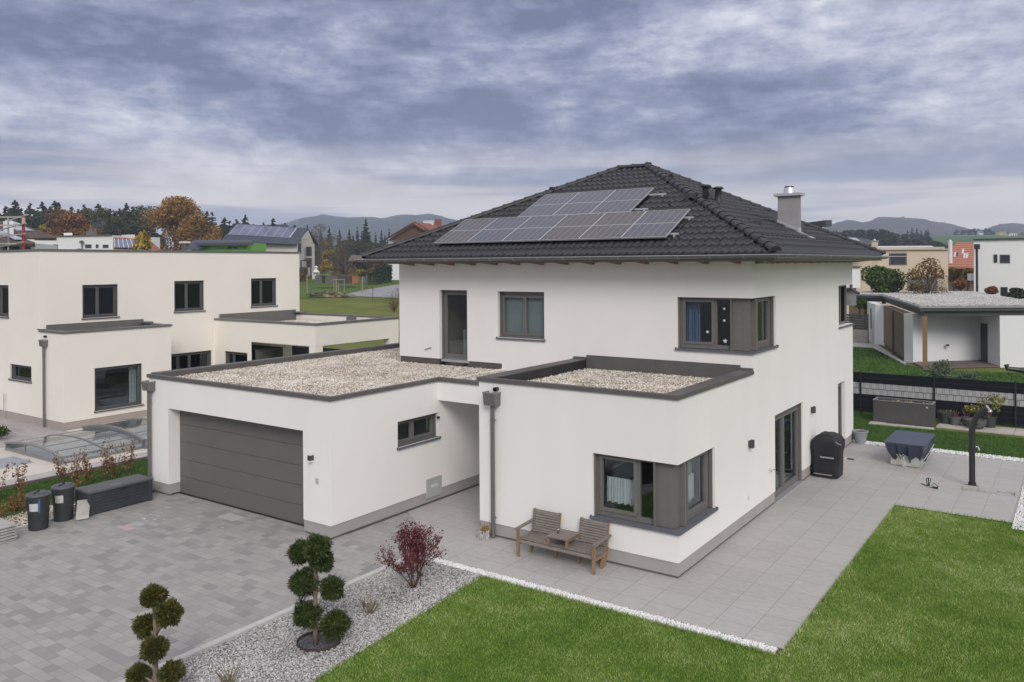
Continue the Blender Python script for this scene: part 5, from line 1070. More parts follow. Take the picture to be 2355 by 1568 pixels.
# planting strip and neighbour's edge
sheet('planting_strip', [(-15.4, -14), (-13.80, -14), (-13.80, -3.2), (-14.25, -2.2), (-15.4, -2.2)], -.006, EARTH)
sheet('lawn_side', [(-17.65, -9), (-15.0, -9), (-15.0, -2.2), (-14.2, -2.2), (-14.2, 8), (-17.65, 8)], -.012, LAWNB)
P = scatter(-14.9, -6.9, -13.82, -3.3, .05, lambda P: rng.uniform(size=len(P)) < np.clip(1.3*np.exp(-((P[:, 1]+5.3)/1.3)**2), 0, 1))
o = stones('gravel', np.column_stack([P, rng.uniform(-.01, .02, len(P))]), .075, .0, GRAVEL_ROOF); tag(o, 'rough beige stones in the planting strip behind the dustbins', 'gravel', kind='stuff')
grass('grass', [(-17.6, -6), (-14.6, -6), (-14.6, -2.3), (-14.2, -2.2), (-14.2, 3), (-17.6, 3)], (-17.6, -6, -14.2, 3), .04, .055, .02, BLADEB, 'green grass strip between pool terrace and planting bed')
random.seed(5)
for i, (x, y, hh) in enumerate(((-16.21, -2.77, 1.0), (-16.29, -2.21, 1.1), (-16.3, -1.96, .95), (-16.46, -1.42, .9), (-15.74, -3.37, 1.05), (-16.45, -4.4, 1.0), (-17.0, -3.1, .8), (-16.6, -4.9, .9), (-16.0, -5.4, .85))):
    twiggy('hedge_sapling', (x, y, 0), 5, hh, .22, TWB, ['thin sapling with rust-brown leaves behind the storage box', 'young hedge plant with orange leaves left of the garage', 'last sapling of the row beside the garage wall', 'short sapling nearest the garage pipe', 'sapling with brown leaves behind the dustbins', 'sapling rising at the left end of the box row', 'low sapling beside the paved edge of the pool', 'leaning sapling above the slab stack', 'bushy sapling near the left picture edge'][i], RUST, 190, .075, .008, 'saplings of the young hedge')
for (x, y, r_, lab) in ((-14.55, -5.95, .5, 'rust-brown ornamental grass at the left picture edge'), (-15.3, -5.0, .32, 'small dry brown grass tuft behind the dustbins'), (-14.7, -7.4, .55, 'brown leafy shrub above the slab stack'), (-14.9, -3.85, .28, 'small green shrub behind the second dustbin')):
    t_ = thing('ornamental_shrub', (x, y, 0), lab, 'shrub', 'plants behind the dustbins'); cols = YG if 'green' in lab else RUST
    pp, dd = shell_points(int(1600*r_), (x, y, r_*.55), (r_*.8, r_*.8, r_*.75), .1); V, Fq = leaf_quads(pp, .09, asp=.25, out=dd); np_mesh('leaves', V, Fq, cols, t_)
    MB().tube([(x, y, 0), (x, y, r_*.6)], .02, 6).build('stem', BARKD, t_)
# ================================================================ NEIGHBOUR ON THE LEFT
NB = thing('neighbour_house', (-24.4, .6, 0), 'cream rendered flat-roofed two-storey house beside the pool cover', 'house')
nx, ny, nU, n2x, n2y, nYb = -24.37, .60, -26.12, -19.35, 8.16, 13.1
w = MB()
wall(w, fR(nx), ny, 4.91, .28, 3.55, [(1.74, 3.65, .53, 2.16)])
wall(w, fF(ny), -40, nx, .28, 3.55, [(-28.62, -26.84, 1.59, 2.185)])
wall(w, fF(ny), -40, nU, 3.55, 6.62, [(-30.6, -28.69, 4.03, 5.3)])
wall(w, ((nx, 4.91), (-1, 0), (0, 1)), 0, nx*-1+nU if False else 1.75, .0, 3.55)
wall(w, fR(nU), ny, nYb, 3.55, 6.62, [(2.2, 3.66, 3.97, 5.29), (6.18, 7.66, 4.02, 5.36), (10.18, 11.68, 4.06, 5.4)])
wall(w, fR(nU), 4.91, nYb, .0, 3.55, [(5.7, 8.02, .3, 2.19)])
wall(w, fB(nYb), -40, nU, 0, 6.62)
# second block, open underneath
w.box(nU+.002, n2y, 2.69, n2x, n2y+.25, 3.55); w.box(n2x-.25, n2y+.25, 2.69, n2x, 13.1, 3.55); w.box(nU+.002, 12.85, 2.69, n2x-.25, 13.1, 3.55)
wall(w, fF(n2y), nU, -23.46, 0, 2.689, [(-25.37, -23.75, 0, 2.18)], th=.25)
w.box(-19.75, n2y+.01, 0, n2x-.01, n2y+.40, 2.689); w.box(n2x-.35, 12.49, 0, n2x-.001, 13.09, 2.689); w.box(nU+.002, n2y+.25, 2.62, n2x-.25, 12.85, 2.688)
w.box(-23.46, n2y+2.2, 0, n2x-3, n2y+2.45, 2.62)
w.build('wall', CREAM, NB)
MB().box(-40, ny+.015, .0, nx-.015, ny+.3, .279).box(nx-.3, ny+.3, 0, nx-.015, 4.9, .279).build('plinth', PLINTHN, NB)
c = MB(); ov = .04
def cop(x0, y0, x1, y1, z=3.63, t_=.08): c.box(x0, y0, z-t_, x1, y1, z)
# front block roof
cop(nU-.05, ny-ov, nx+ov, ny+.20); cop(nx-.22, ny+.20, nx+ov, 4.95); cop(nU, 4.75, nx-.22, 4.951)
c.box(nU+.01, ny+.21, 3.35, nU+.03, 4.74, 3.80); c.box(nU-.2, ny-ov, 3.63, nU+.25, ny+.1, 3.66); c.box(nU+.005, 4.6, 3.632, nU+.5, 4.9, 3.70)
c.box(nU+.03, ny+.2, 3.3, nx-.22, 4.75, 3.40)
# upper roof
cop(-40, ny-ov, nU+ov, ny+.3, 6.70); cop(nU-.3, ny+.3, nU+ov, nYb+ov, 6.70, .085)
# second block
cop(nU+.04, n2y-ov, n2x+ov, n2y+.26, 3.63); cop(n2x-.26, n2y+.26, n2x+ov, 13.1-.26, 3.629); cop(nU+.04, 13.1-.26, n2x+ov, 13.1+ov, 3.63)
c.box(nU+.01, n2y+.26, 3.2, nU+.035, 12.84, 3.80); c.box(nU+.035, n2y+.25, 3.1, n2x-.27, 12.84, 3.22, 1)
c.box(nU-.05, 12.7, 3.631, nU+.5, 13.12, 3.70); c.box(-22.3, 12.66, 3.22, -21.8, 12.83, 3.548)
c.build('coping', [M('neighbour_coping', (.17, .165, .16), .45, .08, 3, metal=.3), M('roof_deck_dark', (0, 0, 0))], NB)
P = scatter(nU+.2, n2y+.3, n2x-.3, 12.6, .06, lambda P: rng.uniform(size=len(P)) < 1); o = stones('roof_gravel', np.column_stack([P, np.clip(.11-.035*(P[:, 1]-n2y), 0, .1)]), .085, 3.28, GRAVEL_ROOF, parent=NB); o['kind'] = 'stuff'
# dark pitched things on the roof, only their tips show above the parapet
for yy in (3.4, 6.2, 8.6, 11.2):
    m_ = MB(); x = -29.5; m_.add([(x, yy-.9, 6.5), (x+1.6, yy-.9, 6.5), (x+1.6, yy+.9, 6.5), (x, yy+.9, 6.5), (x+.8, yy, 6.80)], [(0, 1, 4), (1, 2, 4), (2, 3, 4), (3, 0, 4)]); m_.build('roof_dome', M('roof_dome_grey', (.10, .105, .12), .3, .1, 3), NB)
MB().box(-40, ny+.3, 6.40, nU-.3, nYb, 6.5).build('roof', COPE, NB)
window(NB, fR(nU), 2.2, 3.66, 3.97, 5.29, setb=.14, split=[.45], frame=FRAMEN, sillm=FRAMEN, glass=GLASSD, label='upper window above the low front block')
window(NB, fR(nU), 6.18, 7.66, 4.02, 5.36, setb=.14, split=[.45], frame=FRAMEN, sillm=FRAMEN, glass=GLASSD, label='middle one of the three upper windows')
window(NB, fR(nU), 10.18, 11.68, 4.06, 5.4, setb=.14, split=[.45], frame=FRAMEN, sillm=FRAMEN, glass=GLASSD, label='upper window nearest the far corner')
window(NB, fF(ny), -30.6, -28.69, 4.03, 5.3, setb=.14, split=[.5], frame=FRAMEN, sillm=FRAMEN, glass=GLASSD)
window(NB, fF(ny), -28.62, -26.84, 1.59, 2.185, setb=.14, frame=FRAMEN, sillm=FRAMEN, glass=GLASSD, fw=.05)
bwn = window(NB, fR(nx), 1.74, 3.65, .53, 2.16, setb=.14, frame=FRAMEN, sillm=FRAMEN, glass=GLASSR, fw=.06, label='large picture window facing the pool')
curtain(bwn, (nx-.35, 3.3), (nx-.35, 3.6), .6, 2.1, CURW, 3, .03)
window(NB, fR(nU), 5.7, 8.02, .32, 2.19, setb=.14, split=[.55], frame=FRAMEN, sill=False, glass=GLASSD, name='glass_door')
window(NB, fF(n2y), -25.37, -23.75, .02, 2.18, setb=.14, split=[.3], frame=FRAMEN, sill=False, glass=GLASSD, name='glass_door')
window(NB, ((-23.3, n2y+2.2), (1, 0), (0, -1)), 0, 3.4, .1, 2.35, setb=-.1, split=[.3, .62], frame=FRAMEN, sill=False, glass=GLASSD, room=0, rails=False, name='glass_door')
downpipe(-25.68, ny-.09, 3.04, True, par=NB, r=.045, hz=.24, back=.14)
MB().tube([(-25.64, ny, 3.40), (-25.64, ny-.1, 3.40)], .04, 12).build('overflow_pipe', BLACK, NB)
tp = MB(); tp.tube([(-28.9, ny, .95), (-28.9, ny-.1, .95), (-28.88, ny-.12, .3), (-28.85, ny-.1, .0)], .02, 8).build('garden_tap', CHROME, NB)
# terrace, boards and pool cover
sheet('terrace_neighbour', [(-36, -8), (-23.2, -8), (-23.2, .615), (-24.38, .615), (-36, .615)], -.002, NPAVE)
sheet('terrace_pool', [(-23.2, -8), (-18.6, -8), (-18.6, 8.1), (-24.35, 8.1), (-24.35, .62), (-23.2, .62)], .0, SAND)
sheet('terrace_walk', [(-18.6, -8), (-17.72, -8), (-17.72, 8.1), (-18.6, 8.1)], .003, brick_mat('walk_boards', [(.40, .37, .36), (.48, .45, .44), (.44, .41, .41)], (.22, .2, .19), .9, .14, .5, .006, rotz=R(90), noise=.1))
k = MB().box(-17.72, -8, -.1, -17.64, 8, .07).build('edging', M('edging_board', (.12, .10, .09), .8, .15, 5)); k['kind'] = 'structure'
MB().poly([(-21.55, -3.5, .004), (-20.15, -3.5, .004), (-20.15, -2.35, .004), (-21.55, -2.35, .004)]).build('drain_plate', M('plate_bluegrey', (.30, .33, .38), .5, .05, 3))['kind'] = 'structure'
pc_ = thing('pool_cover', (-21, 0, 0), 'low arched transparent pool cover with grey aluminium ribs beside the cream house', 'pool cover')
PFR = M('pool_frame', (.27, .265, .26), .45, .08, 4, metal=.4); PGL = glass_mat('pool_polycarbonate', (.80, .83, .85), .6)
MB().poly([(-22.6, -1.9, .012), (-19.3, -1.9, .012), (-19.3, 8, .012), (-22.6, 8, .012)]).build('pool_lining', M('pool_lining', (.42, .43, .42), .7, .15, .8), pc_)
def arc(x, z0, rise): t = (x+21)/1.85; return z0+rise*(1-t*t)
mods = [(-2.05, .62, -22.80, -19.15, .22, .30), (.55, 3.2, -22.92, -19.03, .30, .40), (3.1, 5.8, -23.04, -18.91, .38, .50), (5.7, 8.3, -23.14, -18.81, .46, .60)]
fr_ = MB(); gl2 = MB()
for (y0, y1, xa, xb, z0, rise) in mods:
    hw = (xb-xa)/2; xm = (xa+xb)/2; za = lambda x: z0+rise*(1-((x-xm)/hw)**2)*.55
    xs = np.linspace(xa, xb, 17); ym = (y0+y1)/2
    for y in (y0, ym, y1):
        wd_ = .09 if y != ym else .05
        for i in range(16): fr_.bar((xs[i], y, za(xs[i])), (xs[i+1], y, za(xs[i+1])), wd_, .06)
    fr_.box(xa-.03, y0, 0, xa+.03, y1, z0); 
    fr_.box(xb-.03, y0, 0, xb+.03, y1, .06).box(xb-.02, y0, z0-.04, xb+.03, y1, z0+.02)
    for y in (y0+.02, ym, y1-.06): fr_.box(xb-.03, y, 0, xb+.035, y+.05, z0)
    for xr in (xm-.45, xm+.55, xm+1.25): fr_.bar((xr, y0, za(xr)), (xr, y1, za(xr)), .025, .03)
    b = len(gl2.v)
    for x in xs: gl2.v += [(x, y0, za(x)+.01), (x, y1, za(x)+.01)]
    for i in range(16): gl2.f.append((b+2*i, b+2*i+2, b+2*i+3, b+2*i+1)); gl2.m.append(0)
    gl2.add([(xb, y0, .06), (xb, y1, .06), (xb, y1, z0-.04), (xb, y0, z0-.04)], [(0, 1, 2, 3)])
    # end panel of the lowest module
    if y0 < -2:
        b = len(gl2.v)
        for x in xs: gl2.v += [(x, y0, .05), (x, y0, za(x))]
        for i in range(16): gl2.f.append((b+2*i, b+2*i+1, b+2*i+3, b+2*i+2)); gl2.m.append(0)
        fr_.box(xa, y0-.03, 0, xb, y0+.03, .09); fr_.box(xm-.5, y0-.02, .09, xm-.46, y0+.02, za(xm-.48))
    else:
        b = len(fr_.v)
        for x in xs: fr_.v += [(x, y0, za(x)-.10), (x, y0, za(x))]
        for i in range(16): fr_.f.append((b+2*i, b+2*i+1, b+2*i+3, b+2*i+2)); fr_.m.append(0)
fr_.build('ribs', PFR, pc_); gl2.build('panels', PGL, pc_)
def leafy(name, c, rad, n, ls, mat, label, cat, group=None, stem=None, lumps=0, core=None, parent_kind=None, trunk_r=.05, base_z=None, asp=.6, inner=.25):
    """a crown of small leaves, lumpy outline, on a stem"""
    bz = c[2]-rad[2] if base_z is None else base_z
    t_ = thing(name, (c[0], c[1], bz), label, cat, group); P = []; rad = np.array(rad, float)
    lumps = lumps or 7
    for i in range(lumps):
        d = rand_unit(1)[0]; d[2] = d[2]*.8+.1; cc = np.array(c)+d*rad*rng.uniform(.25, .62); P.append(shell_points(n//lumps, cc, rad*rng.uniform(.38, .58), inner)[0])
    P = np.concatenate(P); P = P[P[:, 2] > bz+.02]; V, Fq = leaf_quads(P, ls, asp=asp); np_mesh('crown', V, Fq, mat, t_)
    m_ = MB(); m_.tube([(c[0], c[1], bz-.3), (c[0]+.02*rad[0], c[1], (bz+c[2])/2), (c[0], c[1], c[2]+rad[2]*.3)], [trunk_r, trunk_r*.8, trunk_r*.4], 7)
    for i in range(5):
        a_ = random.uniform(0, 6.28); m_.tube([(c[0], c[1], bz+(c[2]-bz)*.5), (c[0]+rad[0]*.6*math.cos(a_), c[1]+rad[1]*.6*math.sin(a_), c[2]+rad[2]*random.uniform(-.1, .5))], [trunk_r*.5, trunk_r*.15], 5)
    m_.build('trunk', stem or BARKD, t_); return t_
GRN = ramp_mat('shrub_green', [(.018, .04, .008), (.04, .075, .014), (.07, .11, .02), (.12, .15, .03)], .6, 1.2)
leafy('garden_shrub', (-25.0, -1.9, .75), (.85, .7, .85), 2600, .10, YG, 'yellow-green shrub on the terrace of the cream house', 'shrub')
leafy('garden_shrub', (-24.7, -1.5, .22), (.55, .45, .28), 1300, .08, GRN, 'low fresh green ground shrub beside the pool cover', 'shrub')

# ================================================================ FAR LEFT AND MIDDLE BACKGROUND
def T(u, t): 
    x, y, _ = gx(u, t); return float(Hgt(x, y))
def grid_on(C4, f0, f1, g0, g1, off, name, mat, par, th=.06):
    a, b, c, d = [Vector(p_) for p_ in C4]; n_ = (b-a).cross(d-a).normalized()
    if n_.dot(CAM-a) < 0: n_ = -n_
    P_ = [a.lerp(b, f).lerp(d.lerp(c, f), g)+n_*off for f, g in ((f0, g0), (f1, g0), (f1, g1), (f0, g1))]
    m_ = MB(); m_.add(P_+[p_-n_*th for p_ in P_], [(0, 1, 2, 3), (7, 6, 5, 4), (0, 4, 5, 1), (1, 5, 6, 2), (2, 6, 7, 3), (3, 7, 4, 0)]); return m_.build(name, mat, par)
def facing_box(name, u0, u1, t0, t1, v0, zb, mat, parent, z1=None, dep=8):
    """block whose front edge runs from (u0, depth t0) to (u1, depth t1); top at picture height v0 (left end)"""
    a, b = gx(u0, t0), gx(u1, t1); z1 = zv(u0, v0, t0) if z1 is None else z1
    d = Vector((b[0]-a[0], b[1]-a[1], 0)).normalized(); n_ = Vector((-d.y, d.x, 0))*dep
    return MB().prism([(a[0], a[1]), (b[0], b[1]), (b[0]+n_.x, b[1]+n_.y), (a[0]+n_.x, a[1]+n_.y)], zb, z1).build(name, mat, parent)
def decal(u0, v0, u1, v1, t0, t1, U0_, U1_, name, mat, parent, proud=.05, frame=None):
    """window set on a front that runs from (U0_, t0) to (U1_, t1)"""
    def at(u, v):
        f_ = (u-U0_)/(U1_-U0_); 
        # depth along the straight facade
        a, b = Vector(gx(U0_, t0)), Vector(gx(U1_, t1)); k = (u-1177)/F
        lo, hi = 0.0, 1.0
        for _ in range(40):
            m2 = (lo+hi)/2; p = a.lerp(b, m2); d_ = p-CAM; uu = 1177+F*d_.dot(R0)/d_.dot(FW)
            if uu < u: lo = m2
            else: hi = m2
        p = a.lerp(b, lo); t_ = (p-CAM).dot(FW); return Vector((p.x, p.y, zv(u, v, t_)))
    c_ = [at(u0, v1), at(u1, v1), at(u1, v0), at(u0, v0)]; d = (c_[1]-c_[0]).normalized(); n_ = Vector((d.y, -d.x, 0))
    m_ = MB()
    for k in range(1): 
        q1 = [p_+n_*proud for p_ in c_]; q0 = [p_-n_*.02 for p_ in c_]
        m_.add(q0+q1, [(0,3,2,1),(4,5,6,7),(0,1,5,4),(1,2,6,5),(2,3,7,6),(3,0,4,7)])
    o = m_.build(name, frame or mat, parent)
    if frame:
        m2_ = MB(); cx_ = sum((p_ for p_ in c_), Vector())/4; e = .82
        q2 = [cx_+(p_-cx_)*e+n_*(proud+.006) for p_ in c_]; m2_.add(q2, [(0, 1, 2, 3)]); m2_.build('pane', mat, o)
    return o
WPANE = M('far_pane', (.035, .04, .05), .15, .3, 1); FWALL = M('far_white_wall', (.74, .75, .76), .9, .02, .3); FBEIGE = M('far_beige_wall', (.60, .50, .38), .9, .03, .3); FCREAM = M('far_cream_wall', (.70, .64, .57), .9, .03, .3)
# 1. long white flat-roofed house
fh = thing('white_flat_house', gx(150, 102), 'long white flat-roofed house beyond the cream one with a smoking chimney', 'house')
facing_box('wall', 57, 259.5, 104, 101, 544.6, 0, FWALL, fh, dep=9)
for a in ((82, 562.5, 104, 574), (123, 562, 133.5, 572), (196.5, 562, 211, 570.5), (221, 562, 227, 570), (237, 562.5, 250, 570)): decal(*a, 104, 101, 57, 259.5, 'window', WPANE, fh, frame=FRAMEN)
a, b = gx(57, 104), gx(259.5, 101); zt = zv(57, 544.6, 104)
MB().bar((a[0], a[1], zt+.04), (b[0], b[1], zt+.04), .5, .10).build('coping', COPE, fh)
p = gx(190.5, 101.8); MB().tube([(p[0], p[1]-.1, 3), (p[0], p[1]-.1, zt-.9)], .07, 8).box(p[0]-.2, p[1]-.3, zt-.95, p[0]+.2, p[1]+.0, zt-.6).build('downpipe', COPE, fh)
p = gx(210, 105); MB().lathe([(.6, 0), (.6, .7), (.3, .72), (.3, .95), (0, 1.05)], (p[0], p[1], zt), 14).build('chimney', COPE, fh); MB().lathe([(.2, .62), (.3, .68), (.0, .95)], (p[0], p[1], zt), 12).build('chimney_cap', CHROME, fh)
p = gx(157, 105); MB().box(p[0]-.5, p[1]-.3, zt, p[0]+.5, p[1]+.3, zt+.5).build('air_unit', FWALL, fh)
# 2. brown-roofed house behind scaffolding
RB = brick_mat('roof_brown_tiles', [(.085, .06, .05), (.11, .08, .065), (.13, .09, .07)], (.05, .035, .03), .3, .35, .5, .03)
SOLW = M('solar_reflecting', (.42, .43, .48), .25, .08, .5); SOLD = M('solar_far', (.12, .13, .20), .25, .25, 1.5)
bh = thing('brown_roof_house', gx(10, 52), 'house with dark brown roof and pale reflecting solar panels behind scaffolding', 'house')
def quad_uv(pts, name, mat, par, th=.12):
    m_ = MB(); P_ = [Vector(gxz(*p_)) for p_ in pts]; n_ = (P_[1]-P_[0]).cross(P_[2]-P_[1]).normalized(); 
    if n_.dot(CAM-P_[0]) < 0: n_ = -n_
    k = len(P_); m_.add([p_ for p_ in P_]+[p_-n_*th for p_ in P_], [tuple(range(k)), tuple(range(k, 2*k))[::-1]]+[(i, k+i, k+(i+1) % k, (i+1) % k) for i in range(k)]); return m_.build(name, mat, par)
# big roof: ridge near v 508, falling to the right
quad_uv([(-60, 545, 54), (-60, 507, 60), (30, 509, 62), (131, 543.5, 62), (131, 547, 60)], 'roof', RB, bh, .2)
facing_box('wall', -60, 80, 55, 58, 548, 0, FWALL, bh, dep=6)
quad_uv([(-60, 556, 49), (-60, 528, 53), (5, 531, 53), (81, 557, 51), (81, 561, 50.5)], 'roof', RB, bh, .2)
facing_box('wall', -60, 80.5, 50.6, 51.6, 559, 0, FWALL, bh, dep=6)
BQ1 = [gxz(-60, 545, 54), gxz(131, 543.5, 62), gxz(30, 509, 62), gxz(-60, 507, 60)]; BQ2 = [gxz(-60, 556, 49), gxz(81, 557, 51), gxz(5, 531, 53), gxz(-60, 528, 53)]
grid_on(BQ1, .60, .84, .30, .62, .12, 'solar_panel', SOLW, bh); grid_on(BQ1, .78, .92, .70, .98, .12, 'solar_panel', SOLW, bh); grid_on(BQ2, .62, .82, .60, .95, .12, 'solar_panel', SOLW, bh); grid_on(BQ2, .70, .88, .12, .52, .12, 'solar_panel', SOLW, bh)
p = gx(18, 57); zc_ = zv(18, 508.5, 57); MB().box(p[0]-.2, p[1]-.2, zc_-2.2, p[0]+.2, p[1]+.3, zc_).build('chimney', FWALL, bh)
for a in ((9, 551, 25, 560), (29, 566, 44, 575), (8.5, 566, 25, 575), (52, 567, 60, 574), (62.5, 567, 71, 574)): decal(*a, 50.6, 51.6, -60, 80.5, 'window', WPANE, bh)
sc_ = thing('scaffolding', gx(54, 47), 'red and grey scaffolding before the brown roof at the left edge', 'scaffolding')
RED_P = M('scaffold_red', (.30, .045, .035), .6, .15, 3); GP = M('scaffold_steel', (.38, .37, .36), .5, .1, 4)
m_ = MB(); p = gxz(54.5, 575, 47); q_ = gxz(54.5, 497, 47); m_.tube([p, q_], .09, 8); m_.build('red_pole', RED_P, sc_)
MB().tube([gxz(54.7, 514, 46.9), gxz(55.2, 500, 46.9)], .10, 8).build('pole_sleeve', M('sleeve', (.6, .35, .35), .6, .1), sc_)
m_ = MB(); m_.tube([gxz(19.5, 575, 48), gxz(19.5, 501, 48)], .05, 8)
for (v0_, v1_) in ((499, 499), (518, 518), (540, 540), (560.5, 560)): m_.bar(gxz(-30, v0_, 47.5), gxz(54, v1_, 47), .10, .08)
for (u0_, va, u1_, vb) in ((20, 507, 66, 493.5), (0, 529, 60, 513), (-10, 546, 58, 537), (0, 567, 55, 556)): m_.bar(gxz(u0_, va, 48.5), gxz(u1_, vb, 46.5), .07, .06)
m_.build('boards', GP, sc_)
# 3. orange roof with collectors
OR = brick_mat('roof_orange_tiles', [(.30, .10, .055), (.38, .14, .075), (.34, .12, .06)], (.14, .05, .03), .4, .45, .5, .06, bump=.6)
oh_ = thing('orange_roof_house', gx(300, 88), 'low house with orange tiled roof and slanted solar collectors', 'house')
quad_uv([(261, 590, 78), (261, 546, 90), (338, 547, 90), (372, 575, 82), (372, 590, 80)], 'roof', OR, oh_, .2)
facing_box('wall', 262, 368, 80, 80, 580, 0, FWALL, oh_, dep=10)
OQ = [gxz(261, 590, 78), gxz(372, 590, 80), gxz(338, 547, 90), gxz(261, 546, 90)]
for i in range(6):
    s_ = grid_on(OQ, .03+i*.11, .03+i*.11+.10, .38, .82, .14, 'solar_panel', SOLD, oh_); grid_on(OQ, .025+i*.11-.007, .025+i*.11+.007, .37, .83, .2, 'panel_frame', M('frame_white', (.7, .7, .7), .5, .05), s_)
p = gx(291, 90); z_ = zv(291, 547, 90); MB().box(p[0]-1, p[1], z_-.5, p[0]+1, p[1]+.4, z_+.35).build('chimney', M('frame_white', (0, 0, 0)), oh_)
# 4. green and white houses with solar roof
RBL = brick_mat('roof_slate_tiles', [(.055, .065, .10), (.08, .09, .135), (.10, .11, .16)], (.03, .035, .05), .35, .4, .5, .05, bump=.8)
gh = thing('gabled_house', gx(690, 150), 'tall cream house with steep slate-blue roof carrying twelve solar panels', 'house')
tq = 150; zg0 = T(690, tq)-.5
wl_ = MB(); A = [gxz(683.5, 561, 150), gxz(721.5, 561, 162), gxz(709, 528, 156)]; base = [(A[0][0], A[0][1], zg0), (A[1][0], A[1][1], zg0)]
wl_.add([base[0], base[1], A[1], A[2], A[0]], [(0, 1, 2, 3, 4)]); L0 = gxz(512, 561, 140); wl_.add([(L0[0], L0[1], zg0), base[0], A[0], L0], [(0, 1, 2, 3)]); wl_.build('wall', FCREAM, gh)
RQ = [Vector(gxz(508, 553.5, 138)), Vector(gxz(683, 562, 149)), Vector(gxz(708.5, 524.8, 156))]; RQ.append(RQ[0]+RQ[2]-RQ[1])
grid_on(RQ, 0, 1, 0, 1, 0, 'roof', RBL, gh, th=.3)
quad_uv([(708.5, 524.8, 156), (732, 563, 165), (726, 566, 165), (702, 529, 156)], 'roof', M('roof_edge_dark', (.06, .065, .075), .7, .1), gh, .3)
grid_on(RQ, .022, .845, .35, .935, .10, 'panel_backing', M('panel_backing_pale', (.45, .46, .5), .6, .05, spec=.2), gh)
for r_ in range(2):
    for i in range(7): grid_on(RQ, .03+i*.115, .03+i*.115+.107, .36+r_*.29, .36+r_*.29+.275, .14, 'solar_panel', M('solar_far_light', (.15, .16, .25), .5, .3, .3, spec=.3), gh)
p = gx(650, 154); z_ = zv(650, 517, 154); MB().box(p[0]-.9, p[1]-.5, z_-1.5, p[0]+.9, p[1]+.5, z_).build('chimney', COPE, gh)
for (u, v, s) in ((714, 578, 3.2), (714, 604, 3.0), (690, 571, 2.5)):
    a_ = gxz(u, v, 155.5 if u > 700 else 151.2); MB().box(a_[0]-.55, a_[1]-.55, a_[2]-.9, a_[0]+.45, a_[1]-.1, a_[2]+.9).build('window', WPANE, gh, )
MB().tube([gxz(722, 562, 161.5), gxz(722, 622, 161.5)], .09, 6).build('downpipe', MATS['frame_white'], gh)
MB().lathe([(.05, 0), (.9, .05), (.85, .0)], gxz(700, 550, 151.5), 14).build('satellite_dish', MATS['frame_white'], gh)
gn = thing('green_house', gx(512, 100), 'low bright green house with flat dark roof in front of the solar roof', 'house')
facing_box('wall', 457.6, 567, 100, 100, 557, 0, M('green_wall', (.17, .44, .08), .9, .04, .5), gn, dep=8)
quad_uv([(452, 558, 99), (470, 551, 106), (575, 551.5, 106), (583, 557, 99)], 'roof', M('flat_roof_dark', (.06, .065, .08), .7, .1), gn, .35)
quad_uv([(425, 576, 96), (446, 551, 108), (520, 551, 108), (459, 572, 97.5)], 'roof', RBL, gn, .2)
for a in ((523.5, 567, 534, 571.5), (536, 567, 546, 571.5)): decal(*a, 100, 100, 457.6, 567, 'window', WPANE, gn)
p = gxz(426, 571, 95); MB().box(p[0]-.35, p[1]-.3, 5, p[0]+.35, p[1]+.3, p[2]+.3).build('chimney', COPE, gn); MB().box(p[0]-.55, p[1]-.45, p[2]+.6, p[0]+.45, p[1]+.4, p[2]+.8).build('chimney_cap', MATS['frame_white'], gn)
# 5. chalet
cl_ = thing('chalet', gx(950, 132), 'brown timber-gabled chalet with orange roof peeping over the tiled hip roof', 'house')
zb_ = T(950, 132)-.5; m_ = MB(); G = [gxz(889, 548, 131), gxz(1013, 546, 128), gxz(951.5, 512, 130)]; Wz = zv(890, 552, 131)
m_.add([(G[0][0], G[0][1], G[0][2]-.4), (G[1][0], G[1][1], G[1][2]-.4), G[2]], [(0, 1, 2)]); m_.build('gable', M('gable_timber', (.10, .05, .025), .8, .2, 2, stretch=(6, 6, .5)), cl_)
a_, b_ = gx(893, 131.4), gx(1008, 128.4); MB().add([(a_[0], a_[1], zb_), (b_[0], b_[1], zb_), (b_[0], b_[1], G[1][2]), (a_[0], a_[1], G[0][2])], [(0, 1, 2, 3)]).build('wall', FWALL, cl_)
quad_uv([(951.5, 510.5, 129), (1013, 546, 127), (1050, 548, 140), (1013, 516, 143)], 'roof', OR, cl_, .3)
quad_uv([(884, 549.5, 130), (951.5, 510, 129), (953.5, 513, 129), (888, 551.5, 130)], 'roof', M('barge_board', (.09, .04, .025), .7, .1), cl_, .4)
quad_uv([(951.5, 510, 129), (953, 512.5, 129), (1014, 549, 127), (1013, 545, 127)], 'roof', MATS['barge_board'], cl_, .3)
p = gxz(1008, 516, 140); MB().box(p[0]-.4, p[1]-.4, p[2]-1, p[0]+.4, p[1]+.4, p[2]+.9).build('chimney', M('brick_red', (.25, .09, .06), .8, .1), cl_)
p = gxz(985, 508.5, 138); MB().box(p[0]-1, p[1]-.2, p[2]-1.2, p[0]+1, p[1]+.2, p[2]+.1).build('roof_light', MATS['frame_white'], cl_)
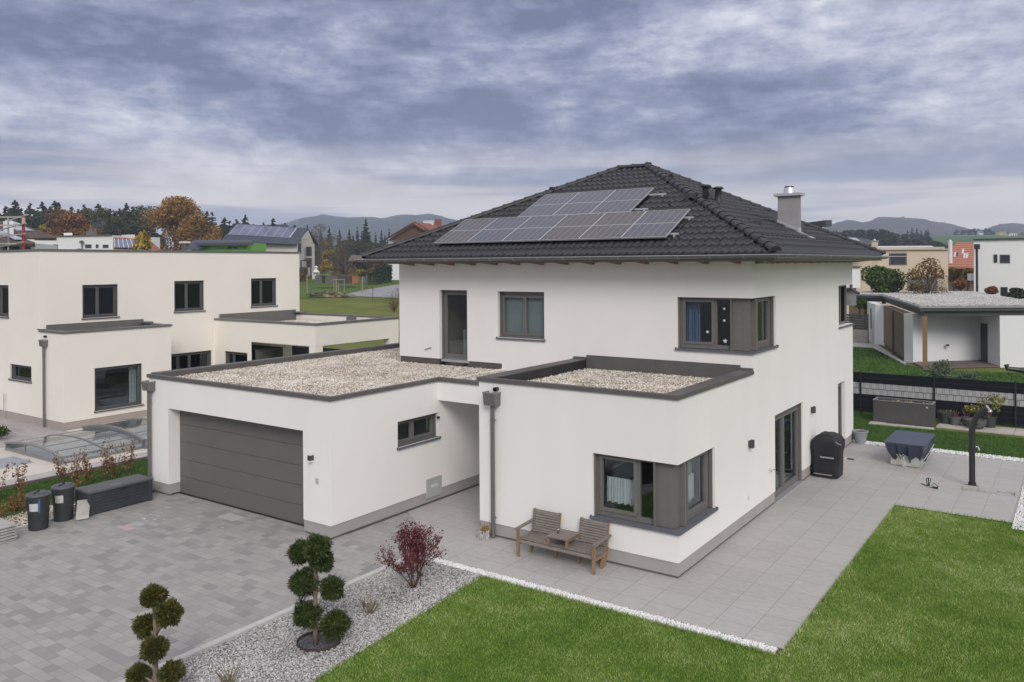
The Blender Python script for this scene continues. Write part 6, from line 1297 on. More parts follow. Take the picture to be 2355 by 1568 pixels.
# 6. meadow things
st = thing('masonry_barbecue', gx(726, 125), 'white masonry garden barbecue with a stepped chimney on the far lawn', 'barbecue'); c_ = gx(726.3, 125); z0 = zv(726, 641.5, 125)
m_ = MB(); prof_ = [(.9, 0), (.9, 1.05), (.86, 1.1), (.86, 1.45), (.32, 1.95), (.32, 2.35), (.45, 2.42), (.45, 2.5), (.1, 2.75)]
for i in range(len(prof_)-1):
    (w0, za), (w1, zb2) = prof_[i], prof_[i+1]; sc = .52
    lo = [(c_[0]-w0*sc, c_[1]-w0*sc*.7, z0+za*.74), (c_[0]+w0*sc, c_[1]-w0*sc*.7, z0+za*.74), (c_[0]+w0*sc, c_[1]+w0*sc*.7, z0+za*.74), (c_[0]-w0*sc, c_[1]+w0*sc*.7, z0+za*.74)]
    hi = [(c_[0]-w1*sc, c_[1]-w1*sc*.7, z0+zb2*.74), (c_[0]+w1*sc, c_[1]-w1*sc*.7, z0+zb2*.74), (c_[0]+w1*sc, c_[1]+w1*sc*.7, z0+zb2*.74), (c_[0]-w1*sc, c_[1]+w1*sc*.7, z0+zb2*.74)]
    if za != zb2: m_.add(lo+hi, [(0,1,5,4),(1,2,6,5),(2,3,7,6),(3,0,4,7)])
m_.build('masonry', MATS['frame_white'], st); p = Vector(gxz(720, 627, 124.6)); MB().bar(p, gxz(732.5, 627, 124.6), .5, .06).build('shelf', COPE, st)
pg = thing('pergola', gx(704, 138), 'brown wooden pergola arch by the gabled house', 'pergola'); BW3 = M('pergola_wood', (.09, .06, .045), .8, .2, 3)
m_ = MB()
for u in (692, 714.5): m_.bar((*gx(u, 138)[:2], T(u, 138)-.2), gxz(u, 600, 138), .18)
m_.build('post', BW3, pg); m_ = MB(); m_.bar(gxz(691, 599, 138), gxz(716, 599, 138), .15, .2)
for i in range(6): m_.bar(gxz(699+i*3.1, 598, 137.4), gxz(701.5+i*3.1, 594.5, 139), .10, .14)
m_.build('slats', BW3, pg)
def gplant(u, v, t, ru, rv, n, ls, mat, label, name='shrub', cat='shrub', group=None, stem=True, tr=.08, lumps=0, asp=.6, vb=None, inner=.25, dep=None):
    c = gxz(u, v, t); r_ = ru/F*t; rz = rv/F*t; bz = zv(u, vb, t) if vb else T(u, t)
    return leafy(name, c, (r_, (dep or r_), rz), n, ls, mat, label, cat, group, lumps=lumps, trunk_r=tr, base_z=bz, asp=asp, inner=inner)
AUT = ramp_mat('autumn_leaf', [(.08, .06, .012), (.20, .15, .025), (.36, .26, .04), (.42, .30, .08)], .7, .6)
BRN = ramp_mat('brown_leaf', [(.045, .035, .018), (.10, .075, .035), (.17, .125, .06), (.22, .17, .08)], .8, .4)
ORG_ = ramp_mat('oak_orange', [(.08, .050, .010), (.20, .105, .016), (.34, .17, .025), (.45, .25, .045)], .7, .12)
RST = ramp_mat('rust_tree', [(.06, .030, .012), (.16, .065, .018), (.27, .11, .03), (.34, .17, .06)], .7, .15)
DGR = ramp_mat('dark_tree', [(.010, .018, .010), (.020, .034, .014), (.035, .052, .02), (.055, .07, .03)], .8, .15)
OLV = ramp_mat('olive_tree', [(.022, .03, .010), (.045, .055, .016), (.085, .085, .022), (.15, .13, .03)], .8, .15)
gplant(746, 613, 128, 22, 17, 3200, .28, AUT, 'round golden-brown shrub tree behind the white garden barbecue', vb=634)
gplant(829, 625, 118, 14, 10, 1300, .25, AUT, 'round clipped golden bush beside the grey bin on the far lawn', vb=639)
gplant(855, 622, 116, 12, 15, 1300, .25, BRN, 'tall brownish bush between the golden bush and the dark hedge', vb=641)
def hedge(u0, u1, t0, t1, vtop, mat, label, h=None):
    a, b = Vector(gx(u0, t0)), Vector(gx(u1, t1)); za, zb3 = T(u0, t0), T(u1, t1); zt0 = zv(u0, vtop, t0)
    t_ = thing('hedge', (a.x, a.y, za), label, 'hedge'); n = 2600; f_ = rng.uniform(0, 1, n); d = (b-a).normalized(); n_ = Vector((-d.y, d.x, 0)); hh = zt0-za
    P = np.outer(1-f_, [a.x, a.y, za])+np.outer(f_, [b.x, b.y, zb3]); dd = rng.uniform(0, 1.6, n); P += np.outer(dd, [n_.x, n_.y, 0]); P[:, 2] += rng.uniform(0, 1, n)**.6*hh
    V, Fq = leaf_quads(P, .35); np_mesh('foliage', V, Fq, mat, t_)
    pb2 = a+n_*.2; pb3 = b+n_*.2; MB().prism([(pb2.x, pb2.y), (pb3.x, pb3.y), (pb3.x+n_.x*1.2, pb3.y+n_.y*1.2), (pb2.x+n_.x*1.2, pb2.y+n_.y*1.2)], min(za, zb3)-.3, zt0-.15).build('branches', BRN if mat != DGR else DGR, t_); return t_
hedge(687, 701, 126, 126, 615, BRN, 'brown clipped hedge block beside the cream house parapet')
hedge(867, 903, 116, 124, 612, DGR, 'dark green clipped hedge at the end of the far lawn')
hedge(763, 830, 150, 150, 613, BRN, 'brown hedge in front of the garden shed')
def box_at(name, u0, u1, v0, v1, t, mat, label, cat, dep=1.0, rimm=None, group=None):
    a, b = gx(u0, t), gx(u1, t); z0, z1 = zv(u0, v1, t), zv(u0, v0, t); t_ = thing(name, (a[0], a[1], z0), label, cat, group); d = Vector((b[0]-a[0], b[1]-a[1], 0)).normalized(); n_ = Vector((-d.y, d.x, 0))*dep
    pl_ = [(a[0], a[1]), (b[0], b[1]), (b[0]+n_.x, b[1]+n_.y), (a[0]+n_.x, a[1]+n_.y)]; m_ = MB(); k = 5; hh = (z1-z0)/k
    for i in range(k):
        e = .03 if i % 2 else 0; q_ = [(x+(pl_[2][0]-x)*e*.5, y+(pl_[2][1]-y)*e*.5) for x, y in pl_]; m_.prism(q_, z0-(.3 if i == 0 else 0)+i*hh, z0+(i+1)*hh-.01)
    m_.build('boards', mat, t_); MB().prism([(x*.9+(pl_[0][0]+pl_[2][0])*.05, y*.9+(pl_[0][1]+pl_[2][1])*.05) for x, y in pl_], z1-.02, z1+.01).build('soil', EARTH, t_); return t_
GW = M('planter_grey_wood', (.13, .125, .12), .85, .2, 1.5); OW = M('planter_orange_wood', (.36, .14, .06), .8, .2, 2)
b1 = box_at('garden_planter', 723.4, 740, 635, 646, 108, GW, 'grey wooden planter with leafy vegetables, leftmost on the far lawn', 'planter', group='planters on the far lawn')
box_at('garden_planter', 746.5, 775, 636, 646.5, 108, GW, 'wide grey wooden planter between the dark tub and the wood pile', 'planter', group='planters on the far lawn')
box_at('compost_tub', 740.3, 746.2, 633.5, 646, 107.8, BLACK, 'black square tub between two grey planters', 'tub')
box_at('garden_planter', 776, 808, 634.5, 646.5, 109, M('wood_pile_dark', (.08, .065, .055), .9, .3, 1.5), 'long dark weathered timber bed next to the orange slatted one', 'planter', 2, group='planters on the far lawn')
box_at('garden_planter', 809, 822.6, 634.5, 646, 108, OW, 'orange-brown slatted wooden planter', 'planter', group='planters on the far lawn')
box_at('grey_bin', 831.5, 840.6, 635.5, 646, 107, M('bin_blue_grey', (.10, .115, .14), .6, .1), 'blue-grey bin standing in the grass beside the golden bush', 'bin')
for u in (733, 741, 752): 
    c = gxz(u, 633.5, 108.4); P = shell_points(60, c, (.5, .4, .2), .1)[0]; V, Fq = leaf_quads(P, .25); o = np_mesh('vegetable_leaves', V, Fq, ramp_mat('veg', [(.12, .2, .05), (.3, .36, .14)], .7, 1), b1)
tbl = thing('garden_table', gx(779, 100), 'thin metal table frame on the far lawn in front of the planters', 'table'); m_ = MB(); m_.bar(gxz(766, 642.5, 101), gxz(791.5, 642.5, 101), .9, .06)
m_.build('table_top', M('table_grey', (.3, .3, .29), .6, .1), tbl)
for u in (767, 773, 778, 791): MB().bar(gxz(u, 643, 101), (*gx(u, 101)[:2], T(u, 101)-.1), .06).build('leg', MATS['table_grey'], tbl)
for u, v0 in ((772.5, 643), (832.5, 636), (705.5, 632)):
    t_ = thing('garden_stake', gx(u, 98), ['wooden stake under the metal table', 'wooden stake beside the blue-grey bin', 'wooden stake beside the small red bush'][(772.5, 832.5, 705.5).index(u)], 'stake', 'stakes on the far lawn'); m_ = MB(); m_.bar((*gx(u, 98)[:2], T(u, 98)-.2), gxz(u, v0, 98), .09).build('post', M('stake_wood', (.3, .26, .18), .8, .1), t_)
gplant(711, 639, 106, 4.5, 5, 320, .16, RUST, 'tiny reddish bush at the left end of the far lawn', vb=644)
bp_ = thing('brushwood_pile', gx(760, 90), 'heap of cut branches and green prunings lying on the meadow', 'brushwood pile')
c = gx(762, 91); zc_ = T(762, 91); P = []
for i in range(14): k_ = -2.1+i*.32; P.append(shell_points(230, (c[0]+R0.x*k_+rng.uniform(-.2, .2), c[1]+R0.y*k_+rng.uniform(-.3, .3), zc_+.1+max(0, .62-.17*abs(k_+.5)**1.6)*rng.uniform(.5, 1)), (.5, .45, .26), .2)[0])
V, Fq = leaf_quads(np.concatenate(P), .15); np_mesh('prunings', V, Fq, ramp_mat('prunings', [(.03, .05, .015), (.10, .11, .04), (.28, .25, .18), (.42, .38, .28)], .85, 1.4), bp_)
m_ = MB()
for i in range(36): a_ = random.uniform(-.5, .35); k_ = random.uniform(-1.2, 1.3); x = c[0]+R0.x*k_; y = c[1]+R0.y*k_-.2; ln = random.uniform(.8, 2.4); m_.tube([(x, y, zc_+random.uniform(.2, .7)), (x+ln*.75*math.cos(a_), y+ln*.4*math.cos(a_), zc_+random.uniform(.02, .3))], [.045, .02], 5)
m_.build('cut_branches', M('cut_wood', (.42, .35, .26), .85, .25, 5), bp_)
# access road over the meadow: lies on the slope
def draped(name, pts, mat, off, n=14):
    """strip between two lists of ground points, following the terrain"""
    a, b = pts; V = []
    for i in range(n+1):
        f_ = i/n; ia = f_*(len(a)-1); k_ = min(int(ia), len(a)-2); fa = ia-k_; pa = np.array(a[k_])*(1-fa)+np.array(a[k_+1])*fa; pb_ = np.array(b[k_])*(1-fa)+np.array(b[k_+1])*fa
        for j in range(5): q_ = pa*(1-j/4)+pb_*(j/4); V.append((q_[0], q_[1], float(Hgt(q_[0], q_[1]))+off))
    o = np_mesh(name, V, grid_quads(n+1, 5), mat); o['kind'] = 'structure'; return o
def gpt(u, v):
    lo, hi = 30., 400.
    for _ in range(50):
        m2 = (lo+hi)/2; x, y, _z = gx(u, m2)
        if zv(u, v, m2) > float(Hgt(x, y)): lo = m2
        else: hi = m2
    return gx(u, lo)[:2]
draped('road', ([gpt(786, 679), gpt(850, 665), gpt(917, 653.5), gpt(1100, 640)], [gpt(786, 680.5), gpt(850, 683), gpt(917, 686), gpt(1100, 694)]), M('asphalt_pale', (.26, .26, .27), .9, .08, .5), .03)
draped('lawn_far', ([gpt(560, 660), gpt(700, 655), gpt(790, 648), gpt(917, 632)], [gpt(560, 690), gpt(700, 686), gpt(784, 681), gpt(917, 655)]), lawn_mat('far_lawn', (.06, .105, .020), (.08, .13, .026), (.105, .145, .036), .12), .015)
draped('lawn_far', ([gpt(560, 630), gpt(700, 628), gpt(790, 626), gpt(917, 622)], [gpt(560, 660), gpt(700, 655), gpt(790, 648), gpt(917, 632)]), MATS['far_lawn'], .015)
random.seed(3)
for (u, v, h_, lab) in ((856, 692, 40, 'thin leafless sapling standing in the meadow before the road'), (915, 700, 34, 'leafless sapling close to the white house wall')):
    t_ = gpt(u, v); zz = float(Hgt(*t_)); d_ = (Vector((t_[0], t_[1], 0))-CAM).dot(FW); ht = h_*1.2/F*d_; tw = thing('bare_sapling', (t_[0], t_[1], zz), lab, 'sapling', 'bare saplings in the meadow'); m_ = MB()
    m_.tube([(t_[0], t_[1], zz-.1), (t_[0]+.05, t_[1], zz+ht*.5), (t_[0], t_[1], zz+ht)], [.03, .02, .008], 5)
    for i in range(14): a_ = random.uniform(0, 6.28); k_ = random.uniform(.2, .85); m_.tube([(t_[0], t_[1], zz+ht*k_), (t_[0]+math.cos(a_)*ht*.2, t_[1]+math.sin(a_)*ht*.2, zz+ht*(k_+.15))], [.012, .005], 4)
    m_.build('twigs', BARKD, tw)
t_ = gpt(905, 716); twiggy('meadow_brush', (t_[0], t_[1], float(Hgt(*t_))), 40, 2.0, 1.8, TWB, 'thicket of thin brown twigs at the edge of the meadow next to the white house', BRN, 500, .10, .012)
sd_ = thing('garden_shed', gx(816, 152), 'small dark garden shed with brown roof behind the hedge', 'shed'); z0 = T(816, 152)
facing_box('wall', 804, 829, 152, 152, 596, z0-.5, M('shed_wood', (.07, .035, .025), .8, .2, 2), sd_, dep=4)
quad_uv([(798, 599, 149.5), (809, 586, 155), (836, 587, 155), (844, 600, 150)], 'roof', M('shed_roof', (.13, .10, .085), .85, .15, 2), sd_, .2); decal(806, 601, 811, 609, 152, 152, 804, 829, 'window', M('frame_pane', (.4, .42, .44), .4, .2, 3), sd_)

# ---- trees: prototypes built round their own foot, then copied
def conifer(name, h, r_, n, label, group, mat=DGR, seed=1):
    t_ = thing(name, (0, 0, 0), label, 'conifer', group); g_ = np.random.default_rng(seed)
    MB().tube([(0, 0, -1), (0, 0, h*.5), (0, 0, h*.97)], [h*.016, h*.011, .02], 7).build('trunk', BARKD, t_)
    V = []; Fq = []; k = 0; tiers = int(h*1.35)
    for i in range(tiers):
        f_ = i/(tiers-1); z = h*(.06+.94*f_); rr_ = r_*(1-f_)**.8*g_.uniform(.75, 1.15)+.10; nb_ = max(5, int(n*(1-f_*.6)))
        for j in range(nb_):
            a_ = g_.uniform(0, 6.28); z = h*min(.995, .06+.94*f_+g_.uniform(-.028, .028)); L_ = (r_*(1-(z/h-.06)/.94)**.8+.12)*g_.uniform(.5, 1.15); dr_ = g_.uniform(.05, .40)*L_; c_, s_ = math.cos(a_), math.sin(a_); hang = (.32+.10*r_)*g_.uniform(.6, 1.2)*(1-f_*.55)
            for q in range(3):
                l0, l1 = L_*(.03+q*.30), L_*(.03+q*.30+.42); w_ = L_*.16+.10; z0_ = z-dr_*(l0/L_); z1_ = z-dr_*(l1/L_)+.10*L_*(q == 2); tw_ = g_.uniform(-.3, .3)*w_
                V += [(c_*l0, s_*l0, z0_+.05), (c_*(l0+l1)/2-s_*w_, s_*(l0+l1)/2+c_*w_, (z0_+z1_)/2-hang+tw_), (c_*l1, s_*l1, z1_), (c_*(l0+l1)/2+s_*w_, s_*(l0+l1)/2-c_*w_, (z0_+z1_)/2-hang-tw_)]; Fq.append((k, k+1, k+2, k+3)); k += 4
                V += [(c_*l0, s_*l0, z0_+.1), (c_*l1, s_*l1, z1_), (c_*(l1*.95)-s_*tw_, s_*(l1*.95)+c_*tw_, z1_-hang*.8), (c_*l0, s_*l0, z0_-hang*1.5)]; Fq.append((k, k+1, k+2, k+3)); k += 4
    np_mesh('crown', V, Fq, mat, t_); return t_
def broadleaf(name, h, r_, n, ls, mat, label, group, cat='tree', seed=1, lumps=22, low=.28, asp=.7):
    global rng
    t_ = thing(name, (0, 0, 0), label, cat, group); sv = rng; rng = np.random.default_rng(seed); rnd = random.Random(seed)
    m_ = MB(); m_.tube([(0, 0, -1), (.1, 0, h*.25), (0, .1, h*.5), (.1, 0, h*.8)], [h*.028, h*.022, h*.015, .04], 8)
    P = []
    for i in range(lumps):
        a_ = rnd.uniform(0, 6.28); f_ = rnd.uniform(low, .93); wid = math.sin(math.pi*min(1, (f_-low*.6)/(1-low*.6))**.75)**.7; d = r_*wid*rnd.uniform(.35, .78); c_ = (d*math.cos(a_), d*math.sin(a_), h*f_); s_ = r_*rnd.uniform(.24, .40)
        m_.tube([(0, 0, h*max(.18, f_-.3)), (c_[0]*.6, c_[1]*.6, c_[2]*.9), c_], [h*.010, h*.006, .03], 5); P.append(shell_points(n//lumps, c_, (s_, s_, s_*.85), .35)[0])
    m_.build('trunk', BARKD, t_); V, Fq = leaf_quads(np.concatenate(P), ls, asp=asp); np_mesh('crown', V, Fq, mat, t_); rng = sv; return t_
def place(o, u, t, vtop=None, h=None, rot=0, sxy=1, zoff=0, label=None, first=False, fresh=set()):
    if o.name in fresh: c = copy_tree(o)
    else: fresh.add(o.name); c = o
    x, y, _ = gx(u, t); z = T(u, t); s = 1 if vtop is None else (zv(u, vtop, t)-z)/h; c.location = (x, y, z+zoff); c.rotation_euler = (0, 0, rot); c.scale = (s*sxy, s*sxy, s)
    if label: c['label'] = label
    return c
G1 = 'forest trees behind the houses on the left'
cA = conifer('conifer_tree', 20, 3.6, 15, 'tall dark spruce in the forest edge behind the brown-roofed house and its scaffolding', G1, seed=1)
cB = conifer('conifer_tree', 20, 4.6, 14, 'broad dark spruce in the forest edge behind the long white flat-roofed house', G1, seed=2)
cC = conifer('conifer_tree', 20, 3.0, 13, 'slim dark spruce behind the green house and solar roof', G1, seed=3)
protos = [cA, cB, cC]; random.seed(21)
LA, LB, LC, LD = cA['label'], cB['label'], cC['label'], 'dark spruce in the tree line between the gabled house and the chalet'
for (u, v, k) in ((14, 473, 0), (36, 459.5, 1), (71, 466, 0), (97.5, 463, 1), (127, 461, 1), (136, 464, 0), (165, 474.5, 2), (194, 469.5, 0), (205, 478, 1), (227, 468, 1), (265, 489.5, 0), (292, 466, 1), (306, 474, 0), (476, 484.5, 0), (488, 487, 2), (517, 499.5, 1), (529, 507, 2), (543.6, 503, 0), (565, 493, 1), (552, 512, 2), (583, 514, 2), (50, 478, 2), (84, 484, 0), (150, 486, 1), (-12, 470, 1), (248, 482, 0), (452, 495, 1), (606, 511, 2), (628.5, 501, 0), (656, 512, 1), (678, 517, 0), (590, 520, 1), (617, 516, 0), (643, 516, 2), (470, 498, 1), (180, 492, 0), (115, 480, 2)):
    place(protos[k], u, 200+random.uniform(-18, 25), v, 20, random.uniform(0, 6), random.uniform(1.5, 2.1), label=LA if u < 75 else LB if u < 350 else LC)
for (u, v, k) in ((707, 516, 1), (757, 519, 0), (781, 527, 1), (803, 526, 0), (822, 521, 2), (842, 501, 0), (877, 528, 0), (895, 525, 2), (812, 540, 1), (850, 537, 1), (864, 533, 2), (885, 540, 1), (740, 535, 0), (832, 532, 0)):
    place(protos[k], u, 235+random.uniform(-12, 20), v, 20, random.uniform(0, 6), random.uniform(.8, 1.1)*(1.25 if u == 842 else 1), label=LD if u != 842 else 'tallest dark spruce of the tree line in front of the blue hills')
for i in range(44):
    u = -20+i*15.5+random.uniform(-5, 5)
    if 330 < u < 490: continue
    place(protos[i % 3], u, 225+random.uniform(-10, 30), (480 if u < 330 else 514)+random.uniform(-6, 10), 20, random.uniform(0, 6), random.uniform(1.6, 2.3), label=LA if u < 75 else LB if u < 350 else LC)
oak = broadleaf('oak_tree', 18, 8.2, 16000, .48, ORG_, 'great golden-orange oak towering over the flat roofs', None, seed=5, lumps=46, low=.15); place(oak, 405, 150, 455, 18, .4)
oak2 = broadleaf('oak_tree', 14, 5.6, 7500, .45, ORG_, 'second golden oak, right shoulder of the great orange oak', None, seed=8, lumps=26, low=.12); place(oak2, 462, 146, 488, 14, 1)
ol = broadleaf('broad_tree', 15, 6, 7000, .45, OLV, 'olive-green tree leaning into the great orange oak from the left', None, seed=9, lumps=26, low=.12); place(ol, 338, 160, 473, 15, 2)
rs_ = broadleaf('rust_tree', 12, 6.0, 7500, .42, RST, 'rust-red tree behind the long white flat-roofed house', None, seed=12, lumps=28, low=.1); place(rs_, 155, 130, 486, 12, 1, 1.0)
ye = broadleaf('yellow_tree', 12, 2.6, 2600, .4, AUT, 'narrow yellow-green tree left of the rust-red one', None, seed=14, lumps=14, low=.1); place(ye, 109, 150, 498, 12, 1)
og = broadleaf('broad_tree', 15, 4.2, 5200, .42, OLV, 'green tree tinged with yellow behind the smoking chimney', None, seed=15, lumps=20, low=.1); place(og, 236, 165, 480, 15, 1); 
for u, v, lab in ((196, 482, 'dull green tree right of the rust-red one'), (275, 500, 'dark olive tree low behind the end of the white flat house')): place(og, u, 172, v, 15, u, label=lab)
mixd = broadleaf('mixed_tree', 14, 5.0, 5200, .45, ramp_mat('forest_mixed', [(.016, .028, .012), (.035, .05, .016), (.07, .075, .022), (.14, .11, .03)], .8, .12), 'dull green broadleaf tree in the forest edge above the flat roofs', G1, seed=51, lumps=24, low=.08)
for i, (u, v, w_) in enumerate(((4, 486, 1.1), (58, 482, 1.2), (90, 479, 1.2), (118, 476, 1.1), (176, 480, 1.2), (214, 476, 1.1), (252, 480, 1.3), (283, 478, 1.2), (312, 483, 1.2), (500, 512, 1.1), (535, 517, 1.3), (574, 518, 1.3), (600, 522, 1.2), (640, 522, 1.2))): place(mixd, u, 188+i, v, 14, i*1.3, w_, label=mixd['label'])
yb = broadleaf('yellow_bush', 4, 2.4, 1500, .3, AUT, 'yellow bush in front of the orange tiled roof', None, cat='bush', seed=17, lumps=10, low=.1); place(yb, 328, 75, 551, 4, 0, .55)
wil = broadleaf('willow_tree', 10, 3.4, 5200, .26, BRN, 'brown half-bare willow right of the gabled house', None, seed=19, lumps=26, low=.1, asp=.25); place(wil, 738, 172, 514, 10, 0, 1.55)
bare = broadleaf('bare_tree', 8, 3.4, 1500, .16, BRN, 'grey-brown leafless tree with spreading crown on the far lawn', None, seed=23, lumps=46, low=.2, asp=.2); place(bare, 792, 122, 543, 8, 0, 1.25)
gy = broadleaf('golden_tree', 9, 1.9, 1800, .26, AUT, 'small golden tree between the willow and the bare tree', None, seed=25, lumps=12, low=.1); place(gy, 752, 150, 548, 9, 0)
for i, (u, v, w_) in enumerate(((700, 548, 1.6), (800, 552, 1.6), (845, 556, 2.0), (880, 560, 1.8), (905, 574, 1.2), (860, 590, 1.2))):
    place(ol, u, 195+i*3, v, 15, i, w_*1.15, label=['brown-green thicket behind the gabled house', 'olive wood behind the bare tree', 'olive wood below the tallest spruce', 'brown-olive wood left of the chalet', 'olive bushes at the foot of the chalet', 'low olive bushes behind the dark hedge'][i])
ds = broadleaf('dark_bush', 5, 2.2, 1600, .3, DGR, 'dark conifer bush between the shed and the roof eave', None, cat='bush', seed=27, lumps=12, low=.1); place(ds, 831, 140, 597, 5, 0, .9)
rdb = broadleaf('copper_hedge', 4, 3.5, 1800, .3, RST, 'copper-brown bushes behind the far lawn under the roof eave', None, cat='bush', seed=29, lumps=14, low=.05)
for i, (u, v) in enumerate(((870, 602), (895, 600), (915, 602))): place(rdb, u, 160, v, 4, i, 1.0, label=rdb['label'])
rdb['group'] = 'copper bushes behind the far lawn'
for o_ in bpy.data.objects:
    if o_.parent is None and o_.get('label') == rdb['label']: o_['group'] = rdb['group']
# smoke over the white flat house
smk = thing('smoke', gx(214, 105), 'thin bluish smoke drifting up from the chimney of the white flat-roofed house', 'smoke', kind='stuff')
m = bpy.data.materials.new('smoke_puff'); m.use_nodes = True; t = m.node_tree; t.nodes.clear(); pv = N(t, 'ShaderNodeVolumePrincipled'); pv.inputs['Color'].default_value = (.75, .8, .9, 1); g = N(t, 'ShaderNodeTexCoord'); no = N(t, 'ShaderNodeTexNoise', ins={'Scale': 1.2, 'Detail': 3}); L(t, g.outputs['Object'], no.inputs['Vector'])
L(t, math_(t, 'MULTIPLY', math_(t, 'SUBTRACT', no.outputs[0], .46, clamp=True), .8), pv.inputs['Density']); oo = N(t, 'ShaderNodeOutputMaterial'); L(t, pv.outputs[0], oo.inputs['Volume'])
a, b = Vector(gxz(210, 537, 105)), Vector(gxz(233, 506, 106)); MB().tube([a, a.lerp(b, .3), a.lerp(b, .65)+Vector((.2, 0, 0)), b], [.3, .8, 1.2, .8], 10).build('smoke_plume', m, smk, smooth=True)
# ================================================================ RIGHT: CARPORT HOUSE
cp = thing('carport_house', (0, 45, 0), 'low white house with gravel-covered flat roof, timber post and covered terrace behind the dark fence', 'house')
rp_ = [(-1.3, 36.5), (5.05, 40.6), (-1.05, 62.4), (-8.83, 59.8), (-9.4, 53.9), (-6.6, 53.7)]
cen = (-2.6, 50)
def inset(poly, d):
    n = len(poly); out = []
    for i in range(n):
        p0, p1, p2_ = Vector(poly[i-1]), Vector(poly[i]), Vector(poly[(i+1) % n]); e1 = (p1-p0).normalized(); e2 = (p2_-p1).normalized(); n1_ = Vector((-e1.y, e1.x)); n2_ = Vector((-e2.y, e2.x)); b = (n1_+n2_)/(1+n1_.dot(n2_)); q_ = p1+b*d; out.append((q_.x, q_.y))
    return out
FA = M('fascia_dark', (.055, .058, .065), .5, .1, 3); EDG = M('roof_edge_grey', (.30, .30, .305), .5, .05, 3)
MB().prism(rp_, 3.36, 3.45).build('roof_edge', EDG, cp); MB().prism(inset(rp_, .06), 3.18, 3.359).build('fascia', FA, cp); MB().prism(inset(rp_, .30), 2.88, 3.179).build('beam', FA, cp)
ri = inset(rp_, .12); MB().prism(ri, 3.451, 3.46).build('roof_under', MATS['gravel_under'], cp)
P = scatter(-10, 36, 6, 63, .10, in_poly(ri)); o = stones('roof_gravel', np.column_stack([P, rng.uniform(-.02, .03, len(P))]), .15, 3.47, ramp_mat('roof_gravel_grey', [(.26, .25, .24), (.40, .39, .375), (.55, .54, .52), (.68, .67, .65)], .85, .6), parent=cp); o['kind'] = 'stuff'
CWL = M('carport_wall', (.74, .745, .75), .9, .03, .6)
MB().prism([(-2.55, 39.1), (-1.96, 38.5), (-1.75, 38.75), (-2.3, 39.35)], 0, 2.9).build('wall', CWL, cp)
m_ = MB()
pA, pB, pC, pD = gx(2101, 48.3)[:2], gx(2250, 48.9)[:2], gx(2297.5, 46.1)[:2], gx(2460, 46.1)[:2]
m_.prism([pA, pB, (pB[0]-.1, pB[1]+.2), (pA[0]-.1, pA[1]+.2)], 0, 2.9)
e = (.841, .541)
m_.prism([pB, pC, pD, (pD[0]-1.5, pD[1]+2.5)], -.2, 2.9)
m_.build('wall', CWL, cp); m_ = MB()
m_.prism([(-5.62, 48.9), (-5.35, 48.25), (-5.1, 48.4), (-5.4, 49.1)], 0, 2.9)
m_.prism([(-7.5, 53.3), (-6.08, 49.1), (-5.62, 48.92), (-6.9, 53.5)], 0, 2.9)
m_.prism([(-2.0, 39.5), (-5.1, 48.6), (-6.9, 53.5), (-1.5, 60), (4, 45), (1, 40.6)], 0, 2.87) if False else None
m_.build('wall', M('carport_wall', (.74, .745, .75), .9, .03, .6), cp)
SC = M('woven_screen_brown', (.20, .13, .075), .8, .15, 12, stretch=(1, 1, 8))
a, b = Vector((-2.62, 39.2)), Vector((-5.40, 48.3)); mid_ = a.lerp(b, .42)
for p0, p1 in ((a, mid_-(b-a).normalized()*.12), (mid_+(b-a).normalized()*.12, b)): MB().prism([tuple(p0), tuple(p1), (p1.x+.08, p1.y+.02), (p0.x+.08, p0.y+.02)], .22, 2.88).build('screen', SC, cp)
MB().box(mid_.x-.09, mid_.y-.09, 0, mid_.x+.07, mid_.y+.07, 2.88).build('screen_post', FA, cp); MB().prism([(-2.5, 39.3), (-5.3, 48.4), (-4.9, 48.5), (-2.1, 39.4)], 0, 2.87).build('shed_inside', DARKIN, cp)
MB().box(-1.16, 36.46, .12, -.94, 36.68, 2.9).build('timber_post', M('post_timber', (.26, .16, .085), .75, .15, 6, stretch=(5, 5, .6)), cp)
dp_ = Vector(pB).lerp(Vector(pC), .12); dq = Vector(pB).lerp(Vector(pC), .42); MB().prism([(dp_.x-.02, dp_.y), (dq.x-.02, dq.y), (dq.x-.06, dq.y-.03), (dp_.x-.06, dp_.y-.03)], .05, 2.3).build('terrace_door', M('door_dark', (.03, .03, .035), .5, .1), cp)
MB().prism([(-2.0, 38.6), (-1.05, 36.0), pC, pB, pA], .0, .06).build('terrace_deck', M('deck_boards', (.15, .12, .105), .8, .25, 6, stretch=(9, 1, 1)), cp)
MB().box(1.0-.9, 39.9, 1.15, 1.0-.75, 39.98, 1.2) if False else None
a_ = gx(2177, 48.35); MB().lathe([(.0, 0), (.09, .02), (.09, .12), (0, .14)], (a_[0], a_[1], .95), 10).build('garden_tap', FA, cp)
MB().add([(-6.9, 51.42, .95), (-6.75, 51.0, .95), (-6.75, 51.0, 2.5), (-6.9, 51.42, 2.5)], [(0, 1, 2, 3)]).build('window', WPANE, cp)
gl3 = thing('garden_hose_pipe', (3.3, 36.4, 0), 'black bent pipe resting on the grass before the white wall at the right edge', 'pipe'); MB().tube([(2.9, 36.4, .45), (2.95, 36.35, .25), (3.4, 36.5, .2), (3.8, 36.7, .12), (4.6, 37.1, .1)], .13, 10).build('pipe', SHB, gl3)
sheet('lawn_right', [(-9, 20.2), (14, 20.2), (14, 40), (2.6, 36.4), (-1.0, 35.6), (-2.5, 37.9), (-5.6, 46.2), (-9, 47)], -.004, LAWNB)
P_ = [(-9, 20.2), (7, 20.2), (7, 38), (2.6, 36.4), (-1.0, 35.6), (-2.5, 37.9), (-5.6, 46.2), (-9, 47)]
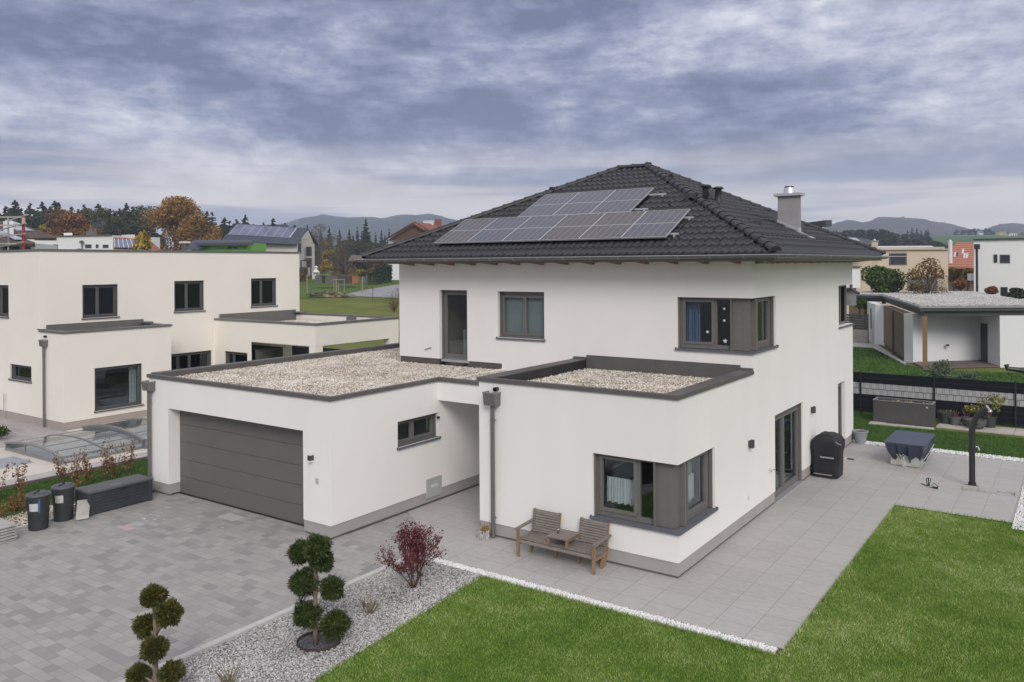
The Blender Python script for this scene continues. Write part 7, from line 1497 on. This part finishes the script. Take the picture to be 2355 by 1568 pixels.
grass('grass', P_, (-7, 20.3, 7, 46), .075, .08, .05, BLADEB, 'dark green lawn beyond the slatted fence', zoff=-.004)
sheet('path_right', [(-2.55, 38.0), (-5.75, 46.4), (-9.2, 47.4), (-9.2, 48.2), (-7.6, 53.4), (-5.9, 48.9), (-2.6, 39.2), (-2.1, 38.4)], .002, M('path_pale', (.36, .35, .34), .85, .12, 3))
k = MB().bar((-2.3, 37.75, .02), (-5.65, 46.3, .02), .16, .1).bar((-5.65, 46.3, .02), (-9.2, 47.2, .02), .16, .1).build('edging', M('edging_pale', (.50, .49, .47), .8, .05)); k['kind'] = 'structure'
leafy('garden_shrub', (.55, 29.2, .75), (.75, .6, .8), 1900, .10, ramp_mat('grey_green', [(.03, .05, .03), (.08, .11, .07), (.15, .19, .12), (.24, .26, .13)], .6, 2), 'grey-green laurel-like shrub behind the dark fence', 'shrub')
leafy('garden_shrub', (1.6, 29.8, .45), (.7, .5, .38), 800, .09, MATS['grey_green'], 'low grey-green shrub beside the laurel-like one', 'shrub')
# slatted fence on low wall, further left
sf = thing('slat_fence', (-9, 55, 0), 'dark horizontal slat fence on a low stone wall behind the white house corner', 'fence'); a, b = Vector(gx(1930, 62)), Vector(gx(1994, 60)); d = (b-a).normalized(); m_ = MB()
zb5, zt5 = zv(1960, 757, 61), zv(1960, 722, 61); nsl = 6
for i in range(nsl): z = zb5+(zt5-zb5)*(i+.5)/nsl; m_.bar((a.x, a.y, z), (b.x, b.y, z), .05, (zt5-zb5)/nsl*.78)
m_.build('slats', FA, sf); 
for f_ in (.02, .5, .98): q_ = a.lerp(b, f_); MB().box(q_.x-.08, q_.y-.08, zb5, q_.x+.08, q_.y+.08, zt5+.05).build('post', FA, sf)
MB().bar((a.x, a.y, zb5/2), (b.x, b.y, zb5/2), .3, zb5).build('base_wall', M('stone_base', (.30, .28, .25), .9, .2, 3), sf)
# white block with a cantilevered bay behind our roof
wb = thing('white_cantilever_house', gx(1900, 50), 'white house part with cantilevered bay and bent downpipe just behind the tiled roof', 'house')
facing_box('bay', 1850, 1977, 50, 50, 615, zv(1977, 662, 50), FWALL, wb, dep=5); a = gx(1850, 50.5); b = gx(1968, 50.5); MB().prism([(a[0], a[1]), (b[0], b[1]), (b[0]-2, b[1]+4), (a[0]-2, a[1]+4)], 3.3, zv(1977, 662, 50)-.01).build('lower_wall', M('grey_wall', (.2, .2, .2), .8, .1), wb)
a = gx(1850, 50); b = gx(1978, 50); z_ = zv(1850, 615, 50); MB().bar((a[0], a[1], z_+.03), (b[0], b[1], z_+.03), .3, .06).build('coping', COPE, wb)
MB().tube([gxz(1956, 654, 49.7), gxz(1956, 663, 49.7), gxz(1965, 670, 49.5), gxz(1974, 675, 49.3)], .09, 8).build('downpipe', FA, wb)
# beige house
be = thing('beige_house', gx(2080, 88), 'beige flat-roofed house with recessed balcony window between autumn trees', 'house')
facing_box('wall', 1940, 2179.6, 88, 88, 575, -1, FBEIGE, be, z1=zv(2179, 573.5, 88), dep=9); b1_, b2_ = gx(1940, 87.95), gx(2180, 87.95); z_ = zv(2179, 573.5, 88); MB().bar((b1_[0], b1_[1], z_+.03), (b2_[0], b2_[1], z_+.03), .4, .12).build('coping', M('coping_beige', (.45, .40, .34), .7, .05), be)
quad_uv([(2010, 569.5, 94), (2015, 565.8, 97), (2142, 565, 97), (2152, 569.5, 94)], 'roof', M('roof_pale', (.62, .62, .60), .5, .05), be, .1)
facing_box('upper_wall', 2010, 2172, 93, 93, 568.5, 5, M('beige_grey', (.45, .40, .33), .9, .05), be, dep=5)
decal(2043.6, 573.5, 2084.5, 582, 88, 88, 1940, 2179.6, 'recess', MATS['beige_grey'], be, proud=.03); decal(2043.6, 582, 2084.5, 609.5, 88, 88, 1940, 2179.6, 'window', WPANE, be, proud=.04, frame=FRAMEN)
decal(2043.6, 588.5, 2084.5, 590.5, 88, 88, 1940, 2179.6, 'railing', CHROME, be, proud=.12)
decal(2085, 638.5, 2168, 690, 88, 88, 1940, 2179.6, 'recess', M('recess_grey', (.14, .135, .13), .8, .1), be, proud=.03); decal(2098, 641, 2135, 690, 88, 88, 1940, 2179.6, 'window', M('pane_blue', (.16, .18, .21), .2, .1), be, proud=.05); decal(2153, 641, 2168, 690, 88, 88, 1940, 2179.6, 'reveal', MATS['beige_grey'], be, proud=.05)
c = gx(2011, 84); z_ = zv(2011, 555.5, 84); MB().box(c[0]-.27, c[1]-.3, 0, c[0]+.27, c[1]+.3, z_).build('chimney', FBEIGE, be); MB().box(c[0]-.33, c[1]-.36, z_, c[0]+.33, c[1]+.36, z_+.12).lathe([(.12, .12), (.1, .25), (0, .3)], (c[0], c[1], z_), 10).build('chimney_cap', CHROME, be)
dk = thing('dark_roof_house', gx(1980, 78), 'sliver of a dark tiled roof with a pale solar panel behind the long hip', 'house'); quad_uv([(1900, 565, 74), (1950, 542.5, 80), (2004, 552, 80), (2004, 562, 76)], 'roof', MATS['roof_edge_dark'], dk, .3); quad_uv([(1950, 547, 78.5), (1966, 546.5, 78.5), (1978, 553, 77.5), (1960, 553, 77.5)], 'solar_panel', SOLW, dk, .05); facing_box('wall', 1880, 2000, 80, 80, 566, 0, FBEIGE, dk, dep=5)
MB().bar(gxz(1860, 518.5, 70), gxz(1906, 513, 66), .5, .5).build('roof_beam', MATS['roof_edge_dark'], dk); MB().bar((*gx(1885, 68)[:2], 4), gxz(1885, 517, 68), .3).build('beam_post', MATS['roof_edge_dark'], dk)
# orange roof on the right
ro = thing('red_tiled_house', gx(2210, 108), 'house with red-orange tiled roof, skylights and white round chimney', 'house')
ROT = M('roof_red_tiles', (.32, .12, .065), .8, .2, .5)
mm = bpy.data.materials.new('roof_red_rows'); mm.use_nodes = True; t = mm.node_tree; g = N(t, 'ShaderNodeTexCoord'); sp_ = N(t, 'ShaderNodeSeparateXYZ'); L(t, g.outputs['Object'], sp_.inputs[0]); fz = math_(t, 'FRACT', math_(t, 'MULTIPLY', sp_.outputs[2], 3.6)); L(t, ramp(t, fz, [(0, (.15, .05, .03)), (.28, (.30, .105, .06)), (.6, (.42, .17, .10)), (1, (.40, .155, .09))]), t.nodes['Principled BSDF'].inputs['Base Color']); t.nodes['Principled BSDF'].inputs['Roughness'].default_value = .8
quad_uv([(2140, 614, 98), (2180, 574, 107), (2205.5, 557.5, 112), (2300, 557, 112), (2300, 616, 98)], 'roof', mm, ro, .3)
facing_box('wall', 2160, 2300, 101, 101, 612, -1, M('dark_wall', (.16, .12, .10), .9, .1), ro, dep=6)
MB().lathe([(.24, -2.6), (.24, 0), (.28, 0), (.28, .08), (.16, .1), (.14, .25), (0, .3)], gxz(2184.5, 556.5, 100), 16).build('chimney', MATS['frame_white'], ro)
RDQ = [Vector(gxz(2140, 614, 98)), Vector(gxz(2300, 616, 98)), Vector(gxz(2300, 557, 112))]; RDQ.append(RDQ[0]+RDQ[2]-RDQ[1])
grid_on(RDQ, .27, 1, 0, .97, .02, 'roof_slope', mm, ro, th=.2)
for (f_, g_) in ((.40, .50), (.435, .33), (.475, .33), (.29, .37)): grid_on(RDQ, f_, f_+.032, g_, g_+.17, .09, 'skylight', M('skylight_pale', (.62, .64, .68), .2, .05), ro)
p = gxz(2200, 592, 103.5); MB().tube([(p[0], p[1], p[2]), (p[0], p[1], p[2]+.65)], .09, 8).build('vent_pipe', BLACK, ro)
# white house at the right edge
wr_ = thing('white_house', gx(2300, 72), 'white flat-roofed house with two small windows and black downpipe at the right edge', 'house')
facing_box('wall', 2238.5, 2480, 74, 69, 552.5, -1, M('white_house_wall', (.86, .86, .86), .9, .02, .3), wr_, dep=10); a, b = gx(2237.5, 74), gx(2480, 69); z_ = zv(2238.5, 552.5, 74); MB().bar((a[0], a[1], z_+.06), (b[0], b[1], z_+.06), .3, .12).build('coping', FA, wr_)
decal(2284.5, 585, 2293, 604, 74, 69, 2238.5, 2480, 'window', WPANE, wr_, frame=FRAMEN); decal(2298.6, 585.5, 2322, 605, 74, 69, 2238.5, 2480, 'window', WPANE, wr_, frame=FRAMEN); decal(2300, 660, 2316, 700, 74, 69, 2238.5, 2480, 'door', BLACK, wr_)
p = gxz(2246, 564, 73.3); MB().tube([(p[0], p[1]-.12, 0), (p[0], p[1]-.12, p[2])], .10, 8).box(p[0]-.2, p[1]-.35, p[2]-.35, p[0]+.25, p[1], p[2]+.1).build('downpipe', SHB, wr_)
facing_box('annex', 2229, 2240, 74.5, 74.5, 629, zv(2229, 645, 74.5), FWALL, wr_, dep=.4)
# trees and shrubs on the right
gt2 = gplant(2031, 645, 66, 52, 42, 9500, .24, GRN, 'large rounded bright green tree behind the gravel-roofed house', 'green_tree', 'tree', vb=690, tr=.16, lumps=16)
mt = broadleaf('autumn_tree', 5, 1.75, 2700, .13, ramp_mat('autumn_small', [(.05, .05, .012), (.12, .085, .02), (.20, .10, .03), (.26, .13, .05)], .7, .8), 'small sparse autumn tree with upright twigs in front of the beige house', None, seed=31, lumps=22, low=.3); place(mt, 2131, 63, 592, 5, .5, 1.0)
OG = ramp_mat('orange_green_leaf', [(.05, .055, .012), (.14, .12, .02), (.26, .14, .03), (.32, .12, .04)], .7, .35)
gplant(2192, 632, 78, 18, 22, 2200, .25, OG, 'green-and-yellow tree below the red tiled roof', 'autumn_tree', 'tree', vb=700, tr=.12, lumps=9)
gplant(2224, 628, 76, 14, 18, 1500, .22, AUT, 'bright yellow tree next to the white house at the right', 'autumn_tree', 'tree', vb=700, tr=.1)
gplant(2208, 655, 72, 26, 17, 2300, .20, RST, 'reddish shrub in front of the yellow and green trees', 'autumn_shrub', 'shrub', vb=690)
gplant(2278, 667, 62, 20, 12, 1300, .18, ramp_mat('hydrangea_red', [(.08, .05, .02), (.2, .08, .04), (.30, .13, .07)], .7, .8), 'red-brown hydrangea-like bush before the white house wall', 'autumn_shrub', 'shrub', vb=690)
gplant(2335, 675, 58, 34, 15, 2600, .16, ramp_mat('dark_laurel', [(.012, .025, .012), (.035, .055, .025), (.07, .095, .04)], .6, .8), 'dark green shrub at the right picture edge above the gravel roof', 'dark_shrub', 'shrub', vb=700)
gplant(2102, 662, 68, 14, 12, 1000, .18, MATS['dark_laurel'], 'dark shrub between the green tree and the beige house door', 'dark_shrub', 'shrub', vb=690)
gplant(1975, 700, 64, 18, 18, 1300, .2, GRN, 'green shrubs seen under the carport roof edge', 'garden_shrub', 'shrub', vb=722)
yc = thing('yellow_shed', gx(1996, 66), 'small yellow timber shed seen below the gravel roof edge', 'shed'); facing_box('wall', 1986, 2000, 66, 66, 697, 0, M('yellow_timber', (.32, .24, .10), .8, .1), yc, dep=3); quad_uv([(1984, 699, 65.5), (1992, 693.5, 66), (2004, 697, 66), (2004, 700, 65.5)], 'roof', M('shed_roof_pale', (.4, .38, .3), .8, .1), yc, .1)
# green hillside field, its wood and its hamlet
def hill(name, us, tops, t0, t1, mat, wav=0, seed=1, z0=0, nu=260, nv=18, rough=0):
    g_ = np.random.default_rng(seed); U = np.linspace(us[0], us[-1], nu); top = np.interp(U, us, tops); V = []
    ph = g_.uniform(0, 6.28, 12)
    jag = sum(np.sin(U*(.11*(k+1)**1.35)+ph[k])/(k+1)**.6 for k in range(10))*rough + g_.normal(0, rough*.5, nu)
    for j in range(nv):
        f_ = j/(nv-1); t_ = t0+(t1-t0)*f_
        for i, u in enumerate(U):
            x, y, _ = gx(u, t_); zt = zv(u, top[i]-(jag[i] if f_ > .9 else jag[i]*.2), t1); z = z0+(zt-z0)*math.sin(f_*math.pi/2)+wav*math.sin(u*.06+f_*5+ph[0])*math.sin(f_*9+u*.02)*f_*(1-f_)*4; V.append((x, y, z))
        V_ = V
    # a back side so that it is a real ridge
    for i, u in enumerate(U): x, y, _ = gx(u, t1*1.25); V.append((x, y, z0))
    o = np_mesh(name, V, grid_quads(nv+1, nu)[:, ::-1], mat, smooth=False); o['kind'] = 'structure'; return o
HILLM = lawn_mat('hill_forest', (.006, .010, .008), (.030, .038, .022), (.095, .09, .05), .02)
HILLR = lawn_mat('hill_forest_autumn', (.010, .012, .012), (.060, .048, .038), (.15, .115, .075), .025)
hill('hills', [560, 620, 665, 690, 720, 745, 760, 800, 840, 880, 920, 945, 985, 1010, 1060, 1130, 1200, 1300], [525, 521, 517, 511.5, 503, 499.5, 502, 504.5, 507.5, 507, 500, 498.5, 499.5, 504, 513, 506, 505, 512], 1000, 2000, HILLM, 4, 3, 8, rough=1.0)
hill('hills', [1750, 1850, 1905, 1925, 1950, 1985, 2005, 2020, 2050, 2075, 2100, 2130, 2180, 2215, 2240, 2262, 2300, 2335, 2354, 2450, 2600], [545, 535, 522, 514, 511, 515, 511, 503.5, 501, 503, 507, 510, 517.5, 523, 531, 533, 519, 516.5, 518, 522, 530], 900, 1500, HILLR, 3, 4, 12, rough=1.3)
FIELD = lawn_mat('field_green', (.05, .10, .025), (.065, .125, .03), (.08, .145, .038), .01)
draped('field', ([gx(1960, 330)[:2], gx(2100, 330)[:2], gx(2250, 330)[:2], gx(2600, 330)[:2]], [gx(2040, 640)[:2], gx(2120, 650)[:2], gx(2250, 640)[:2], gx(2600, 620)[:2]]), FIELD, .25, n=30)
random.seed(31)
woodA = broadleaf('wood_tree', 14, 5.5, 2600, .8, DGR, 'dark tree of the wood below the green hillside field', 'wood below the green field', seed=41, lumps=16, low=.05)
woodB = broadleaf('wood_tree', 12, 5.0, 2200, .8, ramp_mat('wood_brown', [(.03, .028, .018), (.06, .05, .03), (.10, .075, .045)], .8, .1), 'brown autumn tree of the wood below the green hillside field', 'wood below the green field', seed=43, lumps=16, low=.05)
def ptop(o, u, v, t, h, **k): return place(o, u, t, v, h, random.uniform(0, 6), **k)
for (u, v, w_) in ((1915, 531, 0), (1930, 534, 0), (1944, 530, 0), (1958, 529, 0), (1972, 528, 0), (1986, 529, 0), (1999, 527.5, 0), (2012, 528, 0), (2026, 527, 0), (2040, 529, 0), (2052, 534, 0), (2064, 537, 0), (2076, 538, 0), (2088, 546, 1), (2100, 549, 1), (2112, 547, 1), (2124, 543, 0), (2136, 544, 0), (2150, 552, 1), (2068, 549, 1), (2050, 548, 0), (2030, 547, 1), (2010, 549, 0), (2165, 557, 0), (2175, 559, 1), (1990, 548, 0), (2092, 558, 1), (2120, 559, 1), (2145, 562, 1)):
    ptop((woodA, woodB)[w_], u, v, 300+random.uniform(-25, 25) if v < 545 else 250+random.uniform(-10, 10), 14 if w_ == 0 else 12, sxy=random.uniform(.9, 1.2))
for (u, v) in ((2087, 528), (2097, 523), (2108, 524), (2118, 529), (2134, 525.5), (2129, 528)): ptop(cA, u, v, 430, 20, sxy=1.6, label='dark tree clump standing alone in the green hillside field')
gB = 'trees round the hamlet on the skyline'
for (u, v) in ((2200, 528), (2214, 529), (2223, 525.5), (2232, 527), (2240, 525), (2250, 526), (2268, 525), (2276, 528), (2284, 532), (2300, 531), (2318, 533), (2330, 536), (2350, 534), (2345, 537)):
    c = ptop((woodA, woodB)[int(u) % 2], u, v, 660, 14, sxy=1.5, label='small dark tree beside the distant hamlet on the skyline'); c['group'] = gB
def far_house(u, v0, v1, w_, t, wallm, roofm, label, gable=True):
    a, b = gx(u-w_/2, t), gx(u+w_/2, t); z0, z1 = zv(u, v1, t), zv(u, v0, t); t_ = thing('farm_house', (a[0], a[1], z0), label, 'house', 'distant houses of the hamlet'); d = Vector((b[0]-a[0], b[1]-a[1], 0)); n_ = Vector((-d.y, d.x, 0)); pl_ = [(a[0], a[1]), (b[0], b[1]), (b[0]+n_.x, b[1]+n_.y), (a[0]+n_.x, a[1]+n_.y)]
    zm = z0+(z1-z0)*(.58 if gable else .9); MB().prism(pl_, z0-3, zm).build('wall', wallm, t_)
    if gable:
        m_ = MB(); mx_ = [((a[0]+b[0])/2, (a[1]+b[1])/2, z1), ((a[0]+b[0])/2+n_.x, (a[1]+b[1])/2+n_.y, z1)]
        m_.add([(*pl_[0], zm), (*pl_[1], zm), (*pl_[2], zm), (*pl_[3], zm)]+mx_, [(0, 4, 5, 3), (1, 2, 5, 4), (0, 1, 4), (2, 3, 5)]); m_.build('roof', roofm, t_)
    else: MB().prism(pl_, zm+.05, z1).build('roof', roofm, t_)
    q_ = Vector((a[0], a[1], 0)).lerp(Vector((b[0], b[1], 0)), .5); e_ = d.normalized(); m_ = MB()
    for f_ in (.2, .5, .8): c_ = Vector((a[0], a[1], 0))+d*f_; m_.bar((c_.x-e_.x*.4, c_.y-e_.y*.4, (z0+zm)/2), (c_.x+e_.x*.4, c_.y+e_.y*.4, (z0+zm)/2), .3, 1.0)
    m_.build('window', WPANE, t_)
far_house(2306, 529, 538.5, 15, 620, M('yellow_wall', (.66, .55, .25), .9, .03), M('roof_grey_far', (.12, .10, .09), .8, .1), 'distant yellow house with dark pitched roof on the skyline'); far_house(2330, 537, 544, 18, 560, FWALL, FWALL, 'distant white flat-roofed house below the yellow one', False); far_house(2256, 529, 536, 9, 640, FWALL, MATS['roof_grey_far'], 'distant white house with brown roof among trees on the skyline')
# labels that count along a row from the left, for look-alike trees
ORDS = ['leftmost', 'second', 'third', 'fourth', 'fifth', 'sixth', 'seventh', 'eighth', 'ninth', 'tenth', 'eleventh', 'twelfth', 'thirteenth', 'fourteenth', 'fifteenth', 'sixteenth', 'seventeenth', 'eighteenth', 'nineteenth', 'twentieth']
ORDS += ['twenty-'+w_ for w_ in ('first', 'second', 'third', 'fourth', 'fifth', 'sixth', 'seventh', 'eighth', 'ninth')]+['thirtieth']+['thirty-'+w_ for w_ in ('first', 'second', 'third', 'fourth', 'fifth', 'sixth', 'seventh', 'eighth', 'ninth')]
def ordinal(lab, short):
    os_ = [o_ for o_ in bpy.data.objects if o_.parent is None and o_.get('label') == lab]
    os_.sort(key=lambda o_: (o_.location-CAM).dot(R0)/(o_.location-CAM).dot(FW))
    for i_, o_ in enumerate(os_): o_['label'] = (ORDS[i_]+(' from the left' if i_ else '')+' '+short) if i_ < len(os_)-1 else 'rightmost '+short
ordinal('dull green broadleaf tree in the forest edge above the flat roofs', 'dull green broadleaf tree of the forest edge above the flat roofs'); ordinal(LA, 'dark spruce behind the scaffolded brown-roofed house'); ordinal(LB, 'dark spruce behind the long white flat-roofed house'); ordinal(LC, 'dark spruce behind the green house')
ordinal(LD, 'dark spruce between the gabled house and the chalet'); ordinal('dark tree of the wood below the green hillside field', 'dark tree below the green hillside field')
ordinal('brown autumn tree of the wood below the green hillside field', 'brown tree below the green hillside field'); ordinal('small dark tree beside the distant hamlet on the skyline', 'small tree beside the skyline hamlet')
ordinal('dark tree clump standing alone in the green hillside field', 'tree of the clump inside the green hillside field'); ordinal(rdb['label'], 'copper-brown bush under the roof eave behind the far lawn')
# air: faint bluish haze round everything
m = bpy.data.materials.new('haze_air'); m.use_nodes = True; t = m.node_tree; t.nodes.clear(); pv = N(t, 'ShaderNodeVolumePrincipled'); pv.inputs['Color'].default_value = (.66, .78, 1.0, 1); pv.inputs['Density'].default_value = .00055; pv.inputs['Anisotropy'].default_value = .0
oo = N(t, 'ShaderNodeOutputMaterial'); L(t, pv.outputs[0], oo.inputs['Volume'])
m_ = MB(); m_.box(-2900, -2900, -4, 2900, 2900, 150); o = m_.build('haze', m); o['kind'] = 'stuff'
